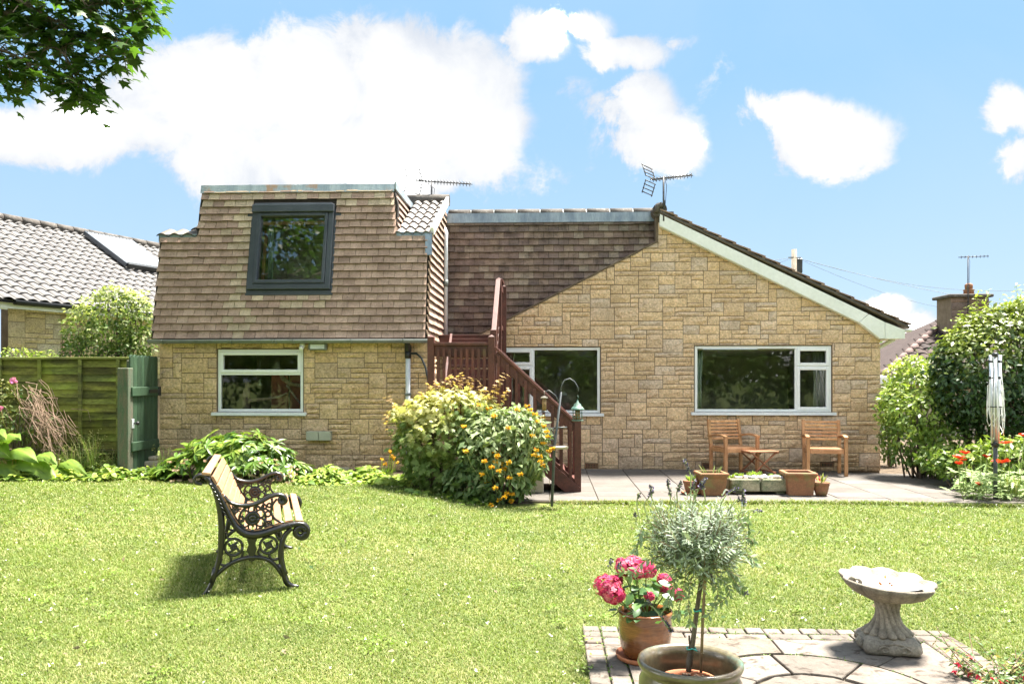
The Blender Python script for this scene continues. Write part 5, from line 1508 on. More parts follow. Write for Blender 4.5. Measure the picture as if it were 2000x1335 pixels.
m = MB(); m.cbox((fx0, FY - .066, fbot - .07), (fx1, FY - .02, fbot - .012), .004); fb(m, 'bottom_rail')
m = MB(); m.cbox((fx0, FY - .07, ftop + .002), (fx1 + .03, FY + .03, ftop + .035), .006); fb(m, 'capping')
m = MB(); m.box((fx0, FY - .02, zg0 - .1), (fx1, FY + .02, fbot - .075), (.7, .7, .7)); fb(m, 'gravel_board')
gp = W(245, 800, 11.0); m = MB(); m.cbox((gp.x - .09, 10.95, .05), (gp.x + .06, 11.1, W(245, 718, 11.0).z), .01)
o = m.build('gate_post', M['post_old']); tag(o, 'weathered flaking green post at the end of the fence', 'post')
m = MB(); m.cbox((gp.x - .12, 11.25, .05), (gp.x + .02, 11.42, W(245, 703, 11.3).z), .01); o = m.build('gate_post', M['post_old']); tag(o, 'second squat post standing just behind the flaking gate post', 'post')
gx = XL - .03
gt = thing('garden_gate', 'dark green boarded garden gate standing open beside the house wall', 'gate', (gx, YL - .02, .2))
GL = Vector((gx, YL - .02, .2)); GW = .80; gtop = W(290, 694, 11.4).z
def gb(m, name, mat='gate', bevel=.004, parent=None): return m.build(name, M[mat], parent or gt, bevel)
nbd = 8
for i in range(nbd):
    y0, y1 = -GW * i / nbd, -GW * (i + 1) / nbd + .006
    h = gtop - .2 + rng.normal(0, .003); m = MB()
    ym = (y0 + y1) / 2; v_ = rng.uniform(.8, 1.2)
    m.prism([(y0, .02), (y1, .02), (y1, h - .035), (y1 - (y1 - ym) * .45, h - .006), (ym, h), (y0 - (y0 - ym) * .45, h - .006), (y0, h - .035)], -.011, .011, 'x', (v_, v_, v_)); gb(m, 'gate_board', bevel=.002)
for z in (1.06, .30):
    m = MB(); m.cbox((.012, -GW + .0, z), (.045, -.02, z + .13), .006); gb(m, 'gate_rail')
m = MB(); m.cbox((.046, -.34, 1.10), (.054, .02, 1.15), .002); m.cbox((.046, -.06, 1.06), (.06, .03, 1.19), .002); gb(m, 'hinge', 'black')
m = MB(); m.cbox((.012, -GW + .02, .62), (.03, -GW + .08, .75), .003); lk = gb(m, 'lock_plate', 'pipe')
m = MB(); m.tube([(.03, -GW + .06, .69), (.07, -GW + .06, .69)], .012, 8); m.ball((.085, -GW + .06, .69), .028, 10, 6); gb(m, 'door_knob', 'black', parent=lk)
s0 = G(262, 938, .1)
t = thing('garden_steps', 'small rough stone and timber steps below the open gate', 'steps', (s0.x, s0.y, .06))
for (x0, x1, y0, y1, z0, z1) in ((-.30, .28, -.05, .3, .0, .10), (-.06, .26, .2, .5, .10, .19), (-.05, .14, .35, .6, .19, .27), (-.04, .08, .45, .65, .27, .33)):
    m = MB(); m.cbox((x0, y0, z0), (x1, y1, z1), .02); m.build('step', M['block'], t)

# ------------------------------------------------------------------ neighbour's bungalow on the left
nd = Vector((.41, .91, 0)).normalized()
def cam2w(X, Z, z): return Vector((X * CY - Z * SY, X * SY + Z * CY, z))
A_ = cam2w(-983 * 15.5 / F, 15.5, EYE + 161 / F * 15.5)
C_ = cam2w(-1000 * 19 / F, 19, EYE + 313 / F * 19)
ndw = Vector((nd.x * CY - nd.y * SY, nd.x * SY + nd.y * CY, 0)).normalized()
perp = Vector((-ndw.y, ndw.x, 0))
if (C_ - A_).dot(perp) < 0: perp = -perp
run = (C_ - A_).dot(perp); rise = C_.z - A_.z
upn = (perp * run + Vector((0, 0, rise))).normalized(); slen = math.hypot(run, rise)
nh = thing('neighbour_bungalow', 'grey pantiled bungalow with pale stone wall behind the green fence', 'house', (A_.x, A_.y, 0))
NL = Vector((A_.x, A_.y, 0))
def nbuild(m, name, mat, parent=None, bevel=0): 
    m.v = [tuple(Vector(p) - NL) for p in m.v]; return m.build(name, mat, parent or nh, bevel)
RL = 9.5
def npnt(s, t_, d=0): 
    n_ = ndw.cross(upn); n_ = n_ if n_.z > 0 else -n_
    return A_ + ndw * s + upn * t_ + n_ * d
m = MB(); m.add([npnt(-.9, -.15, -.05), npnt(RL, -.15, -.05), npnt(RL, slen, -.05), npnt(-.9, slen, -.05)], [(0, 1, 2, 3)]); nroof = nbuild(m, 'roof', M['felt'])
store = []; tw, tlh = .245, .275
sgn = 1
nt = int(slen / tlh) + 1
PT2 = [(0.128, 0.117, 0.112), (0.146, 0.136, 0.129), (0.111, 0.102, 0.098), (0.162, 0.15, 0.141), (0.136, 0.126, 0.119)]
for r in range(nt):
    for i in range(int((RL + .9) / tw)):
        s_ = -.9 + i * tw
        store.append((npnt(s_ if True else 0, -.12 + r * tlh, .01), ndw, upn, tw, tlh + .05, PT2[rng.integers(5)]))
# the nearest / most visible ones first
nz_ = ndw.cross(upn)
if nz_.z < 0:
    store = [(c + ax * w, -ax, up, w, l, t_) for c, ax, up, w, l, t_ in [(Vector(a), Vector(b), c_, d, e, f) for a, b, c_, d, e, f in store]]
def seen(q): 
    c = q[0]; Xc = c.x * CY + c.y * SY; Zc = -c.x * SY + c.y * CY; px = 1000 + F * Xc / Zc; return (0 if -20 < px < 330 else 1, Zc)
store.sort(key=seen)
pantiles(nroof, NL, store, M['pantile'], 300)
m = MB()
for i in range(int((RL + .9) / .45)): m.tube([npnt(-.9 + i * .45 + .01, slen, .03), npnt(-.9 + (i + 1) * .45 - .01, slen, .03)], .11, 8)
nbuild(m, 'ridge_tiles', M['ridge'], nroof)
m = MB(); hz_ = ndw * -1
ez = A_.z - .10
m.beam(A_ + ndw * -.9 + Vector((0, 0, -.14)), A_ + ndw * RL + Vector((0, 0, -.14)), .03, .16, (0, 0, 1)); nbuild(m, 'fascia', M['barge'])
m = MB(); m.tube([A_ + ndw * .05 + perp * -.09 + Vector((0, 0, -.10)), A_ + ndw * RL + perp * -.09 + Vector((0, 0, -.10))], .055, 8); nbuild(m, 'gutter', M['black'])
# wall under the eaves, set in from the fascia
w0 = A_ + perp * .35 + ndw * .15
m = MB(); m.beam(w0 + Vector((0, 0, -1.6)) , w0 + ndw * RL + Vector((0, 0, -1.6)), .2, 2.9, (0, 0, 1)); nwall = nbuild(m, 'wall', M['mortar'])
rects = stone_layout(rng, 0, 6.5, 0, 1.35, .085, .10)
outw = -perp
lst_ = []
for (a0, z0, a1, z1) in rects:
    p = inset_poly([(a0, z0), (a1, z0), (a1, z1), (a0, z1)], .006)
    if len(p) < 3: continue
    lo = (min(q[0] for q in p), min(q[1] for q in p)); hi = (max(q[0] for q in p), max(q[1] for q in p)); p = [lo, (hi[0], lo[1]), hi, (lo[0], hi[1])]
    v_ = rng.uniform(.85, 1.1); tt = tuple(c * v_ for c in STONE_G[rng.integers(len(STONE_G))])
    mm = stone_mesh('stone', p, lambda a, z, d: tuple(w0 + ndw * a + outw * (.10 + d) + Vector((0, 0, -1.55 + z))), rng, M['stone'], tt)
    nbuild(mm, 'stone', M['stone'], nwall)
w1_ = w0 + ndw * -.12 + perp * .6
m = MB(); m.beam(w1_ + Vector((0, 0, -1.6)), w1_ - perp * .0 + ndw * -9 + Vector((0, 0, -1.6)), .2, 2.9, (0, 0, 1)); nwall2 = nbuild(m, 'wall', M['mortar'])
rects = stone_layout(rng, 0, 1.6, 0, 1.35, .085, .10)
for (a0, z0, a1, z1) in rects:
    p = [(a0 + .006, z0 + .006), (a1 - .006, z0 + .006), (a1 - .006, z1 - .006), (a0 + .006, z1 - .006)]
    v_ = rng.uniform(.85, 1.1); tt = tuple(c * v_ for c in STONE_G[rng.integers(len(STONE_G))])
    mm = stone_mesh('stone', p, lambda a, z, d: tuple(w1_ - ndw * a + outw * (.10 + d) + Vector((0, 0, -1.55 + z))), rng, M['stone'], tt)
    nbuild(mm, 'stone', M['stone'], nwall2)
# roof return on the left of the corner
m = MB(); q0 = A_ + ndw * -.02
m.beam(q0 + Vector((0, 0, -.16)) - perp * .0, q0 + perp * .62 - ndw * 2.5 + Vector((0, 0, .0)), .03, .18, (0, 0, 1)); nbuild(m, 'bargeboard', M['barge'])
# solar panel on that roof
def pick(px, py):
    d = Vector(ray(px, py)); n_ = ndw.cross(upn); e = Vector((0, 0, EYE)); return e + d * ((A_ - e).dot(n_) / d.dot(n_))
q = [pick(172, 470), pick(262, 528), pick(330, 537), pick(236, 476)]
n_ = ndw.cross(upn); n_ = n_ if n_.z > 0 else -n_; n_.normalize()
s_, t_ = [(p - A_).dot(ndw) for p in q], [(p - A_).dot(upn) for p in q]
sa, sb_, ta, tb = s_[0], s_[2], min(t_[1], t_[2]), max(t_[0], t_[3])
sp = thing('solar_panel', 'pale solar tube panel lying on the grey neighbouring roof', 'solar panel', tuple(npnt(sa, ta, .08)))
SPL = npnt(sa, ta, .08)
def spb(m, name, mat): m.v = [tuple(Vector(p) - SPL) for p in m.v]; return m.build(name, mat, sp)
m = MB(); 
for (a, b) in ((ta, ta), (tb, tb)): m.beam(npnt(sa, a, .12), npnt(sb_, b, .12), .1, .1, tuple(n_))
spb(m, 'manifold', M['black'])
m = MB(); m.beam(npnt(sa, ta, .12), npnt(sa, tb, .12), .08, .1, tuple(n_)); m.beam(npnt(sb_, ta, .12), npnt(sb_, tb, .12), .05, .1, tuple(n_)); m.beam(npnt((sa + sb_) / 2, ta, .14), npnt((sa + sb_) / 2, tb, .14), .06, .05, tuple(n_)); spb(m, 'panel_frame', M['anth'])
k = max(10, int((sb_ - sa) / .10))
for i in range(k):
    s2_ = sa + (sb_ - sa) * (i + .5) / k
    m = MB(); m.tube([npnt(s2_, ta + .06, .14), npnt(s2_, tb - .06, .14)], .042, 6); spb(m, 'solar_tube', M['panel_glass'])

# ------------------------------------------------------------------ right: neighbour's house, chimney, pole and wires
RYD = 24.0
rc = W(1896, 640, RYD)
rh = thing('neighbour_house', 'dark tiled house with stone chimney rising behind the right-hand shrubs', 'house', (rc.x, RYD, 0))
RLc = Vector((rc.x, RYD, 0))
def rbld(m, name, mat, parent=None, bevel=0): m.v = [tuple(Vector(p) - RLc) for p in m.v]; return m.build(name, mat, parent or rh, bevel)
e0, e1 = W(1722, 736, RYD - 2.4), W(1868, 640, RYD)
ridge = W(1940, 603, RYD)
m = MB(); ez = e0.z
m.add([(e0.x, RYD - 2.4, ez), (e0.x + 16, RYD - 2.4, ez), (e0.x + 16, RYD + 1.4, ridge.z), (ridge.x - .4, RYD + 1.4, ridge.z), (e0.x, RYD + 5, ez)], [(0, 1, 2, 3), (0, 3, 4)], (.055, .038, .034))
rr = rbld(m, 'roof', M['tile'])
DT = [(.05, .034, .031), (.062, .043, .037), (.041, .030, .028), (.072, .05, .043), (.056, .038, .033)]
a_ = Vector((e0.x, RYD - 2.4, ez)); uu = Vector((0, 3.8, ridge.z - ez)); ul = uu.length; uu.normalize()
store = []
for r in range(int(ul / .33) + 1):
    xl_ = e0.x + (ridge.x - .4 - e0.x) * min(1, (r * .33) / ul)
    for i in range(30):
        x = xl_ + i * .30
        if x < rc.x + 2.6: store.append((Vector((x, a_.y, ez)) + uu * r * .33 + Vector((0, -.02, .02)), Vector((1, 0, 0)), uu, .30, .38, DT[rng.integers(5)]))
pantiles(rr, RLc, store, M['tile'], 300)
hipe = Vector((ridge.x - .4, RYD + 1.4, ridge.z + .03)); m = MB(); h_ = [Vector((e0.x, RYD - 2.4, ez + .04)).lerp(hipe, i / 14) for i in range(15)]
for i in range(14): m.tube([h_[i] + (h_[i + 1] - h_[i]) * .03, h_[i + 1]], .09, 6, (.17, .12, .11))
rbld(m, 'hip_tiles', M['tile'], rr)
m = MB(); m.tube([(ridge.x - .5, RYD + 1.4, ridge.z + .02), (e0.x + 16, RYD + 1.4, ridge.z + .02)], .12, 8); rbld(m, 'ridge_tiles', M['ridge'], rr)
m = MB(); m.box((e0.x + .3, RYD - 2.0, -.1), (e0.x + 15, RYD + 4, ez)); rbld(m, 'wall', M['block'])
m = MB(); m.cbox((e0.x - .1, RYD - 2.55, ez - .18), (e0.x + 16, RYD - 2.4, ez + .02), .01); rbld(m, 'gutter', M['upvc'])
c0, c1 = W(1858, 650, RYD - .6), W(1933, 580, RYD - .6)
m = MB(); m.box((c0.x + .02, RYD - .58, 2.6), (c1.x - .02, RYD + .3, c1.z)); ch = rbld(m, 'chimney', M['mortar'])
rects = stone_layout(rng, c0.x, c1.x, 2.7, c1.z, .10, .105)
BR = [(.20, .135, .10), (.17, .115, .09), (.15, .11, .09), (.23, .17, .125), (.19, .14, .115)]
for (a0, z0, a1, z1) in rects:
    p = [(a0 + .01, z0 + .01), (a1 - .01, z0 + .01), (a1 - .01, z1 - .01), (a0 + .01, z1 - .01)]
    if p[2][1] > c1.z + .05: continue
    mm = stone_mesh('stone', p, lambda a, z, d: (a, RYD - .58 - d, z), rng, M['brick'], BR[rng.integers(5)]); rbld(mm, 'stone', M['brick'], ch)
m = MB(); m.cbox((c0.x - .08, RYD - .68, c1.z), (c1.x + .08, RYD + .4, c1.z + .09), .02); rbld(m, 'chimney_cap', M['ridge'], ch)
p_ = W(1892, 573, RYD - .2); m = MB(); m.lathe([(.15, 0), (.13, .12), (.15, .14), (.15, .16), (.11, .17)], 14, (p_.x, RYD - .2, c1.z + .09)); m.lathe([(.10, .17), (.11, .30), (.06, .34)], 10, (p_.x, RYD - .2, c1.z + .09)); rbld(m, 'chimney_pot', M['terracotta'], ch)
p_ = W(1882, 575, RYD - .45)
yagi('tv_aerial', 'small television aerial on a thin mast beside the far stone chimney', (p_.x, RYD - .69, p_.z - .3), 1.35, math.radians(-15), .75, 8, .09, False)
UY = 40
pb_ = W(1551, 560, UY); ptop = W(1551, 487, UY)
t = thing('utility_pole', 'wooden utility pole with dark box showing above the gable roof', 'utility pole', (pb_.x, UY, 0))
h = ptop.z
m = MB(); m.tube([(0, 0, -.2), (0, 0, h)], [.17, .13], 10); m.build('post', M['pole'], t)
m = MB(); m.cbox((.10, -.16, h - 1.15), (.36, .12, h - .45), .03); m.build('transformer_box', M['black'], t)
m = MB(); m.tube([(-.3, -.1, h - .40), (.3, -.1, h - .40)], .03, 6); m.tube([(.12, -.1, h - 1.1), (.15, -.1, h - 1.9), (.1, -.1, h - 2.3)], .03, 6); m.build('bracket', M['wire'], t)
for k, (ex, ey, ez_) in enumerate(((-9, -2, 0.5), (-8, 6, -.6), (14, 4, -1.2), (15, 10, -2.0), (12, -12, -4.2))):
    m = MB(); n = 12
    m.tube([(ex * i / n, -.1 + ey * i / n, h - .4 + ez_ * i / n - 1.2 * math.sin(math.pi * i / n) * .5) for i in range(n + 1)], .009, 4); m.build('wire', M['wire'], t)

# ------------------------------------------------------------------ patio furniture
def chair(label, loc, rz):
    t = thing('garden_chair', label, 'chair', loc, rz, 'wooden garden chairs on the patio')
    hw, dp = .265, .24; sh = .40
    def tw_(): k = rng.uniform(.85, 1.15); return (k, k * rng.uniform(.95, 1.05), k * .98)
    for s in (-1, 1):
        m = MB(); m.beam((s * hw, dp, 0), (s * hw, dp + .01, sh + .05), .05, .045, (0, 1, 0), tw_(), .004); m.beam((s * hw, dp + .01, sh + .03), (s * (hw - .0), dp + .09, .83), .05, .04, (0, 1, 0), tw_(), .004); m.build('leg', M['teak'], t)
        m = MB(); m.beam((s * (hw + .01), -dp, 0), (s * (hw + .01), -dp, .575), .05, .05, (0, 1, 0), tw_(), .004); m.build('leg', M['teak'], t)
        m = MB(); pts = [(s * (hw + .012), -dp - .03, .585), (s * (hw + .012), -dp + .1, .605), (s * (hw + .012), -.02, .61), (s * (hw + .012), dp - .06, .59), (s * (hw + .012), dp + .05, .57)]
        for a, b in zip(pts[:-1], pts[1:]): m.beam(a, b, .058, .028, (0, 0, 1), tw_(), .004)
        m.build('armrest', M['teak'], t)
        m = MB(); m.beam((s * hw, -dp + .03, sh - .03), (s * hw, dp - .02, sh - .03), .025, .06, (0, 0, 1), tw_(), .003); m.build('seat_rail', M['teak'], t)
    m = MB(); m.beam((-hw + .02, -dp + .005, sh - .025), (hw - .02, -dp + .005, sh - .025), .025, .065, (0, 0, 1), tw_(), .003); m.build('seat_rail', M['teak'], t)
    m = MB(); m.beam((-hw + .02, dp - .005, sh - .025), (hw - .02, dp - .005, sh - .025), .025, .065, (0, 0, 1), tw_(), .003); m.build('seat_rail', M['teak'], t)
    for i in range(7):
        y = -dp - .005 + i * .069; m = MB(); m.beam((-hw + .02, y + .03, sh + .012), (hw - .02, y + .03, sh + .012), .055, .018, (0, 0, 1), tw_(), .003); m.build('seat_slat', M['teak'], t)
    for i in range(6):
        z = .53 + i * .054; y = dp + .01 + (z - .43) * .2
        v_ = tw_(); v_ = tuple(c * 1.35 for c in v_)
        m = MB(); m.beam((-hw + .024, y, z), (hw - .024, y, z), .016, .033, (0, .2, 1), v_, .003); m.build('back_slat', M['teak'], t)
    return t
c1_ = G(1433, 925); chair('slatted wooden armchair behind the little folding table', (c1_.x, c1_.y + .0, .018), math.radians(17))
c2_ = G(1610, 928); chair('slatted wooden armchair standing alone below the wide window right end', (c2_.x, c2_.y, .018), math.radians(-9))
tt_ = G(1484, 931)
t = thing('folding_table', 'low square folding wooden table with crossed legs beside the armchair', 'table', (tt_.x, tt_.y + .12, .018), math.radians(12))
th = .375; hw = .235
for i in range(7):
    y = -hw + i * .0675; k = rng.uniform(.6, .9); m = MB(); m.beam((-hw, y + .03, th), (hw, y + .03, th), .058, .018, (0, 0, 1), (k, k * .9, k * .9), .003); m.build('table_slat', M['teak'], t)
m = MB(); m.beam((-hw + .02, -hw, th - .02), (-hw + .02, hw, th - .02), .025, .02, (0, 0, 1), (.6, .5, .5)); m.build('table_rail', M['teak'], t)
m = MB(); m.beam((hw - .02, -hw, th - .02), (hw - .02, hw, th - .02), .025, .02, (0, 0, 1), (.6, .5, .5)); m.build('table_rail', M['teak'], t)
for y in (-hw + .03, hw - .03):
    for s in (-1, 1):
        m = MB(); m.beam((s * (hw - .04), y + .012 * s, th - .02), (-s * (hw - .02), y + .012 * s, 0), .018, .034, (0, 1, 0), (.55, .42, .42), .003); m.build('leg', M['teak'], t)
for s in (-1, 1): 
    m = MB(); m.beam((s * (hw - .045), -hw + .03, .055), (s * (hw - .045), hw - .03, .055), .03, .018, (0, 0, 1), (.55, .42, .42)); m.build('stretcher', M['teak'], t)

# ---- pots along the patio edge
def square_pot(label, loc, w, h, rz, v=1.0, green=0.0):
    t = thing('square_planter', label, 'planter', loc, rz, 'square terracotta planters on the patio edge')
    m = MB(); a, b = w * .40, w * .455
    def ring(r, z): return [(-r, -r, z), (r, -r, z), (r, r, z), (-r, r, z)]
    R_ = [ring(a, 0), ring(b, h * .78), ring(b * 1.04, h * .80), ring(w * .5, h * .86), ring(w * .52, h * .90), ring(w * .52, h * .965), ring(w * .49, h), ring(w * .40, h), ring(w * .385, h * .8), ring(w * .37, h * .72)]
    vs = [p for r_ in R_ for p in r_]
    fs = [(i * 4 + k, i * 4 + (k + 1) % 4, i * 4 + 4 + (k + 1) % 4, i * 4 + 4 + k) for i in range(len(R_) - 1) for k in range(4)] + [(3, 2, 1, 0)]
    m.add(vs, fs, (v, v * (1 + green * .3), v)); m.build('pot', M['terracotta'], t, .008)
    m = MB(); m.add(ring(w * .375, h * .75), [(0, 1, 2, 3)]); m.build('compost', M['compost'], t)
    return t
p1_ = G(1394, 971); pot1 = square_pot('square terracotta planter with lichen beside the left end of the stone trough', (p1_.x, p1_.y + .17, .018), .36, .29, math.radians(4), .92, .35)
p2_ = G(1567, 971); pot2 = square_pot('empty reddish square planter between trough and little round pot', (p2_.x, p2_.y + .18, .018), .385, .295, math.radians(-3), 1.05)
def round_pot(label, loc, r, h, v=1.0, saucer=False, group='small round terracotta pots'):
    t = thing('flower_pot', label, 'flower pot', loc, 0, group)
    m = MB(); m.lathe([(r * .62, 0), (r * .80, h * .35), (r * .92, h * .70), (r * .95, h * .78), (r * 1.02, h * .80), (r * 1.03, h * .97), (r, h), (r * .88, h), (r * .84, h * .8), (.01, h * .78)], 20, tint=(v, v, v)); m.build('pot', M['terracotta'], t)
    m = MB(); m.lathe([(r * .84, h * .80), (r * .5, h * .84), (.005, h * .85)], 12, cap=False); m.build('compost', M['compost'], t)
    if saucer:
        m = MB(); m.lathe([(r * .9, -.012), (r * 1.25, .0), (r * 1.28, .02), (r * 1.2, .02), (r * 1.1, .004), (.01, .002)], 20); m.build('saucer', M['pot_red'], t)
    return t
p3_ = G(1609, 972); rp = round_pot('little round pot with red-tipped seedling right of the empty planter', (p3_.x, p3_.y + .1, .018), .105, .175)
p4_ = G(1352, 969); rp2 = round_pot('little round pot on a saucer left of the square planter', (p4_.x, p4_.y + .1, .03), .10, .165, 1.0, True)
def few_leaves(parent, name, mat, n, r, h, size, tmpl, rng, up=1.2, new=0.2, z0=0.0):
    an = rng.uniform(0, 6.28, n); d = np.stack([np.cos(an) * rng.uniform(.2, 1, n), np.sin(an) * rng.uniform(.2, 1, n), np.full(n, up)], 1)
    P = d * [r * .4, r * .4, 0] + [0, 0, z0]; P[:, 2] += rng.uniform(0, h * .4, n)
    N = np.stack([-np.cos(an), -np.sin(an), np.full(n, .5)], 1)
    return link(name, leaf_mesh(name, P, N, d, size * rng.uniform(.7, 1.3, n), tmpl, mat, tints(rng, n, new * (rng.random(n) < .5))), parent)
few_leaves(rp, 'leaves', M['l_grass'], 9, .1, .05, .15, TM_LANCE, rng, 1.3, .3, .14)
few_leaves(rp, 'red_leaves', M['f_fuchsia'], 6, .16, .10, .06, TM_OVAL, rng, .8, 0, .18)
few_leaves(rp2, 'leaves', M['l_shrub'], 14, .12, .06, .09, TM_OVAL, rng, .9, .3, .14)
few_leaves(pot1, 'leaves', M['l_grass'], 8, .3, .05, .14, TM_LANCE, rng, 1.1, .2, .24)
# trough of pebbles
tr0, tr1 = G(1424, 966), G(1546, 969)
tc_ = (tr0 + tr1) / 2; tl_ = (tr1 - tr0).length
tr = thing('stone_trough', 'low mossy stone trough filled with pebbles and alpines', 'trough', (tc_.x, tc_.y + .17, .018), math.radians(2))
hl = tl_ / 2; m = MB()
for (x0, x1) in ((-hl, -.01), (.01, hl)): m.cbox((x0, -.19, .035), (x1, -.13, .20), .014)
m.cbox((-hl, .13, .035), (hl, .19, .20), .014); m.cbox((-hl + .001, -.128, .035), (-hl + .06, .128, .199), .014); m.cbox((hl - .06, -.128, .035), (hl - .001, .128, .199), .014)
m.box((-hl + .05, -.13, .03), (hl - .05, .13, .15)); m.build('trough_wall', M['trough'], tr)
for x in (-hl + .12, hl - .12): m = MB(); m.cbox((x - .06, -.15, 0), (x + .06, .15, .034), .01); m.build('foot', M['trough'], tr)
PBC = [(.55, .48, .42), (.38, .36, .35), (.62, .52, .44), (.28, .27, .27), (.50, .50, .48), (.66, .60, .54), (.45, .38, .33)]
for i in range(64):
    x, y = rng.uniform(-hl + .06, hl - .05), rng.uniform(-.14, .13); r_ = rng.uniform(.020, .038)
    m = MB(); m.ball((0, 0, 0), r_, 9, 6, PBC[rng.integers(7)], (1.25, 1.0, .75)); o = m.build('pebble', M['pebble'], tr); o.location = (x, y, .195 + rng.uniform(-.01, .02)); o.rotation_euler = (rng.normal(0, .2), rng.normal(0, .2), rng.uniform(0, 3))
for i, (x, y, n_l, s_l) in enumerate(((-.22, .05, 60, .05), (-.05, .02, 90, .06), (.22, .0, 50, .045), (.36, -.02, 110, .04), (.02, .1, 40, .07), (-.36, -.05, 50, .04))):
    o = few_leaves(tr, 'alpine_plant', M['l_cover'], n_l, .14, .05, s_l, TM_OVAL, rng, .9, .4, 0); o.location = (x, y, .19)

# ------------------------------------------------------------------ rotary clothes line
cb = G(1944, 977)
cl = thing('rotary_clothes_line', 'folded silver rotary clothes line standing at the patio edge', 'clothes line', (cb.x, cb.y, -.02))
zt_, zk = EYE + 50 / F * 10.12, EYE - 125 / F * 10.12
m = MB(); m.tube([(0, 0, 0), (0, 0, zk + .02)], .024, 12); m.build('ground_tube', M['greypole'], cl)
m = MB(); m.tube([(0, 0, zk), (0, 0, zt_ + .02)], .02, 10); m.build('pole', M['chrome'], cl)
m = MB(); m.lathe([(.03, zk - .03), (.045, zk - .01), (.045, zk + .02), (.03, zk + .04)], 12); m.lathe([(.03, zt_ - .02), (.045, zt_), (.03, zt_ + .03)], 12); m.build('hub', M['black'], cl)
for k, (an, r0, r1) in enumerate(((.3, .055, .085), (1.9, .05, .06), (3.4, .055, .08), (4.9, .05, .065))):
    c, s = math.cos(an), math.sin(an)
    m = MB(); m.tube([(c * .05, s * .05, zk + .02), (c * r0, s * r0, zk + .45), (c * r1, s * r1, zt_ + .0)], .0125, 8); m.build('arm', M['chrome'], cl)
    m = MB()
    for z in (zt_ - .08, zt_ - .28): m.ball((c * r1, s * r1, z), .019, 8, 5)
    m.build('line_holder', M['black'], cl)
for k in range(13):
    an = 6.28 * k / 13 + .2; c, s = math.cos(an), math.sin(an); rr_ = .055 + .035 * rng.random()
    zz = zk + .12 + .28 * rng.random()
    m = MB(); an2 = an + .9; c2_, s2_ = math.cos(an2), math.sin(an2)
    m.tube([(c * .06, s * .06, zt_ - .1 - .3 * rng.random()), (c * rr_ * 1.1, s * rr_ * 1.1, (zz + zt_) / 2), (c * rr_ * 1.25, s * rr_ * 1.25, zz + .12), (c * rr_ * 1.1, s * rr_ * 1.1, zz + .02), ((c + c2_) * rr_ * .6, (s + s2_) * rr_ * .6, zz - .02), (c2_ * rr_ * 1.2, s2_ * rr_ * 1.2, zz + .05), (c2_ * .06, s2_ * .06, (zz + zt_) / 2)], .0042, 5); m.build('cord', M['cord'], cl)
m = MB(); m.tube([(.075 * math.cos(a), .075 * math.sin(a), zk + .47) for a in np.linspace(0, 6.28, 14)], .006, 5); m.build('tie', M['black'], cl)

# ------------------------------------------------------------------ bird feeder pole with feeders
fb_ = G(1077, 986); FD = fb_.y; S_ = FD / F
fp = thing('bird_feeder_pole', 'leaning dark metal pole with hooks and a tray beside the stairs', 'bird feeder pole', (fb_.x, FD, 0))
def fpx(px, py): return W(px, py, FD) - Vector((fb_.x, FD, 0))
m = MB(); m.tube([(0, 0, -.1), fpx(1083, 870), fpx(1096, 765)], [.018, .016, .012], 8); m.build('pole', M['greypole'], fp)
m = MB(); m.tube([fpx(1095, 770), fpx(1097, 752), fpx(1103, 742), fpx(1113, 739), fpx(1122, 745), fpx(1128, 755), fpx(1130, 765)], .008, 6); m.tube([fpx(1094, 790), fpx(1085, 772), fpx(1072, 762), fpx(1065, 764)], .007, 6); m.tube([fpx(1081, 835), fpx(1108, 834)], .010, 6); m.build('hook', M['greypole'], fp)
m = MB(); c = fpx(1095, 874); m.lathe([(.045, 0), (.088, .006), (.092, .03), (.08, .03), (.07, .012), (.01, .01)], 16, tuple(c + Vector((.0, -.05, -.01)))); m.build('tray', M['block'], fp)
m = MB(); c = fpx(1077, 855)
for k in range(10):
    a = 6.28 * k / 10; m.tube([(c.x + .03 * math.cos(a), c.y + .03 * math.sin(a), c.z - .09), (c.x + .03 * math.cos(a), c.y + .03 * math.sin(a), c.z + .12)], .002, 4)
for z in (-.09, -.02, .05, .12): m.tube([(c.x + .03 * math.cos(a), c.y + .03 * math.sin(a), c.z + z) for a in np.linspace(0, 6.28, 11)], .002, 4)
m.build('wire_cage', M['greypole'], fp)
a = W(1128, 822, FD)
lf = thing('hanging_feeder', 'green lantern-shaped bird feeder hanging from the crook of the pole', 'bird feeder', tuple(a), 0, 'bird feeders on the pole'); lf.scale = (.82, .82, .86)
k = 10.0 / F * .93
m = MB(); m.lathe([(.001, 0), (.085, .004), (.085, .016), (.001, .02)], 16); m.build('base', M['verdigris'], lf)
m = MB()
for i in range(12):
    an = 6.28 * i / 12; m.tube([(.068 * math.cos(an), .068 * math.sin(an), .015), (.068 * math.cos(an), .068 * math.sin(an), .16)], .003, 4)
for z in (.06, .11, .16): m.tube([(.068 * math.cos(an), .068 * math.sin(an), z) for an in np.linspace(0, 6.28, 17)], .003, 4)
m.build('cage', M['verdigris'], lf)
m = MB(); m.lathe([(.04, .02), (.04, .15), (.001, .15)], 12); m.build('seed_tube', M['seed'], lf)
m = MB(); m.lathe([(.10, .158), (.095, .17), (.07, .20), (.055, .205), (.05, .235), (.02, .255), (.008, .29), (.001, .295)], 16); m.tube([(0, 0, .29), (.012, 0, .33), (0, 0, .36)], .004, 5); m.build('dome_roof', M['verdigris'], lf)
a = W(1063, 805, FD)
tf = thing('hanging_feeder', 'slim tube seed feeder hanging in front of the stair balusters', 'bird feeder', tuple(a), 0, 'bird feeders on the pole')
m = MB(); m.lathe([(.001, 0), (.045, .004), (.03, .018), (.001, .02)], 12); m.build('base', M['greypole'], tf)
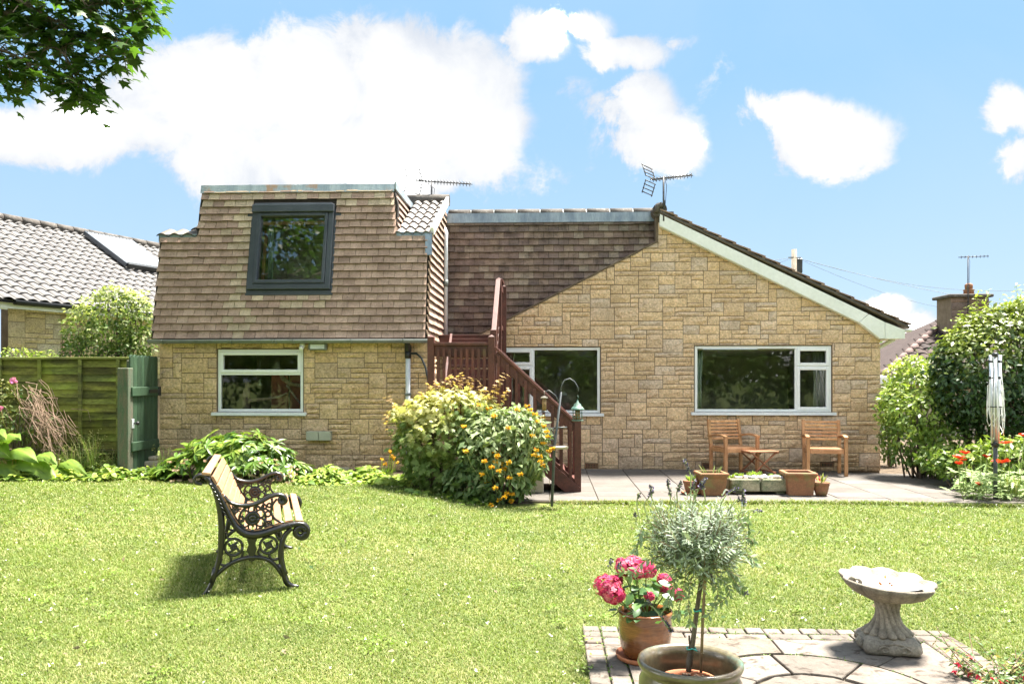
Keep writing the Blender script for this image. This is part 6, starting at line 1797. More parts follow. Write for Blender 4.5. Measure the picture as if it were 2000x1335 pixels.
m = MB(); m.lathe([(.026, .02), (.026, .17), (.001, .17)], 12); m.build('seed_tube', M['seed'], tf)
m = MB(); m.lathe([(.045, .165), (.042, .18), (.012, .195), (.001, .2)], 12); m.tube([(0, 0, .19), (0, 0, .26)], .003, 4); m.build('cap', M['bath'], tf)
# ------------------------------------------------------------------ cast-iron bench
rng = np.random.default_rng(66)
bn = G(492, 1149.5)
bax = Vector((-.33, .944, 0)).normalized()
bench = thing('garden_bench', 'cast-iron garden bench with pale slats and rose medallion ends on lawn', 'bench', (bn.x, bn.y, -.01), math.atan2(-bax.x, bax.y))
BLEN = 1.42
K_ = 1135.0
def bp(cx, cy): return ((cx - 640) / K_, (1205 - cy) / K_)
def curve(pts, n=4):
    """smooth run through the points"""
    P = [Vector(p) for p in pts]; out = []
    for i in range(len(P) - 1):
        p0, p1, p2, p3 = P[max(i - 1, 0)], P[i], P[i + 1], P[min(i + 2, len(P) - 1)]
        for j in range(n):
            t = j / n
            out.append(.5 * ((2 * p1) + (p2 - p0) * t + (2 * p0 - 5 * p1 + 4 * p2 - p3) * t * t + (3 * p1 - p0 - 3 * p2 + p3) * t ** 3))
    out.append(P[-1]); return out
def bench_end(y):
    """one cast end, drawn in the (front, up) plane at local y"""
    m = MB()
    def bar(pts, r, n=4, wide=1.5, smooth=True):
        P = [Vector((a, y, b)) for a, b in (bp(*p) for p in pts)]
        if smooth: P = curve(P, n)
        rr = r if not isinstance(r, (list, tuple)) else list(np.interp(np.linspace(0, 1, len(P)), np.linspace(0, 1, len(r)), r))
        m.tube(P, rr, 6, flat=((0, 1, 0), wide))
    def circ(cx, cy, r, w, wide=1.3, a0=0, a1=360, n=18):
        P = [Vector((bp(cx + r * math.cos(math.radians(a)), cy + r * math.sin(math.radians(a)))[0], y, bp(cx, cy + r * math.sin(math.radians(a)))[1])) for a in np.linspace(a0, a1, n)]
        m.tube(P, w, 6, flat=((0, 1, 0), wide))
    # back upright: scrolled top, sweeping to the rear foot
    bar([(262, 330), (215, 318), (205, 280), (240, 256), (290, 272), (340, 340), (375, 430), (398, 540), (408, 660), (405, 780), (396, 900), (360, 1040), (330, 1130), (290, 1200), (262, 1214)], [.010, .013, .014, .015, .016, .021, .024, .026, .026, .024, .022, .020, .019, .017, .010], 4, 1.5)
    # seat line: from the scroll on top of the back, down along the slats, forward to the front scroll
    bar([(285, 275), (360, 360), (425, 490), (470, 590), (530, 690), (610, 745), (720, 745), (860, 705), (980, 682), (1050, 690), (1082, 735), (1065, 790), (1020, 800), (985, 765), (1010, 735), (1035, 750)], [.014, .018, .020, .022, .026, .032, .032, .028, .022, .020, .020, .020, .018, .016, .014, .012], 4, 1.7)
    circ(1022, 748, 40, .022, 1.4)
    # front leg
    bar([(950, 715), (900, 770), (872, 850), (868, 950), (885, 1050), (910, 1150), (950, 1185), (1010, 1197)], [.018, .020, .022, .024, .024, .024, .018, .010], 4, 1.5)
    bar([(855, 1000), (905, 1090)], .022, 2); bar([(360, 1000), (335, 1120)], .020, 2)
    # arch between the legs
    bar([(350, 1075), (400, 1030), (460, 985), (540, 950), (630, 935), (720, 945), (790, 980), (840, 1035), (880, 1100)], .016, 4, 1.5)
    # armrest and its scroll
    bar([(420, 420), (470, 480), (540, 508), (620, 512), (700, 492), (780, 450), (840, 436), (888, 450), (905, 485), (885, 508), (855, 495), (865, 472)], [.010, .014, .016, .016, .016, .016, .017, .018, .018, .016, .013, .010], 4, 2.0)
    circ(872, 480, 18, .014, 1.6)
    bar([(835, 470), (800, 520), (790, 575), (812, 625), (850, 655), (890, 668)], .009, 4)
    # rose medallion
    circ(645, 620, 103, .0095); circ(645, 620, 44, .016, 1.2); circ(645, 620, 18, .016, 1.5)
    for k in range(6):
        a = math.radians(30 + 60 * k); circ(645 + 70 * math.cos(a), 620 + 70 * math.sin(a), 33, .0075, n=12)
    # filling round the medallion
    for (cx, cy, r) in ((512, 545, 24), (770, 672, 24), (765, 590, 22), (735, 530, 18), (560, 690, 18), (730, 705, 18), (775, 520, 16)): circ(cx, cy, r, .008, n=10)
    for (cx, cy) in ((510, 545), (770, 672)):
        for k in range(5): a = math.radians(72 * k + 18); bar([(cx, cy), (cx + 40 * math.cos(a), cy + 40 * math.sin(a))], .0065, 1, 1.2, False)
    bar([(448, 470), (490, 560), (540, 650)], .007, 3); bar([(560, 540), (510, 545), (500, 620)], .007, 3); bar([(720, 540), (770, 560), (800, 600)], .007, 3)
    # scrolls under the seat
    for (cx, s) in ((500, 1), (770, -1)):
        circ(cx, 845, 68, .010); circ(cx, 845, 20, .010, n=10)
        for k in range(4): a = math.radians(90 * k + 20); bar([(cx, 845), (cx + 26 * math.cos(a), 845 + 26 * math.sin(a)), (cx + 52 * math.cos(a + .35), 845 + 52 * math.sin(a + .35))], .009, 3)
    bar([(440, 720), (450, 770), (500, 778)], .008, 3); bar([(445, 880), (480, 930), (470, 980)], .009, 3); bar([(560, 860), (570, 900), (545, 950)], .009, 3)
    bar([(830, 870), (775, 920), (800, 965), (850, 960)], .010, 4); bar([(700, 860), (690, 900), (720, 940)], .009, 3); bar([(410, 930), (400, 975), (440, 990)], .009, 3)
    bar([(830, 760), (850, 800), (900, 800)], .010, 3)
    # shield in the middle
    P = [bp(*p) for p in ((600, 770), (680, 770), (665, 830), (680, 870), (650, 930), (640, 985), (625, 930), (600, 870), (615, 830))]
    m.prism(P, y - .016, y + .016, 'y')
    circ(640, 790, 26, .012); circ(640, 935, 22, .012)
    # rope moulding along the back and seat rail
    for t in np.linspace(0, 1, 26):
        Q = [(330, 330), (385, 440), (430, 560), (480, 650), (560, 730), (660, 752), (800, 728), (940, 695)]
        i = min(int(t * 7), 6); f = t * 7 - i; cx = Q[i][0] + (Q[i + 1][0] - Q[i][0]) * f; cy = Q[i][1] + (Q[i + 1][1] - Q[i][1]) * f
        a, b = bp(cx, cy); sd = -1 if y < .5 else 1
        m.tube([(a - .012, y + sd * .033, b + .010), (a + .012, y + sd * .037, b - .010)], .006, 5)
    return m.build('end_frame', M['iron'], bench)
bench_end(0.0); bench_end(BLEN)
bk = curve([Vector((bp(*p)[0], 0, bp(*p)[1])) for p in ((252, 248), (320, 262), (372, 345), (420, 440), (458, 530), (494, 610), (545, 688))], 8)
cum = [0.0]
for a, b in zip(bk[:-1], bk[1:]): cum.append(cum[-1] + (b - a).length)
def along(path, cum, d):
    for i in range(len(cum) - 1):
        if cum[i + 1] >= d:
            f = (d - cum[i]) / (cum[i + 1] - cum[i]); return path[i].lerp(path[i + 1], f), (path[i + 1] - path[i]).normalized()
    return path[-1], (path[-1] - path[-2]).normalized()
def slat(p, tan, w, th):
    v_ = rng.uniform(.9, 1.08); m = MB()
    nrm = Vector((-tan.z, 0, tan.x)); nrm = nrm if nrm.z > 0 else -nrm
    c = p + nrm * .004
    m.beam((c.x, -.02, c.z), (c.x, BLEN + .02, c.z), w, th, tuple(nrm), (v_, v_ * rng.uniform(.96, 1.02), v_ * .98), .004)
    m.build('slat', M['slat'], bench)
for i in range(7):
    p, t_ = along(bk, cum, .035 + i * (cum[-1] - .05) / 6.3); slat(p, t_, .058, .018)
st_ = curve([Vector((bp(*p)[0], 0, bp(*p)[1])) for p in ((580, 716), (700, 722), (830, 688), (940, 662), (1040, 668))], 8)
cs_ = [0.0]
for a, b in zip(st_[:-1], st_[1:]): cs_.append(cs_[-1] + (b - a).length)
for i in range(6):
    p, t_ = along(st_, cs_, .02 + i * (cs_[-1] - .04) / 5.05); slat(p, t_, .054, .018)
m = MB(); m.tube([(-.02, 0, .40), (-.02, BLEN, .40)], .008, 6); m.tube([(.06, .3, .38), (.06, BLEN - .3, .38)], .006, 6); m.build('tie_rod', M['iron'], bench)

# ------------------------------------------------------------------ bird bath
bb = G(1733, 1268)
bt = thing('bird_bath', 'weathered stone bird bath with shell bowl on fluted pedestal', 'bird bath', (bb.x, bb.y, .006), math.radians(-8)); bt.scale = (1.03, 1.03, .91)
m = MB()
def sqr(a, i):                                                    # rounded square plan
    c, s = abs(math.cos(a)), abs(math.sin(a)); return (1 / (c ** 5 + s ** 5) ** .2) * (1 + .05 * math.cos(8 * a))
m.lathe([(.120, 0), (.140, .008), (.150, .03), (.147, .055), (.138, .075), (.122, .088), (.112, .096), (.106, .10)], 56, fn=sqr)
m.build('plinth', M['bath'], bt)
for k in range(4):
    a = math.pi / 2 * k; R = Matrix.Rotation(a, 3, 'Z'); m = MB()
    for s in (-1, 1):
        P = [R @ Vector((s * (.048 + .030 * (1 - t_) * math.cos(t_ * 9)), -.146 + .006 * t_, .040 + .026 * (1 - t_) * math.sin(t_ * 9))) for t_ in np.linspace(0, .9, 20)]
        m.tube(P, [.007 - .003 * i / 19 for i in range(20)], 6)
    m.tube([R @ Vector((-.075, -.145, .066)), R @ Vector((0, -.143, .080)), R @ Vector((.075, -.145, .066))], .006, 6)
    m.ball(tuple(R @ Vector((0, -.147, .045))), .018, 10, 6, sq=(1, .5 if k % 2 == 0 else 1, .8))
    m.build('scroll_carving', M['bath'], bt)
m = MB()
NF = 14
def flute(a, i):
    return 1 + (.20 if i < 9 else .08) * abs(math.sin(NF * .5 * (a + .035 * i * i * .25)))
pr = [(.108, .096), (.108, .110), (.098, .122), (.084, .136), (.070, .156), (.060, .182), (.053, .212), (.051, .240), (.055, .266), (.064, .288), (.076, .304)]
m.lathe(pr, 112, fn=flute)
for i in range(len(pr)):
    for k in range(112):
        g_ = abs(math.sin(NF * .5 * (2 * math.pi * k / 112 + .035 * i * i * .25))); v_ = .42 + .62 * g_ ** .6; m.t[i * 112 + k] = (v_, v_ * .985, v_ * .96)  # grooves darkened in the tint to paint the shading of the flutes
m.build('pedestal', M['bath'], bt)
m = MB()
# fluted shell bowl: outside up to the scalloped lip, then down into the basin
NS = 9
def shell(a, amp): return 1 + amp * (abs(math.cos(NS * .5 * a)) - .5)
prof = [(.055, .295, 0), (.085, .302, .02), (.130, .325, .06), (.172, .352, .09), (.202, .385, .11), (.215, .412, .12), (.210, .424, .12), (.196, .416, .09), (.180, .402, .04), (.150, .382, .04), (.08, .374, 0), (.004, .372, 0)]
n = 90; vs, fs = [], []
for i, (r, z, amp) in enumerate(prof):
    for k in range(n):
        a = 2 * math.pi * k / n; q = r * shell(a, amp) * (1.0 + .10 * math.cos(a) ** 2)
        lift = .009 * (abs(math.cos(NS * .5 * a)) - .4) * (1 if 3 < i < 8 else 0) + (.020 * (q / .2) * math.cos(a - 2.4) if i > 1 else 0)
        vs.append((q * math.cos(a), q * math.sin(a), z + lift))
for i in range(len(prof) - 1):
    for k in range(n): k2 = (k + 1) % n; fs.append((i * n + k, i * n + k2, (i + 1) * n + k2, (i + 1) * n + k))
m.add(vs, fs, (1, 1, 1), True)
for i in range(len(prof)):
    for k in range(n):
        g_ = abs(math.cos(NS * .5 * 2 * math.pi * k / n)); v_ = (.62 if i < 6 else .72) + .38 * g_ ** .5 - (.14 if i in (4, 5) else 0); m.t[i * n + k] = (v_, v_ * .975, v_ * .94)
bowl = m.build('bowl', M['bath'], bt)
m = MB(); m.lathe([(.163, .397), (.002, .397)], 40, cap=False, fn=lambda a, i: 1.0 + .10 * math.cos(a) ** 2 if i == 0 else 1); m.build('water', M['water'], bowl)
m = MB(); c0 = Vector((-.175, -.085, .425))
m.tube([c0 + Vector((.035 * (1 - t_) * math.cos(t_ * 10 + 2), .01 * t_, .030 * (1 - t_) * math.sin(t_ * 10 + 2))) for t_ in np.linspace(0, .92, 22)], [.014 - .008 * i / 21 for i in range(22)], 6); m.build('scroll_carving', M['bath'], bowl)
few_leaves(bowl, 'dead_leaves', M['leafmould'], 5, .24, .01, .032, TM_OVAL, rng, .004, 0, .3985)

# ------------------------------------------------------------------ lavender standard in the big glazed pot
lp = G(1348, 1292, .42 - .42)
LZC = 1600 * (EYE - .40) / (1290 - HORIZON)                        # rim at 0.40 m
LC = Vector(((1348 - 1000) / F * LZC * CY - LZC * SY, (1348 - 1000) / F * LZC * SY + LZC * CY, 0))
LS = LZC / F
rim_r = 102 * LS
lt = thing('glazed_pot', 'large green-brown glazed pot holding a standard lavender in front', 'pot', (LC.x, LC.y, .006))
RH = .40
m = MB(); m.lathe([(rim_r * .60, 0), (rim_r * .64, .02), (rim_r * .88, .14), (rim_r * .985, .26), (rim_r * .97, .32), (rim_r * .90, .352), (rim_r * .895, .362), (rim_r * .97, .372), (rim_r * 1.0, .386), (rim_r * .985, RH), (rim_r * .93, RH + .003), (rim_r * .865, .388), (rim_r * .84, .36), (rim_r * .86, .28), (rim_r * .80, .18), (.01, .17)], 72)
m.build('pot', M['glaze_green'], lt)
inn = thing('nursery_pot', 'brown plastic nursery pot of compost sunk inside the big glazed pot', 'flower pot', (LC.x - .005, LC.y, .18))
ir = 56 * LS
m = MB(); m.lathe([(ir * .8, 0), (ir * .95, .125), (ir * 1.0, .13), (ir * 1.0, .15), (ir * .93, .15), (ir * .92, .12)], 36, cap=False); m.build('pot', M['pot_red'], inn)
m = MB(); k = 28
m.lathe([(ir * .93, .125), (ir * .7, .132), (ir * .4, .138), (.003, .14)], k, cap=False, fn=lambda a, i: 1 + .02 * math.sin(5 * a))
for i in range(160):
    a, r = rng.uniform(0, 6.28), ir * .9 * math.sqrt(rng.random()); m.ball((r * math.cos(a), r * math.sin(a), .136), rng.uniform(.003, .008), 5, 3, (1, 1, 1))
m.build('compost', M['compost'], inn)
lav = thing('lavender_tree', 'silvery standard lavender with bare stem and bamboo cane', 'shrub', (LC.x, LC.y, .31))
LB = Vector((LC.x, LC.y, .31))
def lpx(px, py, dy=0.0):
    d = ray(px, py); t = (LC.y + dy) / d[1]; return Vector((d[0] * t, LC.y + dy, EYE + d[2] * t)) - LB
m = MB(); m.tube([lpx(1345, 1310), lpx(1346, 1290), lpx(1353, 1255), lpx(1360, 1200), lpx(1367, 1150), lpx(1374, 1100)], [.011, .012, .010, .009, .009, .008], 8); m.tube([lpx(1350, 1300, -.01), lpx(1354, 1240, -.01), lpx(1365, 1170, -.01), lpx(1380, 1100, -.01)], .0055, 6); m.tube([lpx(1349, 1275), lpx(1347, 1255), lpx(1346, 1240)], .004, 5)
crn = lpx(1362, 1068)
for i in range(26):
    d = unit(np.array([rng.normal(), rng.normal(), rng.normal() * .8 + .2])); e = crn + Vector(d) * rng.uniform(.08, .18); m.tube([lpx(1374, 1100), (lpx(1374, 1100) + e) / 2 + Vector((0, 0, .02)), e], [.005, .004, .002], 4)
m.build('stem', M['bark'], lav)
m = MB(); m.tube([lpx(1369, 1312, -.03), lpx(1373, 1200, -.03), lpx(1378, 1115, -.03), lpx(1381, 1030, -.02)], .0058, 7)
for py in (1275, 1235, 1180, 1135): q = lpx(1371 + (1275 - py) * .05, py, -.03); m.ball(tuple(q), .0078, 7, 4, sq=(1, 1, .6))
m.build('cane', M['cane'], lav)
m = MB()
for (px, py) in ((1350, 1265), (1364, 1191)):
    q = lpx(px, py, -.01); m.tube([q + Vector((.017 * math.cos(a), .017 * math.sin(a), .004 * math.sin(3 * a))) for a in np.linspace(0, 6.28, 10)], .003, 5); m.tube([q, q + Vector((.02, -.02, -.004))], .003, 4)
q = lpx(1366, 1191, -.015); m.tube([q, lpx(1375, 1192, -.03)], .003, 5)
m.build('plant_tie', M['bluegreen'], lav)
# leafy shoots of the crown
LR = 92 * LS
starts, dirs = [], []
for i in range(540):
    d = unit(rng.normal(size=3)); d[2] = d[2] * .85 + .12
    s = np.array(crn) + d * LR * np.array([1.05, 1.0, .86]) * rng.uniform(.2, .86) + [0, 0, -.01]
    starts.append(s); dirs.append(d * .7 + np.array([0, 0, .55]) + rng.normal(0, .25, 3))
PP, NN, TT, PTH = [], [], [], []
for s, d in zip(starts, dirs):
    d = unit(d); up_ = max(0, (s[2] - crn.z) / LR); L = rng.uniform(.05, .10) + .085 * up_ * rng.random(); nn = 8
    side = unit(np.cross(d, rng.normal(size=3))); side2 = np.cross(d, side)
    pts = []
    for j in range(nn):
        t = j / (nn - 1); p = s + d * L * t; pts.append(p)
        sd = side if j % 2 else side2
        for sg in (-1, 1):
            PP.append(p); TT.append(sd * sg * (.9 - .45 * t) + d * (.65 + .6 * t)); NN.append(d * .8 - sd * sg * .5 + rng.normal(0, .15, 3))
    PTH.append(pts)
PP, NN, TT = np.array(PP), np.array(NN), np.array(TT)
tt = tints(rng, len(PP), np.clip(rng.normal(0, .25, len(PP)), 0, .8)); tt[:, 0] = np.clip(.5 + .3 * clump_noise(PP, 4, 30) + rng.normal(0, .15, len(PP)), 0, 1)
crn_o = link('crown', leaf_mesh('crown', PP, NN, TT, rng.uniform(.020, .034, len(PP)), tm([(0, 0, 0), (.45, .095, .02), (.85, .085, .02), (1, 0, 0), (.85, -.085, .02), (.45, -.095, .02)], [(0, 5, 4, 3, 2, 1)]), M['l_lavender'], tt), lav)
m = MB(); twigs(m, PTH, .0016, .001, 3); m.build('shoots', M['cane'], lav, kind='stuff')
# straggling lower shoots
PP, NN, TT, PTH = [], [], [], []
for (a, b, c) in (((1340, 1120), (1330, 1170), (1322, 1205)), ((1330, 1110), (1312, 1150), (1305, 1180)), ((1390, 1130), (1402, 1160), (1385, 1200)), ((1400, 1120), (1425, 1155), (1395, 1185)), ((1350, 1130), (1345, 1180), (1348, 1215)), ((1420, 1110), (1440, 1140), (1450, 1150)),
                  ((1300, 1100), (1255, 1120), (1215, 1115)), ((1310, 1080), (1260, 1095), (1230, 1125)), ((1290, 1050), (1255, 1050), (1240, 1078)), ((1420, 1060), (1460, 1050), (1472, 1060)), ((1440, 1080), (1465, 1085), (1473, 1100)), ((1300, 1040), (1262, 1020), (1248, 1050)), ((1430, 1030), (1455, 1020), (1465, 1035))):
    P3 = [lpx(*a), lpx(*b, dy=-.03), lpx(*c, dy=-.05)]; Q = curve(P3, 6); PTH.append(Q)
    for j, p in enumerate(Q[1:]):
        d = np.array((Q[j + 1] - Q[j]).normalized()); sd = unit(np.cross(d, rng.normal(size=3)))
        for sg in (-1, 1): PP.append(np.array(p)); TT.append(sd * sg * .8 + d * .8); NN.append(np.cross(d, sd) + rng.normal(0, .3, 3))
link('trailing_shoots', leaf_mesh('trailing_shoots', np.array(PP), np.array(NN), np.array(TT), rng.uniform(.022, .036, len(PP)), TM_OVAL, M['l_lavender'], tints(rng, len(PP), .45)), lav)['kind'] = 'stuff'
m = MB(); twigs(m, PTH, .002, .0012, 4)
m.build('trailing_stems', M['cane'], lav, kind='stuff')
# flower spikes on their long stalks
SPK = [((1250, 1010), (1244, 985), (1247, 962), (1249, 970)), ((1275, 1030), (1258, 988), (1267, 972), (1275, 952)), ((1290, 1010), (1274, 975), (1273, 965), (1270, 948)), ((1310, 1000), (1310, 976), (1309, 970), (1305, 937)), ((1325, 1005), (1322, 965), (1323, 960), (1330, 942)),
       ((1349, 990), (1349, 935), (1347, 922), (1337, 897)), ((1360, 985), (1354, 955), (1353, 958), (1357, 936)), ((1368, 985), (1358, 975), (1364, 955), (1378, 934)), ((1378, 980), (1375, 958), (1372, 955), (1371, 940)), ((1404, 1010), (1408, 985), (1418, 966), (1440, 952)), ((1425, 1012), (1428, 990), (1440, 975), (1448, 975)),
       ((1450, 1020), (1451, 1000), (1452, 990), (1453, 957)), ((1440, 1010), (1450, 998), (1470, 995), (1486, 998)), ((1420, 1015), (1432, 1014), (1432, 1015), (1423, 998)), ((1250, 1035), (1243, 1020), (1243, 1012), (1239, 1002)), ((1460, 1060), (1462, 1055), (1460, 1056), (1470, 1058)),
       ((1215, 1120), (1200, 1117), (1191, 1108), (1195, 1092)), ((1240, 1120), (1214, 1118), (1208, 1112), (1210, 1097)), ((1378, 1130), (1393, 1145), (1393, 1140), (1389, 1118)), ((1430, 1140), (1445, 1158), (1450, 1160), (1461, 1157)), ((1305, 1225), (1280, 1190), (1270, 1182), (1266, 1172)), ((1308, 1120), (1318, 1150), (1290, 1200), (1312, 1232))]
stk = MB()
for (a, b, c, d) in SPK:
    dy = rng.uniform(-.10, .06); P3 = curve([lpx(*a, dy=dy * .6), lpx(*b, dy=dy), lpx(*c, dy=dy)], 4); stk.tube(P3, [.0026] * len(P3), 5, cap=False)
    p0, p1 = lpx(*c, dy=dy), lpx(*d, dy=dy); stk.tube([p0, p1], .0018, 4)
    ax = (p1 - p0); L = ax.length; n = max(5, int(L / .0042)) * 5
    t_ = rng.random(n) ** .9; an = rng.uniform(0, 6.28, n); sd = unit(np.cross(np.array(ax), [.3, 1, .2])); s2 = unit(np.cross(np.array(ax), sd))
    wv = .0042 * (1 - .45 * t_) * (.7 + .3 * np.sin(t_ * 30))
    o_ = np.cos(an)[:, None] * sd + np.sin(an)[:, None] * s2
    P = np.array(p0) + t_[:, None] * np.array(ax) + o_ * wv[:, None]
    link('flower_spike', leaf_mesh('flower_spike', P, np.cross(o_, np.array(ax)) + rng.normal(0, .2, (n, 3)), o_ + np.array(ax) / L * 1.2, rng.uniform(.006, .010, n), TM_PETAL, M['f_lav'], tints(rng, n, (rng.random(n) < .25).astype(float))), lav)
stk.build('flower_stalks', M['l_phlomis'], lav, kind='stuff')

# ------------------------------------------------------------------ hydrangea in its brown pot and saucer
HZ = 1600 * (EYE - .26) / (1192 - HORIZON)
HC = Vector(((1260 - 1000) / F * HZ * CY - HZ * SY, (1260 - 1000) / F * HZ * SY + HZ * CY, 0)); HS = HZ / F
hr = 52 * HS
sc = thing('pot_saucer', 'shallow terracotta saucer under the brown hydrangea pot', 'saucer', (HC.x, HC.y, .008))
m = MB(); m.lathe([(hr * .9, 0), (hr * 1.05, .006), (hr * 1.10, .028), (hr * 1.06, .030), (hr * 1.0, .012), (.01, .010)], 40); m.build('dish', M['pot_red'], sc)
hp = thing('brown_pot', 'glossy brown glazed pot standing in a terracotta saucer', 'flower pot', (HC.x, HC.y, .020))
ph = .245
m = MB(); m.lathe([(hr * .70, 0), (hr * .80, .012), (hr * .92, .06), (hr * .985, .13), (hr * .99, .18), (hr * .97, .205), (hr * 1.0, .212), (hr * .985, .222), (hr * 1.02, .232), (hr * 1.02, ph), (hr * .95, ph + .002), (hr * .90, .22), (hr * .88, .16), (.01, .15)], 48); m.build('pot', M['glaze_brown'], hp)
m = MB(); m.lathe([(hr * .88, .19), (hr * .5, .2), (.003, .2)], 20, cap=False); m.build('compost', M['compost'], hp)
hy = thing('hydrangea', 'pink mophead hydrangea with glossy dark leaves in brown pot', 'plant', (HC.x, HC.y, .22))
HB = Vector((HC.x, HC.y, .22))
def hpx(px, py, dy=0.0):
    d = ray(px, py); t = (HC.y + dy) / d[1]; return Vector((d[0] * t, HC.y + dy, EYE + d[2] * t)) - HB
heads = [((1186, 1143), 27, -.06), ((1198, 1160), 22, -.10), ((1222, 1108), 21, .02), ((1237, 1102), 22, .06), ((1262, 1112), 21, .02), ((1205, 1133), 12, .05), ((1297, 1132), 15, .06), ((1302, 1150), 13, .02), ((1322, 1160), 14, .05), ((1268, 1163), 9, -.09), ((1243, 1118), 14, -.04), ((1213, 1098), 10, .08)]
stm = MB()
for (c, r, dy) in heads:
    q = np.array(hpx(*c, dy=dy)); R = r * HS; n = int(26 + r * 5)
    d = unit(rng.normal(size=(n, 3)) + [0, -.15, .25])
    P0 = q + d * R * [1, 1, .82] * rng.uniform(.82, 1.0, (n, 1))
    PP, NN, TT = [], [], []
    for p, dd in zip(P0, d):
        a0 = rng.uniform(0, 1.57); s1 = unit(np.cross(dd, [.2, .4, .9])); s2 = np.cross(dd, s1)
        for k in range(4):
            a = a0 + 1.5708 * k; t_ = s1 * math.cos(a) + s2 * math.sin(a); PP.append(p); TT.append(t_ + dd * .22); NN.append(dd + rng.normal(0, .15, 3))
    nn = len(PP); ti = tints(rng, nn); base = rng.uniform(0, .5); ti[:, 0] = np.repeat(np.clip(rng.normal(.4, .3, n), 0, 1), 4); ti[:, 1] = np.repeat(np.where(rng.random(n) < .30, rng.uniform(.3, .9, n), 0), 4)
    link('flower_head', leaf_mesh('flower_head', np.array(PP), np.array(NN), np.array(TT), rng.uniform(.0125, .0165, nn), TM_PETAL, M['f_pink'], ti), hy)
    stm.tube([(rng.normal(0, .02), rng.normal(0, .02), -.02), tuple(q * [.5, .5, .4]), tuple(q - [0, 0, R * .4])], [.004, .004, .003], 5, cap=False)
stm.build('stems', M['l_hydrangea'], hy)
for i in range(64):
    a = rng.uniform(0, 6.28); r_ = rng.uniform(.2, 1.3) * hr; z = rng.uniform(.01, .19)
    P = np.array([[math.cos(a) * r_, math.sin(a) * r_, z]]); T = np.array([[math.cos(a), math.sin(a), rng.normal(-.25, .35)]]); N = np.array([[math.cos(a) * .3, math.sin(a) * .3, 1.0]]) + rng.normal(0, .3, (1, 3))
    link('leaf', leaf_mesh('leaf', P - T * .02, N, T, rng.uniform(.055, .085, 1), TM_BROAD, M['l_hydrangea'], tints(rng, 1, max(0, rng.normal(.05, .25)))), hy)

# ------------------------------------------------------------------ fuchsia in the lower right corner
fz = G(1950, 1338)
fu = thing('fuchsia_bush', 'fuchsia with red bells and pale green leaves in the near right corner', 'shrub', (fz.x, fz.y, 0))
st_, di_ = [], []
for i in range(54):
    a = rng.uniform(0, 6.28); st_.append((rng.normal(0, .05), rng.normal(0, .05), .0)); di_.append((math.cos(a) * .9, math.sin(a) * .7, rng.uniform(.25, .75)))
P, N, T, paths = sprigs(rng, st_, di_, .22, 9, .9)
P = np.repeat(P, 2, 0); N = np.repeat(N, 2, 0); T = np.concatenate([T[:, None], -T[:, None] + 1.2 * np.array([0, 0, .3])], 1).reshape(-1, 3)
k = len(P); link('foliage', leaf_mesh('foliage', P, N, T, rng.uniform(.020, .040, k), TM_OVAL, M['l_fuchsia'], tints(rng, k, (rng.random(k) < .3) * .8)), fu)
m = MB(); twigs(m, paths, .0035, .0018, 4); m.build('stems', M['twig'], fu)
for i in range(13):
    a = rng.uniform(2.2, 5.6); r_ = rng.uniform(.05, .22); q = np.array([math.cos(a) * r_, math.sin(a) * r_, rng.uniform(.03, .12)])
    n = 9; d = np.tile([0, 0, -1.0], (n, 1)) + rng.normal(0, .35, (n, 3)); link('flower_bell', leaf_mesh('flower_bell', np.tile(q, (n, 1)), rng.normal(size=(n, 3)), d, rng.uniform(.018, .03, n), TM_OVAL, M['f_fuchsia'], tints(rng, n)), fu)
# ------------------------------------------------------------------ shrubs and borders
rng = np.random.default_rng(77)
def shrub(name, label, cat, loc, mat, blobs, n, size, tmpl, new_top=0.0, up=.5, out=.8, rnd=.55, droop=.35, inner=.55, stems=6, group=None, nscale=3.0, part='foliage', sz_jit=.35, wood='bark', newjit=.25, topz=None, botz=None):
    t = thing(name, label, cat, loc, 0, group)
    P, N, T, d, rad = crown(rng, blobs, n, up, out, rnd, inner, droop)
    keep = P[:, 2] > .01; P, N, T, d, rad = P[keep], N[keep], T[keep], d[keep], rad[keep]
    k = len(P); z0, z1 = P[:, 2].min(), P[:, 2].max()
    if topz is not None: z1 = topz
    if botz is not None: z0 = botz
    h = (P[:, 2] - z0) / (z1 - z0 + 1e-6)
    cn = clump_noise(P, 9, nscale)
    new = np.clip(new_top * (h * 1.3 - .35 + .25 * d[:, 2] + .35 * cn) + rng.normal(0, newjit, k) * (new_top > 0), 0, 1)
    ti = tints(rng, k, new); ti[:, 0] = np.clip(.45 + .32 * cn + rng.normal(0, .22, k), 0, 1)
    link(part, leaf_mesh(part, P, N, T, size * rng.uniform(1 - sz_jit, 1 + sz_jit, k), tmpl, mat, ti), t)
    if stems:
        m = MB()
        for b in blobs:
            c = Vector(b[0]); r = b[1] if np.isscalar(b[1]) else min(b[1])
            for _ in range(max(1, stems // 2)):
                e = c + Vector(unit(rng.normal(size=3)) * r * .6); s = Vector((c.x * .35 + rng.normal(0, .04), c.y * .35 + rng.normal(0, .04), -.03))
                mid = s.lerp(e, .5) + Vector((rng.normal(0, .05), rng.normal(0, .05), .05)); m.tube([s, mid, e], [.016, .011, .004], 5, cap=False)
        m.build('branches', M[wood], t)
    return t
def at(px, py, Y, base=(0, 0, 0)): return W(px, py, Y) - Vector(base)
def blob(px, py, Y, rx, ry, base, rdepth=None):
    """ellipsoid seen at (px, py) with half sizes in pixels at depth Y"""
    k = Y / F; return (tuple(at(px, py, Y, base)), (rx * k, (rdepth or rx * .8) * k, ry * k))

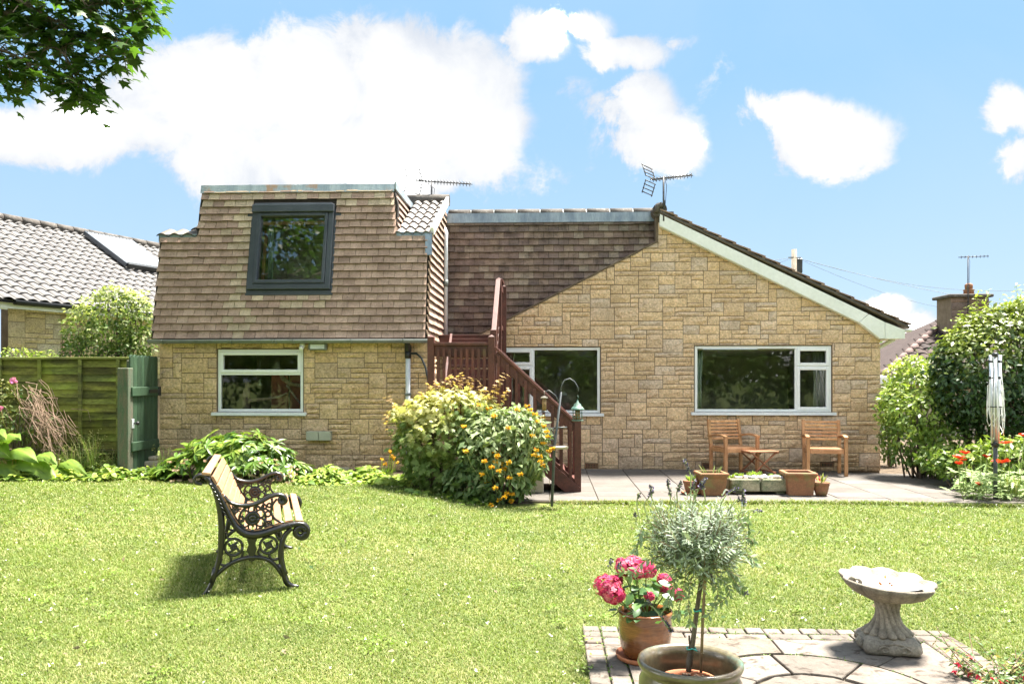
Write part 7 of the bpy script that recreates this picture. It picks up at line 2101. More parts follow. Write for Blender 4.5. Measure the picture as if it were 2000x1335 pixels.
# japanese maple by the stairs
b = Vector((W(860, 960, 10.55).x, 10.55, .03))
bl = [blob(880, 800, 10.55, 80, 42, b), blob(835, 815, 10.5, 60, 40, b), blob(930, 805, 10.6, 45, 40, b), blob(860, 850, 10.4, 78, 48, b), blob(820, 870, 10.4, 50, 45, b), blob(900, 880, 10.4, 55, 50, b), blob(850, 915, 10.4, 55, 40, b), blob(905, 775, 10.6, 24, 14, b), blob(850, 780, 10.6, 28, 14, b), blob(795, 805, 10.5, 30, 14, b), blob(805, 840, 10.5, 30, 18, b)]
jm = shrub('japanese_maple', 'bushy maple with yellow and pinkish leaf tips in front of stair landing', 'shrub', tuple(b), M['l_maple'], bl, 3700, .088, TM_MAPLE, 1.35, .75, .55, .5, .45, .5, 5, topz=(EYE - 25 / F * 10.5), botz=.55)
st_, di_ = [], []
for (px, py) in ((900, 735), (890, 750), (965, 742), (960, 760), (838, 760), (850, 755), (870, 748), (915, 745), (930, 760), (770, 808), (785, 790), (800, 800), (975, 775), (955, 770), (828, 770), (880, 760), (765, 830), (775, 850)):
    q = at(px, py + 25, 10.55, b); st_.append(tuple(q)); di_.append((rng.normal(0, .25) + (px - 870) / 300, rng.normal(0, .2), 1))
P, N, T, paths = sprigs(rng, st_, di_, .26, 7, .8); k = len(P)
P = np.repeat(P, 2, 0); N = np.repeat(N, 2, 0); T = np.concatenate([T[:, None], -T[:, None] * .8 + [0, 0, .3]], 1).reshape(-1, 3); k = len(P)
link('young_shoots', leaf_mesh('young_shoots', P, N, T, rng.uniform(.05, .08, k), TM_MAPLE, M['l_maple_red'], tints(rng, k, rng.random(k) * .5)), jm)['kind'] = 'stuff'
m = MB(); twigs(m, paths, .004, .002, 4); m.build('young_twigs', M['twig'], jm, kind='stuff')
# jerusalem sage with whorls of yellow flowers
b = Vector((W(990, 985, 10.1).x, 10.1, .01))
bl = [blob(1000, 845, 10.15, 62, 42, b), blob(960, 880, 10.05, 60, 50, b), blob(1020, 890, 10.05, 45, 48, b), blob(980, 935, 10.0, 62, 42, b), blob(920, 935, 10.1, 50, 40, b), blob(1000, 820, 10.2, 45, 26, b), blob(940, 840, 10.2, 40, 30, b), blob(1040, 850, 10.1, 26, 34, b)]
ps = shrub('jerusalem_sage', 'grey-green sage bush dotted with yellow flower whorls beside the stairs', 'shrub', tuple(b), M['l_phlomis'], bl, 3300, .105, TM_OVAL, .45, .5, .6, .5, .75, .5, 8, topz=1.0)
fl = [(906, 832), (935, 790), (955, 797), (965, 812), (1035, 800), (1045, 808), (1060, 815), (1062, 830), (1068, 842), (1070, 852), (1050, 822), (1062, 865), (1048, 878), (1055, 890), (1060, 908), (1040, 850), (965, 882), (972, 890), (968, 902), (960, 912), (978, 905), (985, 915), (974, 918), (942, 925), (993, 902), (995, 933), (952, 940), (968, 952), (990, 962), (985, 970), (975, 975), (1000, 965), (1017, 925), (998, 978), (1072, 880), (910, 880), (1056, 900), (1043, 888), (992, 835), (1030, 792), (1010, 800), (1078, 875), (946, 900), (958, 986)]
stm = MB()
for (px, py) in fl:
    q = np.array(at(px, py, 9.62 + rng.uniform(-.08, .2), b)); n = 26
    d = unit(rng.normal(size=(n, 3)) * [1, 1, .5]); link('flower_whorl', leaf_mesh('flower_whorl', q + d * .010, d * .2 + [0, 0, .8] + rng.normal(0, .4, (n, 3)), d + [0, 0, .35], rng.uniform(.020, .033, n), TM_CRINKLE, M['f_yellow'], tints(rng, n, (rng.random(n) < .25) * rng.random(n))), ps)
    stm.tube([tuple(q), tuple(q * [.9, 1, .8] + [0, .06, -.02]), tuple(q * [.6, .6, .3] + [0, .2, 0])], .004, 4, cap=False)
stm.build('flower_stalks', M['l_phlomis'], ps, kind='stuff')
# yellow flowered stragglers left of the maple
b = Vector((W(745, 930, 11.0).x, 11.0, .12))
wf = thing('wallflower_clump', 'small clump of orange-yellow flowers left of the maple', 'plant', tuple(b))
for (px, py) in ((762, 882), (766, 890), (746, 897), (752, 905), (775, 902), (728, 915), (738, 922), (733, 928), (770, 895)):
    q = np.array(at(px, py, 11.0, b)); n = 16; d = unit(rng.normal(size=(n, 3))); link('flower', leaf_mesh('flower', q + d * .01, d, rng.normal(size=(n, 3)), rng.uniform(.02, .032, n), TM_PETAL, M['f_yellow'], tints(rng, n, .2)), wf)
    m = MB(); m.tube([tuple(q), tuple(q * [.8, 1, .5]), tuple(q * [.5, 1, 0])], .005, 4); m.build('stalk', M['l_cover'], wf)
few_leaves(wf, 'leaves', M['l_cover'], 160, .45, .30, .08, TM_LANCE, rng, .7, .3, 0)
# hellebores
b = Vector((W(455, 940, 10.95).x, 10.95, .12))
hl_ = thing('hellebore_clump', 'large glossy hellebore clump with dusky nodding flowers under kitchen window', 'plant', tuple(b))
P, N, T = [], [], []
hx = 150 * 11 / F
for i in range(330):
    a = rng.uniform(0, 6.28); r_ = math.sqrt(rng.random()); x, y = math.cos(a) * r_ * hx * 1.0, math.sin(a) * r_ * .42
    top = .62 * (1 - .6 * (x / hx) ** 2) * (1 - .45 * r_ ** 3) + rng.normal(0, .05)
    z = top * rng.uniform(.55, 1.0)
    nl = rng.integers(5, 8); base = rng.uniform(0, 6.28); tilt = np.array([math.cos(a) * .5, math.sin(a) * .5 - .15, 1.0]) + rng.normal(0, .22, 3)
    s1 = unit(np.cross(tilt, [0, 1, .1])); s2 = unit(np.cross(tilt, s1))
    for k in range(nl):
        an = base + (k - nl / 2) * .62; dd = s1 * math.cos(an) + s2 * math.sin(an); P.append((x, y, z)); T.append(dd - np.array([0, 0, .3])); N.append(tilt + rng.normal(0, .15, 3))
P, N, T = np.array(P), np.array(N), np.array(T); k = len(P)
TM_HELL = tm([(0, 0, 0), (.35, .12, .03), (.7, .12, -.02), (1, 0, -.16), (.7, -.12, -.02), (.35, -.12, .03), (.5, 0, -.015)], [(0, 6, 1), (1, 6, 2), (2, 6, 3), (0, 5, 6), (5, 4, 6), (4, 3, 6)])
ti = tints(rng, k, np.clip(rng.normal(.1, .3, k) + .5 * (P[:, 2] - .4), 0, 1)); ti[:, 0] = np.clip(.45 + .3 * clump_noise(P, 3, 5) + rng.normal(0, .2, k), 0, 1)
link('foliage', leaf_mesh('foliage', P, N, T, rng.uniform(.13, .21, k), TM_HELL, M['l_hellebore'], ti), hl_)
for i in range(60):
    x = rng.uniform(-.75, .95) * hx; y = -rng.uniform(.15, .45); z = rng.uniform(.05, .42) * (1 - .5 * (x / hx) ** 2)
    n = 7; d = np.stack([np.cos(np.arange(n) * .9), np.sin(np.arange(n) * .9) * .6 - .5, -np.ones(n) * .5], 1); link('flower', leaf_mesh('flower', np.tile([x, y, z], (n, 1)) + d * .004, rng.normal(0, .3, (n, 3)) + [0, -1, .2], d, rng.uniform(.024, .036, n), TM_PETAL, M['f_cream'], tints(rng, n, rng.random(n) * .9)), hl_)
m = MB()
for i in range(60): a = rng.uniform(0, 6.28); r_ = rng.random(); m.tube([(math.cos(a) * r_ * hx * .7, math.sin(a) * r_ * .3, -.02), (math.cos(a) * r_ * hx * .8, math.sin(a) * r_ * .33, .36)], .006, 4, cap=False)
m.build('stalks', M['l_hellebore'], hl_)
st_ = [(.0 - .12, .1, .3)] * 5; 
q = at(432, 850, 11.1, b); few = few_leaves(hl_, 'tall_shoot', M['l_shrub'], 36, .10, .14, .07, TM_OVAL, rng, .8, .4, 0); few.location = (q.x, q.y, q.z - .08)
# low ground cover along the front of the border
def carpet(name, label, px0, px1, yc, dep, h, n, size, mat, tmpl, new=.3, base=.06):
    x0, x1 = W(px0, 900, yc).x, W(px1, 900, yc).x; c = Vector(((x0 + x1) / 2, yc, base)); t = thing(name, label, 'ground cover', tuple(c))
    x = rng.uniform(x0, x1, n) - c.x; y = rng.uniform(-dep, dep, n); f = 1 - (y / dep) ** 2 * .7
    mound = .55 + .45 * np.sin(x * 7 + 1) * np.sin(x * 3.1 + y * 6)
    z = h * f * mound * rng.uniform(.3, 1, n); P = np.stack([x, y, z], 1); a = rng.uniform(0, 6.28, n)
    link('foliage', leaf_mesh('foliage', P, np.stack([np.cos(a) * .3, np.sin(a) * .3 - .2, np.ones(n)], 1) + rng.normal(0, .3, (n, 3)), np.stack([np.cos(a), np.sin(a), -.2 + rng.normal(0, .3, n)], 1), size * rng.uniform(.6, 1.3, n), tmpl, mat, tints(rng, n, np.clip(rng.normal(new, .3, n), 0, 1))), t)
    o = t.children[0]; o['kind'] = 'stuff'
    return t
carpet('strawberry_patch', 'low bright green ground cover between the hellebores and the maple', 590, 805, 10.72, .34, .26, 1900, .085, M['l_cover'], TM_BROAD, .35, .13)
carpet('leafy_weeds', 'taller mixed weeds between the twig heap and the green fence', 70, 262, 11.25, .22, .42, 900, .075, M['l_shrub'], TM_OVAL, .3, .16)
carpet('creeping_leaves', 'low leafy ground cover at the foot of the gate steps', 215, 330, 10.95, .26, .20, 520, .08, M['l_hellebore'], TM_BROAD, .3, .16)
carpet('strawberry_leaves', 'pale green leaf carpet along the front of the left border', -60, 240, 10.80, .30, .24, 1700, .09, M['l_cover'], TM_BROAD, .4, .16)
carpet('shady_cover', 'dark leafy ground cover beneath the maple and the sage', 780, 960, 10.0, .30, .16, 560, .09, M['l_hellebore'], TM_BROAD, .1, .0)
# ---- left border
b = Vector((W(35, 935, 10.75).x, 10.75, .13))
rh_ = thing('rhubarb_plant', 'broad pale green rhubarb leaves in the near left border', 'plant', tuple(b))
def big_leaf(parent, base, tip, wid, mat, name='leaf', nrm=(0, -.4, 1), seed=0):
    r = np.random.default_rng(seed); base, tip = Vector(base), Vector(tip); ax = tip - base; L = ax.length; n_ = Vector(nrm).normalized()
    s = ax.cross(n_).normalized(); n_ = s.cross(ax).normalized(); vs, tl_ = [], []; nu, nv = 7, 6
    for i in range(nu + 1):
        t = i / nu; w = wid * (math.sin(math.pi * min(1, t * .93 + .10)) ** .7) * (1 - .25 * t)
        for j in range(nv + 1):
            q = (j / nv - .5) * 2; p = base + ax * t + s * (q * w) + n_ * (-.28 * wid * q * q + .10 * L * math.sin(t * 3.1) + r.normal(0, .012)) - Vector((0, 0, .30 * L * t * t)); vs.append(tuple(p))
            tl_.append((max(0, min(1, .5 + r.normal(0, .2) + (.35 if abs(q) < .1 else 0))), .25 if abs(q) < .1 else max(0, r.normal(0, .15)), 0))
    m = MB(); fs = [(i * (nv + 1) + j, i * (nv + 1) + j + 1, (i + 1) * (nv + 1) + j + 1, (i + 1) * (nv + 1) + j) for i in range(nu) for j in range(nv)]
    m.add(vs, fs, (1, 1, 1), True); m.t = tl_; return m.build(name, mat, parent)
for i, (x0, y0, x1, y1, w) in enumerate(((5, 862, 38, 832, 30), (12, 885, 72, 868, 34), (20, 905, 95, 890, 34), (-10, 905, 40, 905, 40), (45, 905, 120, 912, 30), (10, 925, 70, 930, 30), (60, 920, 150, 905, 26), (-20, 880, 15, 860, 34), (90, 925, 165, 925, 24), (-15, 930, 40, 940, 34), (30, 890, 70, 905, 26), (110, 905, 170, 895, 22), (70, 890, 110, 880, 24), (-20, 850, 10, 828, 26))):
    q0, q1 = at(x0, y0 + 4, 10.85 + .02 * (i % 4), b), at(x1, y1, 10.60 - .03 * (i % 5), b)
    big_leaf(rh_, q0, q1, w * 8.2 / F, M['l_rhubarb'], 'leaf', (rng.normal(0, .25), -.55, 1), i)
m = MB()
for i in range(14): a = rng.uniform(-.9, .9); m.tube([(a * .5, rng.uniform(-.1, .15), -.1), (a * .6, rng.uniform(-.1, .1), .15), (a * .7, -.05, .3)], .011, 5)
m.build('stalks', M['l_rose'], rh_)
b = Vector((W(95, 890, 11.2).x, 11.2, .13))
tp = thing('twig_heap', 'tangled heap of dead brown stems sloping beside the rose', 'twig heap', tuple(b))
m = MB()
for i in range(150):
    f = rng.random(); q0 = at(50 + rng.normal(0, 14), 765 + rng.normal(0, 20), 11.2 + rng.normal(0, .12), b); q1 = at(128 + rng.normal(0, 10), 880 + rng.normal(0, 14), 11.1 + rng.normal(0, .15), b)
    a_ = q0.lerp(q1, f * .6); b_ = q0.lerp(q1, min(1, f * .6 + rng.uniform(.25, .5))); off = Vector(rng.normal(0, .09, 3)); m.tube([a_ + off, a_.lerp(b_, .5) + off + Vector(rng.normal(0, .06, 3)), b_ + off + Vector(rng.normal(0, .05, 3))], [.005, .004, .002], 4, cap=False)
m.build('dead_stems', M['twig'], tp, kind='stuff')
b = Vector((W(20, 900, 11.3).x, 11.3, .13))
ro = shrub('rose_bush', 'leafy rose bush with a single open pink flower against the fence', 'shrub', tuple(b), M['l_rose'], [blob(25, 790, 11.3, 34, 40, b), blob(-5, 800, 11.3, 40, 60, b), blob(30, 830, 11.2, 38, 34, b), blob(75, 830, 11.25, 40, 30, b), blob(55, 770, 11.3, 20, 16, b)], 900, .055, TM_OVAL, .5, .5, .7, .6, .3, .5, 6)
for (px, py, r_) in ((26, 743, .05), (2, 797, .035)):
    q = np.array(at(px, py, 11.0, b)); n = 16; d = unit(rng.normal(size=(n, 3)) + [0, -.4, .4]); link('flower', leaf_mesh('flower', q + d * .01, d + rng.normal(0, .2, (n, 3)), np.cross(d, rng.normal(size=(n, 3))), np.full(n, r_), TM_CRINKLE, M['f_rose'], tints(rng, n)), ro)
    m = MB(); m.tube([tuple(q), tuple(q + [0, .05, -.2]), tuple(q + [.02, .2, -.45])], .006, 5); m.build('flower_stalk', M['l_rose'], ro)
def grass_clump(label, px, py, Y, h, n, wid=.010, spread=.35, seed=True):
    b = W(px, py, Y); b.z = max(.1, gz(b.x, b.y)); t = thing('wild_grass', label, 'grass clump', tuple(b), 0, 'tall wild grasses in the left border')
    V, ti = [], []
    m = MB()
    for i in range(n):
        a = rng.uniform(0, 6.28); L = h * rng.uniform(.5, 1.1); s = rng.uniform(.05, spread); x0, y0 = rng.normal(0, .06, 2)
        P_ = [Vector((x0 + math.cos(a) * s * L * q * q, y0 + math.sin(a) * s * L * q * q, L * q)) for q in (0, .35, .7, 1)]
        sd = Vector((-math.sin(a), math.cos(a), 0)) * wid / 2; v = rng.random(); g_ = .7 * (rng.random() < .25)
        m.add([P_[0] - sd, P_[0] + sd, P_[1] + sd, P_[1] - sd, P_[2] + sd * .7, P_[2] - sd * .7, P_[3]], [(0, 1, 2, 3), (3, 2, 4, 5), (5, 4, 6)], (v, g_, 0))
        if seed and rng.random() < .3:
            for j in range(7): e = P_[2].lerp(P_[3], .3 + .1 * j); dd = Vector(rng.normal(0, .018, 3)); m.add([e, e + dd, e + dd + Vector((.004, 0, .014))], [(0, 1, 2)], (.5, 1, 0))
    m.build('blades', M['l_grass'], t, kind='stuff'); return t
grass_clump('tall flowering grass tuft in front of the fence batten near the gate', 178, 915, 11.2, .62, 80)
grass_clump('smaller grass tuft between the twig heap and the tall grass', 140, 915, 11.15, .42, 70)
grass_clump('low grass tuft beside the garden steps', 215, 920, 11.2, .34, 60)
grass_clump('arching grass blades by the green gate bottom', 318, 935, 11.2, .42, 34)
# climber on the neighbour's wall, behind the fence
b = Vector((W(215, 690, 12.9).x, 12.9, .3))
shrub('climbing_shrub', 'rounded climbing shrub with creamy tips behind the green fence', 'shrub', tuple(b), M['l_climber'], [blob(215, 610, 12.9, 62, 44, b), blob(165, 630, 12.8, 40, 34, b), blob(255, 620, 12.9, 46, 50, b), blob(210, 655, 12.8, 60, 36, b), blob(265, 668, 12.8, 36, 32, b), blob(150, 655, 12.8, 26, 22, b), blob(225, 580, 12.9, 36, 24, b), blob(262, 590, 13, 30, 24, b), blob(180, 690, 12.8, 60, 40, b), blob(240, 700, 12.8, 50, 50, b)], 4200, .075, TM_OVAL, .85, .5, .8, .6, .4, .5, 8, topz=3.0, botz=1.5)
b = Vector((W(60, 690, 12.2).x, 12.2, .3))
shrub('privet_sprays', 'yellow-green sprays peeping over the top of the fence', 'shrub', tuple(b), M['l_shrub'], [blob(40, 692, 12.2, 32, 13, b), blob(85, 694, 12.2, 26, 9, b), blob(20, 688, 12.2, 18, 10, b), blob(50, 730, 12.2, 60, 40, b)], 700, .06, TM_OVAL, 1.0, .5, .7, .6, .1, .5, 4, topz=1.9, botz=1.2)
# trellis post
a = W(140, 690, 13.2); t = thing('trellis', 'small brown trellis against the neighbouring wall', 'trellis', (a.x - .1, 13.2, .2)); h = W(140, 660, 13.2).z - .2
for x in (-.05, .08, .21): m = MB(); m.box((x - .012, -.012, 0), (x + .012, .012, h)); m.build('upright', M['twig'], t)
for z in (h - .08, h - .25): m = MB(); m.box((-.08, -.024, z - .012), (.24, -.0125, z + .012)); m.build('crosspiece', M['twig'], t)

# ---- right-hand shrubs
b = Vector((W(1935, 900, 12.3).x, 12.3, 0))
shrub('laurel_bush', 'tall dark glossy bush with lime-yellow new tips behind the clothes line', 'shrub', tuple(b), M['l_laurel'], [blob(1930, 720, 12.3, 95, 100, b, 80), blob(1990, 690, 12.4, 90, 95, b, 80), blob(1885, 760, 12.2, 60, 70, b, 60), blob(1950, 790, 12.1, 80, 66, b, 60), blob(1870, 700, 12.4, 40, 46, b, 40), blob(2040, 760, 12.3, 80, 110, b, 70), blob(1975, 640, 12.5, 55, 44, b), blob(1915, 650, 12.5, 34, 38, b), blob(2010, 610, 12.6, 40, 30, b), blob(1890, 640, 12.5, 20, 24, b)], 11500, .092, TM_OVAL, .62, .45, .9, .5, .3, .6, 8, topz=2.75, botz=1.25, newjit=.18)
def tip_shoots(name, parent, pts, Y, b, L, size, mat, new):
    st_, di_ = [], []
    for (px, py) in pts: st_.append(tuple(at(px, py, Y, b))); di_.append((rng.normal(0, .3), rng.normal(0, .3), 1))
    P, N, T, paths = sprigs(rng, st_, di_, L, 8, .8); P = np.repeat(P, 2, 0); N = np.repeat(N, 2, 0); T = np.concatenate([T[:, None], -T[:, None] + [0, 0, .5]], 1).reshape(-1, 3); k = len(P)
    link(name, leaf_mesh(name, P, N, T, rng.uniform(.6, 1.1, k) * size, TM_OVAL, mat, tints(rng, k, np.clip(rng.normal(new, .25, k), 0, 1))), parent)['kind'] = 'stuff'
    m = MB(); twigs(m, paths, .005, .002, 4); m.build('young_twigs', M['l_shrub'], parent, kind='stuff')
lb_ = [o for o in scene.objects if o.name == 'laurel_bush'][0]
tip_shoots('young_shoots', lb_, [(1905, 625), (1920, 605), (1912, 615), (1960, 612), (1985, 600), (2000, 590), (1968, 620), (1940, 628), (1850, 700), (1845, 735), (1865, 660), (1990, 600), (1955, 640), (1880, 680)], 12.4, b, .34, .075, M['l_shrub'], .8)
b = Vector((W(1800, 920, 12.6).x, 12.6, 0))
sh2 = shrub('leafy_shrub', 'loose mid-green shrub spilling over the path beside the gable corner', 'shrub', tuple(b), M['l_shrub'], [blob(1795, 770, 12.8, 55, 60, b, 50), blob(1755, 800, 12.7, 40, 50, b, 40), blob(1830, 790, 12.7, 50, 60, b, 50), blob(1770, 860, 12.5, 48, 46, b, 45), blob(1830, 870, 12.4, 56, 48, b, 45), blob(1880, 880, 12.2, 56, 40, b, 45), blob(1840, 725, 12.9, 34, 34, b), blob(1785, 720, 12.9, 30, 26, b), blob(1800, 815, 12.4, 60, 50, b)], 5200, .085, TM_OVAL, .55, .5, .8, .6, .35, .55, 8, topz=1.9, botz=.3)
b = Vector((W(1737, 900, 14.6).x, 14.6, 0))
shrub('leafy_shrub', 'pale green shrub in the gap behind the gable corner', 'shrub', tuple(b), M['l_shrub'], [blob(1740, 790, 14.8, 24, 36, b), blob(1735, 850, 14.6, 22, 50, b), blob(1750, 740, 15, 24, 30, b)], 900, .085, TM_OVAL, .8, .5, .8, .6, .3, .5, 4, topz=1.6, botz=.1)
b = Vector((W(1890, 940, 11.3).x, 11.3, 0))
shrub('low_shrub', 'low leafy shrub along the patio edge under the dark bush', 'shrub', tuple(b), M['l_shrub'], [blob(1860, 905, 11.5, 40, 26, b), blob(1905, 905, 11.3, 46, 36, b), blob(1960, 900, 11.2, 60, 46, b), blob(2010, 900, 11.2, 50, 46, b), blob(1830, 895, 11.8, 34, 26, b)], 2600, .085, TM_OVAL, .3, .5, .8, .6, .4, .5, 5)
b = Vector((W(1945, 960, 10.5).x, 10.5, 0))
po = thing('poppy_clump', 'grey-green poppy clump with big scarlet flowers by clothes line', 'plant', tuple(b))
PP, NN, TT = [], [], []
for i in range(330):
    x = rng.uniform(-.40, .6); y = rng.normal(0, .17); h = rng.uniform(.05, .36) * (1 - .3 * abs(x)); a = rng.uniform(0, 6.28)
    PP.append((x, y, h)); TT.append((math.cos(a), math.sin(a) - .2, rng.normal(.25, .5))); NN.append((rng.normal(0, .5), -.3, 1))
k = len(PP)
TM_FERN = tm([(0, 0, 0), (.25, .13, 0), (.32, .04, 0), (.5, .13, 0), (.56, .035, 0), (.75, .09, -.03), (.8, .02, -.03), (1, 0, -.08), (.8, -.02, -.03), (.75, -.09, -.03), (.56, -.035, 0), (.5, -.13, 0), (.32, -.04, 0), (.25, -.13, 0)], [(0, 13, 12, 2, 1), (2, 12, 11, 10, 4, 3), (4, 10, 9, 8, 6, 5), (6, 8, 7)])
link('foliage', leaf_mesh('foliage', np.array(PP), np.array(NN), np.array(TT), rng.uniform(.14, .26, k), TM_FERN, M['l_poppy'], tints(rng, k, rng.random(k) * .5)), po)
for (px, py, r_) in ((1885, 887, 11), (1872, 895, 12), (1873, 908, 10), (1927, 894, 10), (1958, 905, 14), (1965, 866, 12), (1912, 947, 9), (2000, 852, 11), (1945, 902, 8), (1880, 900, 9)):
    q = np.array(at(px, py, 10.2 + rng.uniform(-.08, .25), b)); n = 9; a = np.arange(n) * 2.4 + rng.uniform(0, 6); op = rng.uniform(.2, .8)
    d = np.stack([np.cos(a), np.sin(a), np.full(n, op)], 1); link('flower', leaf_mesh('flower', np.tile(q, (n, 1)), np.stack([-np.cos(a) * op, -np.sin(a) * op, np.ones(n)], 1) + rng.normal(0, .15, (n, 3)), d, rng.uniform(.8, 1.1, n) * r_ * 10.3 / F, TM_CRINKLE, M['f_red'], tints(rng, n, (rng.random(n) < .2) * .6)), po)
    m = MB(); m.ball(tuple(q + [0, 0, .006]), .009, 7, 4); m.tube([tuple(q), tuple(q * [.95, .95, .5] + [0, .03, 0]), tuple(q * [.85, .8, 0])], .004, 5); m.build('flower_stalk', M['l_poppy'], po)
for (px, py) in ((1916, 872), (1972, 852), (1990, 880), (1898, 905)):
    q = np.array(at(px, py, 10.3, b)); m = MB(); m.ball(tuple(q), .016, 8, 6, (.6, .3, 0), (1, 1, 1.35)); m.tube([tuple(q), tuple(q * [1, 1, .5]), tuple(q * [.9, .9, 0])], .004, 5); m.build('seed_bud', M['l_poppy'], po)
b = Vector((W(2330, 940, 11.2).x, 11.2, 0))
shrub('boundary_shrub', 'broad leafy shrub closing the right edge of the garden', 'shrub', tuple(b), M['l_shrub'], [blob(2250, 780, 11.6, 150, 140, b, 90), blob(2420, 760, 11.4, 150, 150, b, 90), blob(2330, 880, 11.0, 170, 80, b, 90)], 3600, .12, TM_OVAL, .5, .5, .8, .6, .35, .55, 6)
b = Vector((W(1985, 965, 10.4).x, 10.4, 0)); grass_clump('wispy grass and seedlings at the patio corner under the poppies', 1975, 966, 10.35, .22, 120, .008, .5, False)
# distant trees in the gap by the gable
def tree(label, x, y, h, r, mat, n, size, group, name='garden_tree', trunk_r=.16, zc=.62):
    t = thing(name, label, 'tree', (x, y, 0), 0, group)
    bl = [((0, 0, h * zc), (r, r, h * .34))] + [((math.cos(a) * r * .6, math.sin(a) * r * .6, h * (zc + rng.uniform(-.18, .2))), r * rng.uniform(.45, .62)) for a in rng.uniform(0, 6.28, 7)]
    P, N, T, d, rad = crown(rng, bl, n, .6, .6, .6, .45, .3); k = len(P); ti = tints(rng, k, np.clip(rng.normal(.15, .3, k), 0, 1)); ti[:, 0] = np.clip(.45 + .35 * clump_noise(P, 6, 1.6) + rng.normal(0, .2, k), 0, 1)
    link('crown', leaf_mesh('crown', P, N, T, size * rng.uniform(.7, 1.3, k), TM_BROAD, mat, ti), t)
    m = MB(); m.tube([(0, 0, -.1), (.05, 0, h * .25), (0, .05, h * .5), (0, 0, h * .75)], [trunk_r * 1.2, trunk_r, trunk_r * .7, trunk_r * .25], 8)
    for bb_ in bl[1:]: c = Vector(bb_[0]); m.tube([(0, 0, h * .35), tuple(c * .5 + Vector((0, 0, h * .22))), tuple(c)], [trunk_r * .5, trunk_r * .35, trunk_r * .12], 6)
    m.build('trunk', M['bark'], t); return t
GRT = 'distant garden trees'
q = W(1765, 700, 46); tree('pale distant tree showing above the tiled neighbouring roof edge', q.x, 46, W(1765, 672, 46).z + .3, 1.5, M['l_far'], 1400, .30, GRT)
q = W(1737, 700, 42); tree('distant tree just right of the gable eaves', q.x, 42, W(1737, 688, 42).z, 1.2, M['l_far'], 1100, .28, GRT)
# ------------------------------------------------------------------ sycamore overhanging the lawn at the upper left
TX, TY = -8.8, 7.0
sy = thing('sycamore_tree', 'tall sycamore whose leafy branch hangs into the upper left sky', 'tree', (TX, TY, 0))
SB = Vector((TX, TY, 0))
m = MB(); m.tube([(0, 0, -.1), (.05, .0, 1.5), (-.05, .05, 3.5), (.1, 0, 6), (.05, 0, 9)], [.34, .28, .25, .18, .06], 12)
limbs = []
for (a, z0, L, ez) in ((.1, 3.0, 3.0, 2.0), (1.2, 3.6, 2.8, 2.4), (2.4, 3.3, 3.2, 2.0), (3.6, 3.9, 3.0, 2.6), (4.8, 3.2, 3.0, 2.2), (5.7, 4.2, 2.6, 2.8), (.7, 5.2, 2.2, 2.4), (3.0, 5.5, 2.2, 2.6)):
    e = Vector((math.cos(a) * L, math.sin(a) * L, z0 + ez)); m.tube([(0, 0, z0), (math.cos(a) * L * .45, math.sin(a) * L * .45, z0 + ez * .6), tuple(e)], [.11, .075, .02], 8); limbs.append(e)
def spx(px, py, Y): return W(px, py, Y) - SB
BR_ = [([(-60, 40), (20, 60), (90, 90), (150, 140), (180, 190), (190, 215)], 7.6), ([(-50, 0), (60, 10), (150, 20), (240, 30), (300, 70)], 7.9), ([(-60, 110), (0, 130), (60, 150), (100, 180)], 7.3), ([(100, -40), (170, 20), (230, 90), (270, 140)], 7.7), ([(180, -60), (260, -10), (310, 30)], 8.0), ([(-40, -30), (80, 50), (170, 100), (230, 150)], 7.5), ([(-70, 150), (-20, 165), (20, 190)], 7.5), ([(0, -60), (80, -30), (200, -20), (290, 10)], 7.8)]
tip_nodes = []
for pts, Y in BR_:
    P_ = curve([spx(px - 32, py - 42, Y + rng.normal(0, .12)) for px, py in pts], 4); k = len(P_)
    m.tube([(0, 0, 3.4), P_[0] * .5 + Vector((0, 0, 1.9)), P_[0]], [.08, .06, .03], 7)
    m.tube(P_, [.028 - .022 * i / (k - 1) for i in range(k)], 6); 
    for i in range(2, k):
        for _ in range(4):
            d = Vector(rng.normal(0, 1, 3)) + Vector((.3, 0, -.35)); d.normalize(); e = P_[i] + d * rng.uniform(.08, .26); m.tube([P_[i], (P_[i] + e) / 2 + Vector((0, 0, .03)), e], [.007, .005, .003], 4, cap=False); tip_nodes.append(e)
m.build('trunk', M['bark'], sy)
PP, NN, TT, SS = [], [], [], []
for e in tip_nodes:
    for _ in range(rng.integers(3, 6)):
        a = rng.uniform(0, 6.28); p = e + Vector((math.cos(a) * .09, math.sin(a) * .09, rng.uniform(-.10, .06))); PP.append(p); TT.append((math.cos(a), math.sin(a), rng.uniform(-1.3, -.1))); NN.append((rng.normal(0, .35) + math.cos(a) * .4, rng.normal(0, .35) + math.sin(a) * .4, 1.0)); SS.append(rng.uniform(.10, .165))
k = len(PP); PP = np.array(PP)
link('branch_leaves', leaf_mesh('branch_leaves', PP, np.array(NN), np.array(TT), np.array(SS), TM_SYC, M['l_sycamore'], tints(rng, k, np.clip(rng.normal(.1, .25, k), 0, 1))), sy)
bl = [((0, 0, 7.2), (2.9, 2.9, 2.4)), ((1.2, -1.0, 6.0), 1.9), ((-1.4, 1.0, 6.2), 1.9), ((.5, 1.6, 6.6), 1.7), ((-1.0, -1.5, 6.4), 1.8), ((.2, .2, 8.8), 1.5), ((2.5, -.6, 7.3), (1.9, 2.2, 1.7)), ((2.2, -1.8, 8.7), 1.7), ((2.3, .4, 6.3), (1.5, 1.2, 1.0))]
P, N, T, d, rad = crown(rng, bl, 22000, .8, .5, .5, .5, .5); k = len(P)
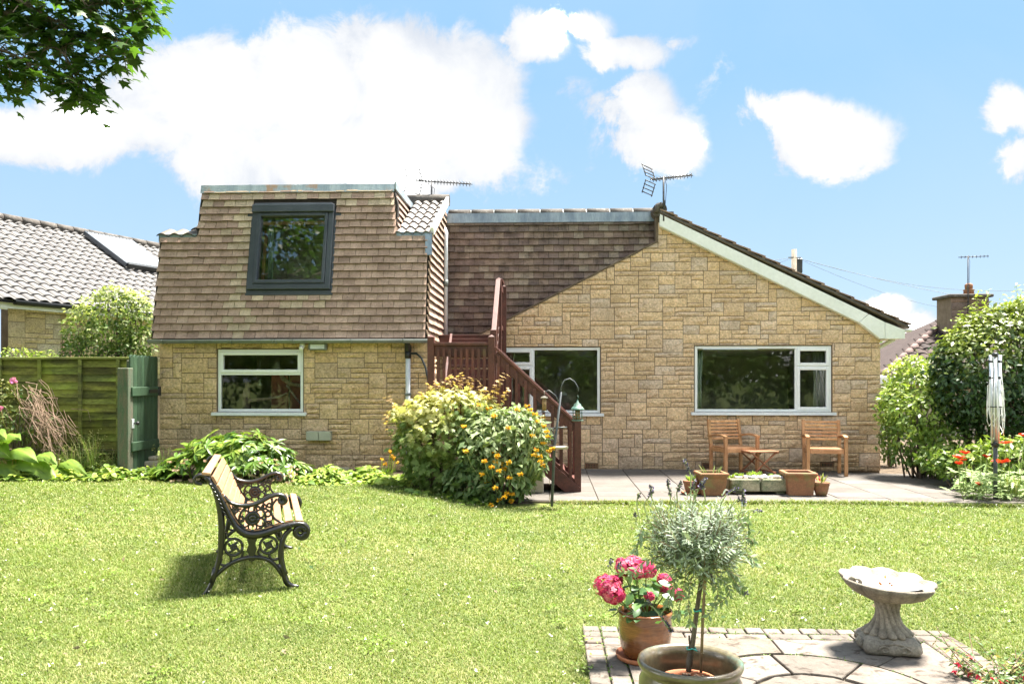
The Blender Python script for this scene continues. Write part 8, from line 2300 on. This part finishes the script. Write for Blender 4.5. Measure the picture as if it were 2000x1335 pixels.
link('crown', leaf_mesh('crown', P, N, T, rng.uniform(.11, .19, k), TM_BROAD, M['l_sycamore'], tints(rng, k, np.clip(rng.normal(.1, .25, k), 0, 1))), sy)
# winged seeds hanging among the leaves
PP, TT = [], []
for i in range(34):
    e = tip_nodes[rng.integers(len(tip_nodes))]
    for j in range(12): PP.append(np.array(e) + rng.normal(0, .03, 3) + [0, 0, -.10]); TT.append((rng.normal(0, .6), rng.normal(0, .6), -1))
k = len(PP); o = link('winged_seeds', leaf_mesh('winged_seeds', np.array(PP), rng.normal(size=(k, 3)), np.array(TT), rng.uniform(.03, .045, k), TM_LANCE, M['l_maple'], tints(rng, k, .2)), sy); o['kind'] = 'stuff'
# hedge and trees at the bottom of the garden, mirrored in the panes
GRB = 'trees at the bottom of the garden'
for i, (x, y, h, r, lab) in enumerate(((-9.5, -7, 7.5, 2.6, 'broad dark tree at the bottom left of the garden'), (-4.0, -10, 6.5, 2.4, 'round dark tree at the bottom of the garden'), (4.5, -9, 5.0, 2.2, 'low spreading tree at the bottom of the garden'), (10.5, -8, 6.5, 2.6, 'tall dark tree at the bottom right of the garden'), (15, -5, 5.5, 2.4, 'spreading tree at the far bottom right corner'), (.3, -10.5, 6.2, 2.5, 'tree in the middle of the bottom boundary'), (7.4, -10, 6.8, 2.5, 'leafy tree right of the middle of the bottom boundary'), (19, -7, 6.5, 2.6, 'last dark tree beyond the bottom right corner'))):
    tree(lab, x, y, h, r, M['l_dark'], 2600, .34, GRB, 'background_tree', .16, .5)
P, N, T, d, rad = crown(rng, [((x, rng.normal(0, .25), 1.3), (1.4, .9, rng.uniform(1.4, 1.9))) for x in np.arange(-13, 15, 1.7)], 14000, .5, .7, .6, .6, .3); k = len(P)
hd = thing('hedge', 'dense dark mixed hedge closing the bottom of the garden', 'hedge', (0, -6.2, 0)); link('foliage', leaf_mesh('foliage', P, N, T, rng.uniform(.12, .2, k), TM_BROAD, M['l_dark'], tints(rng, k, np.clip(rng.normal(.1, .3, k), 0, 1))), hd)['kind'] = 'stuff'
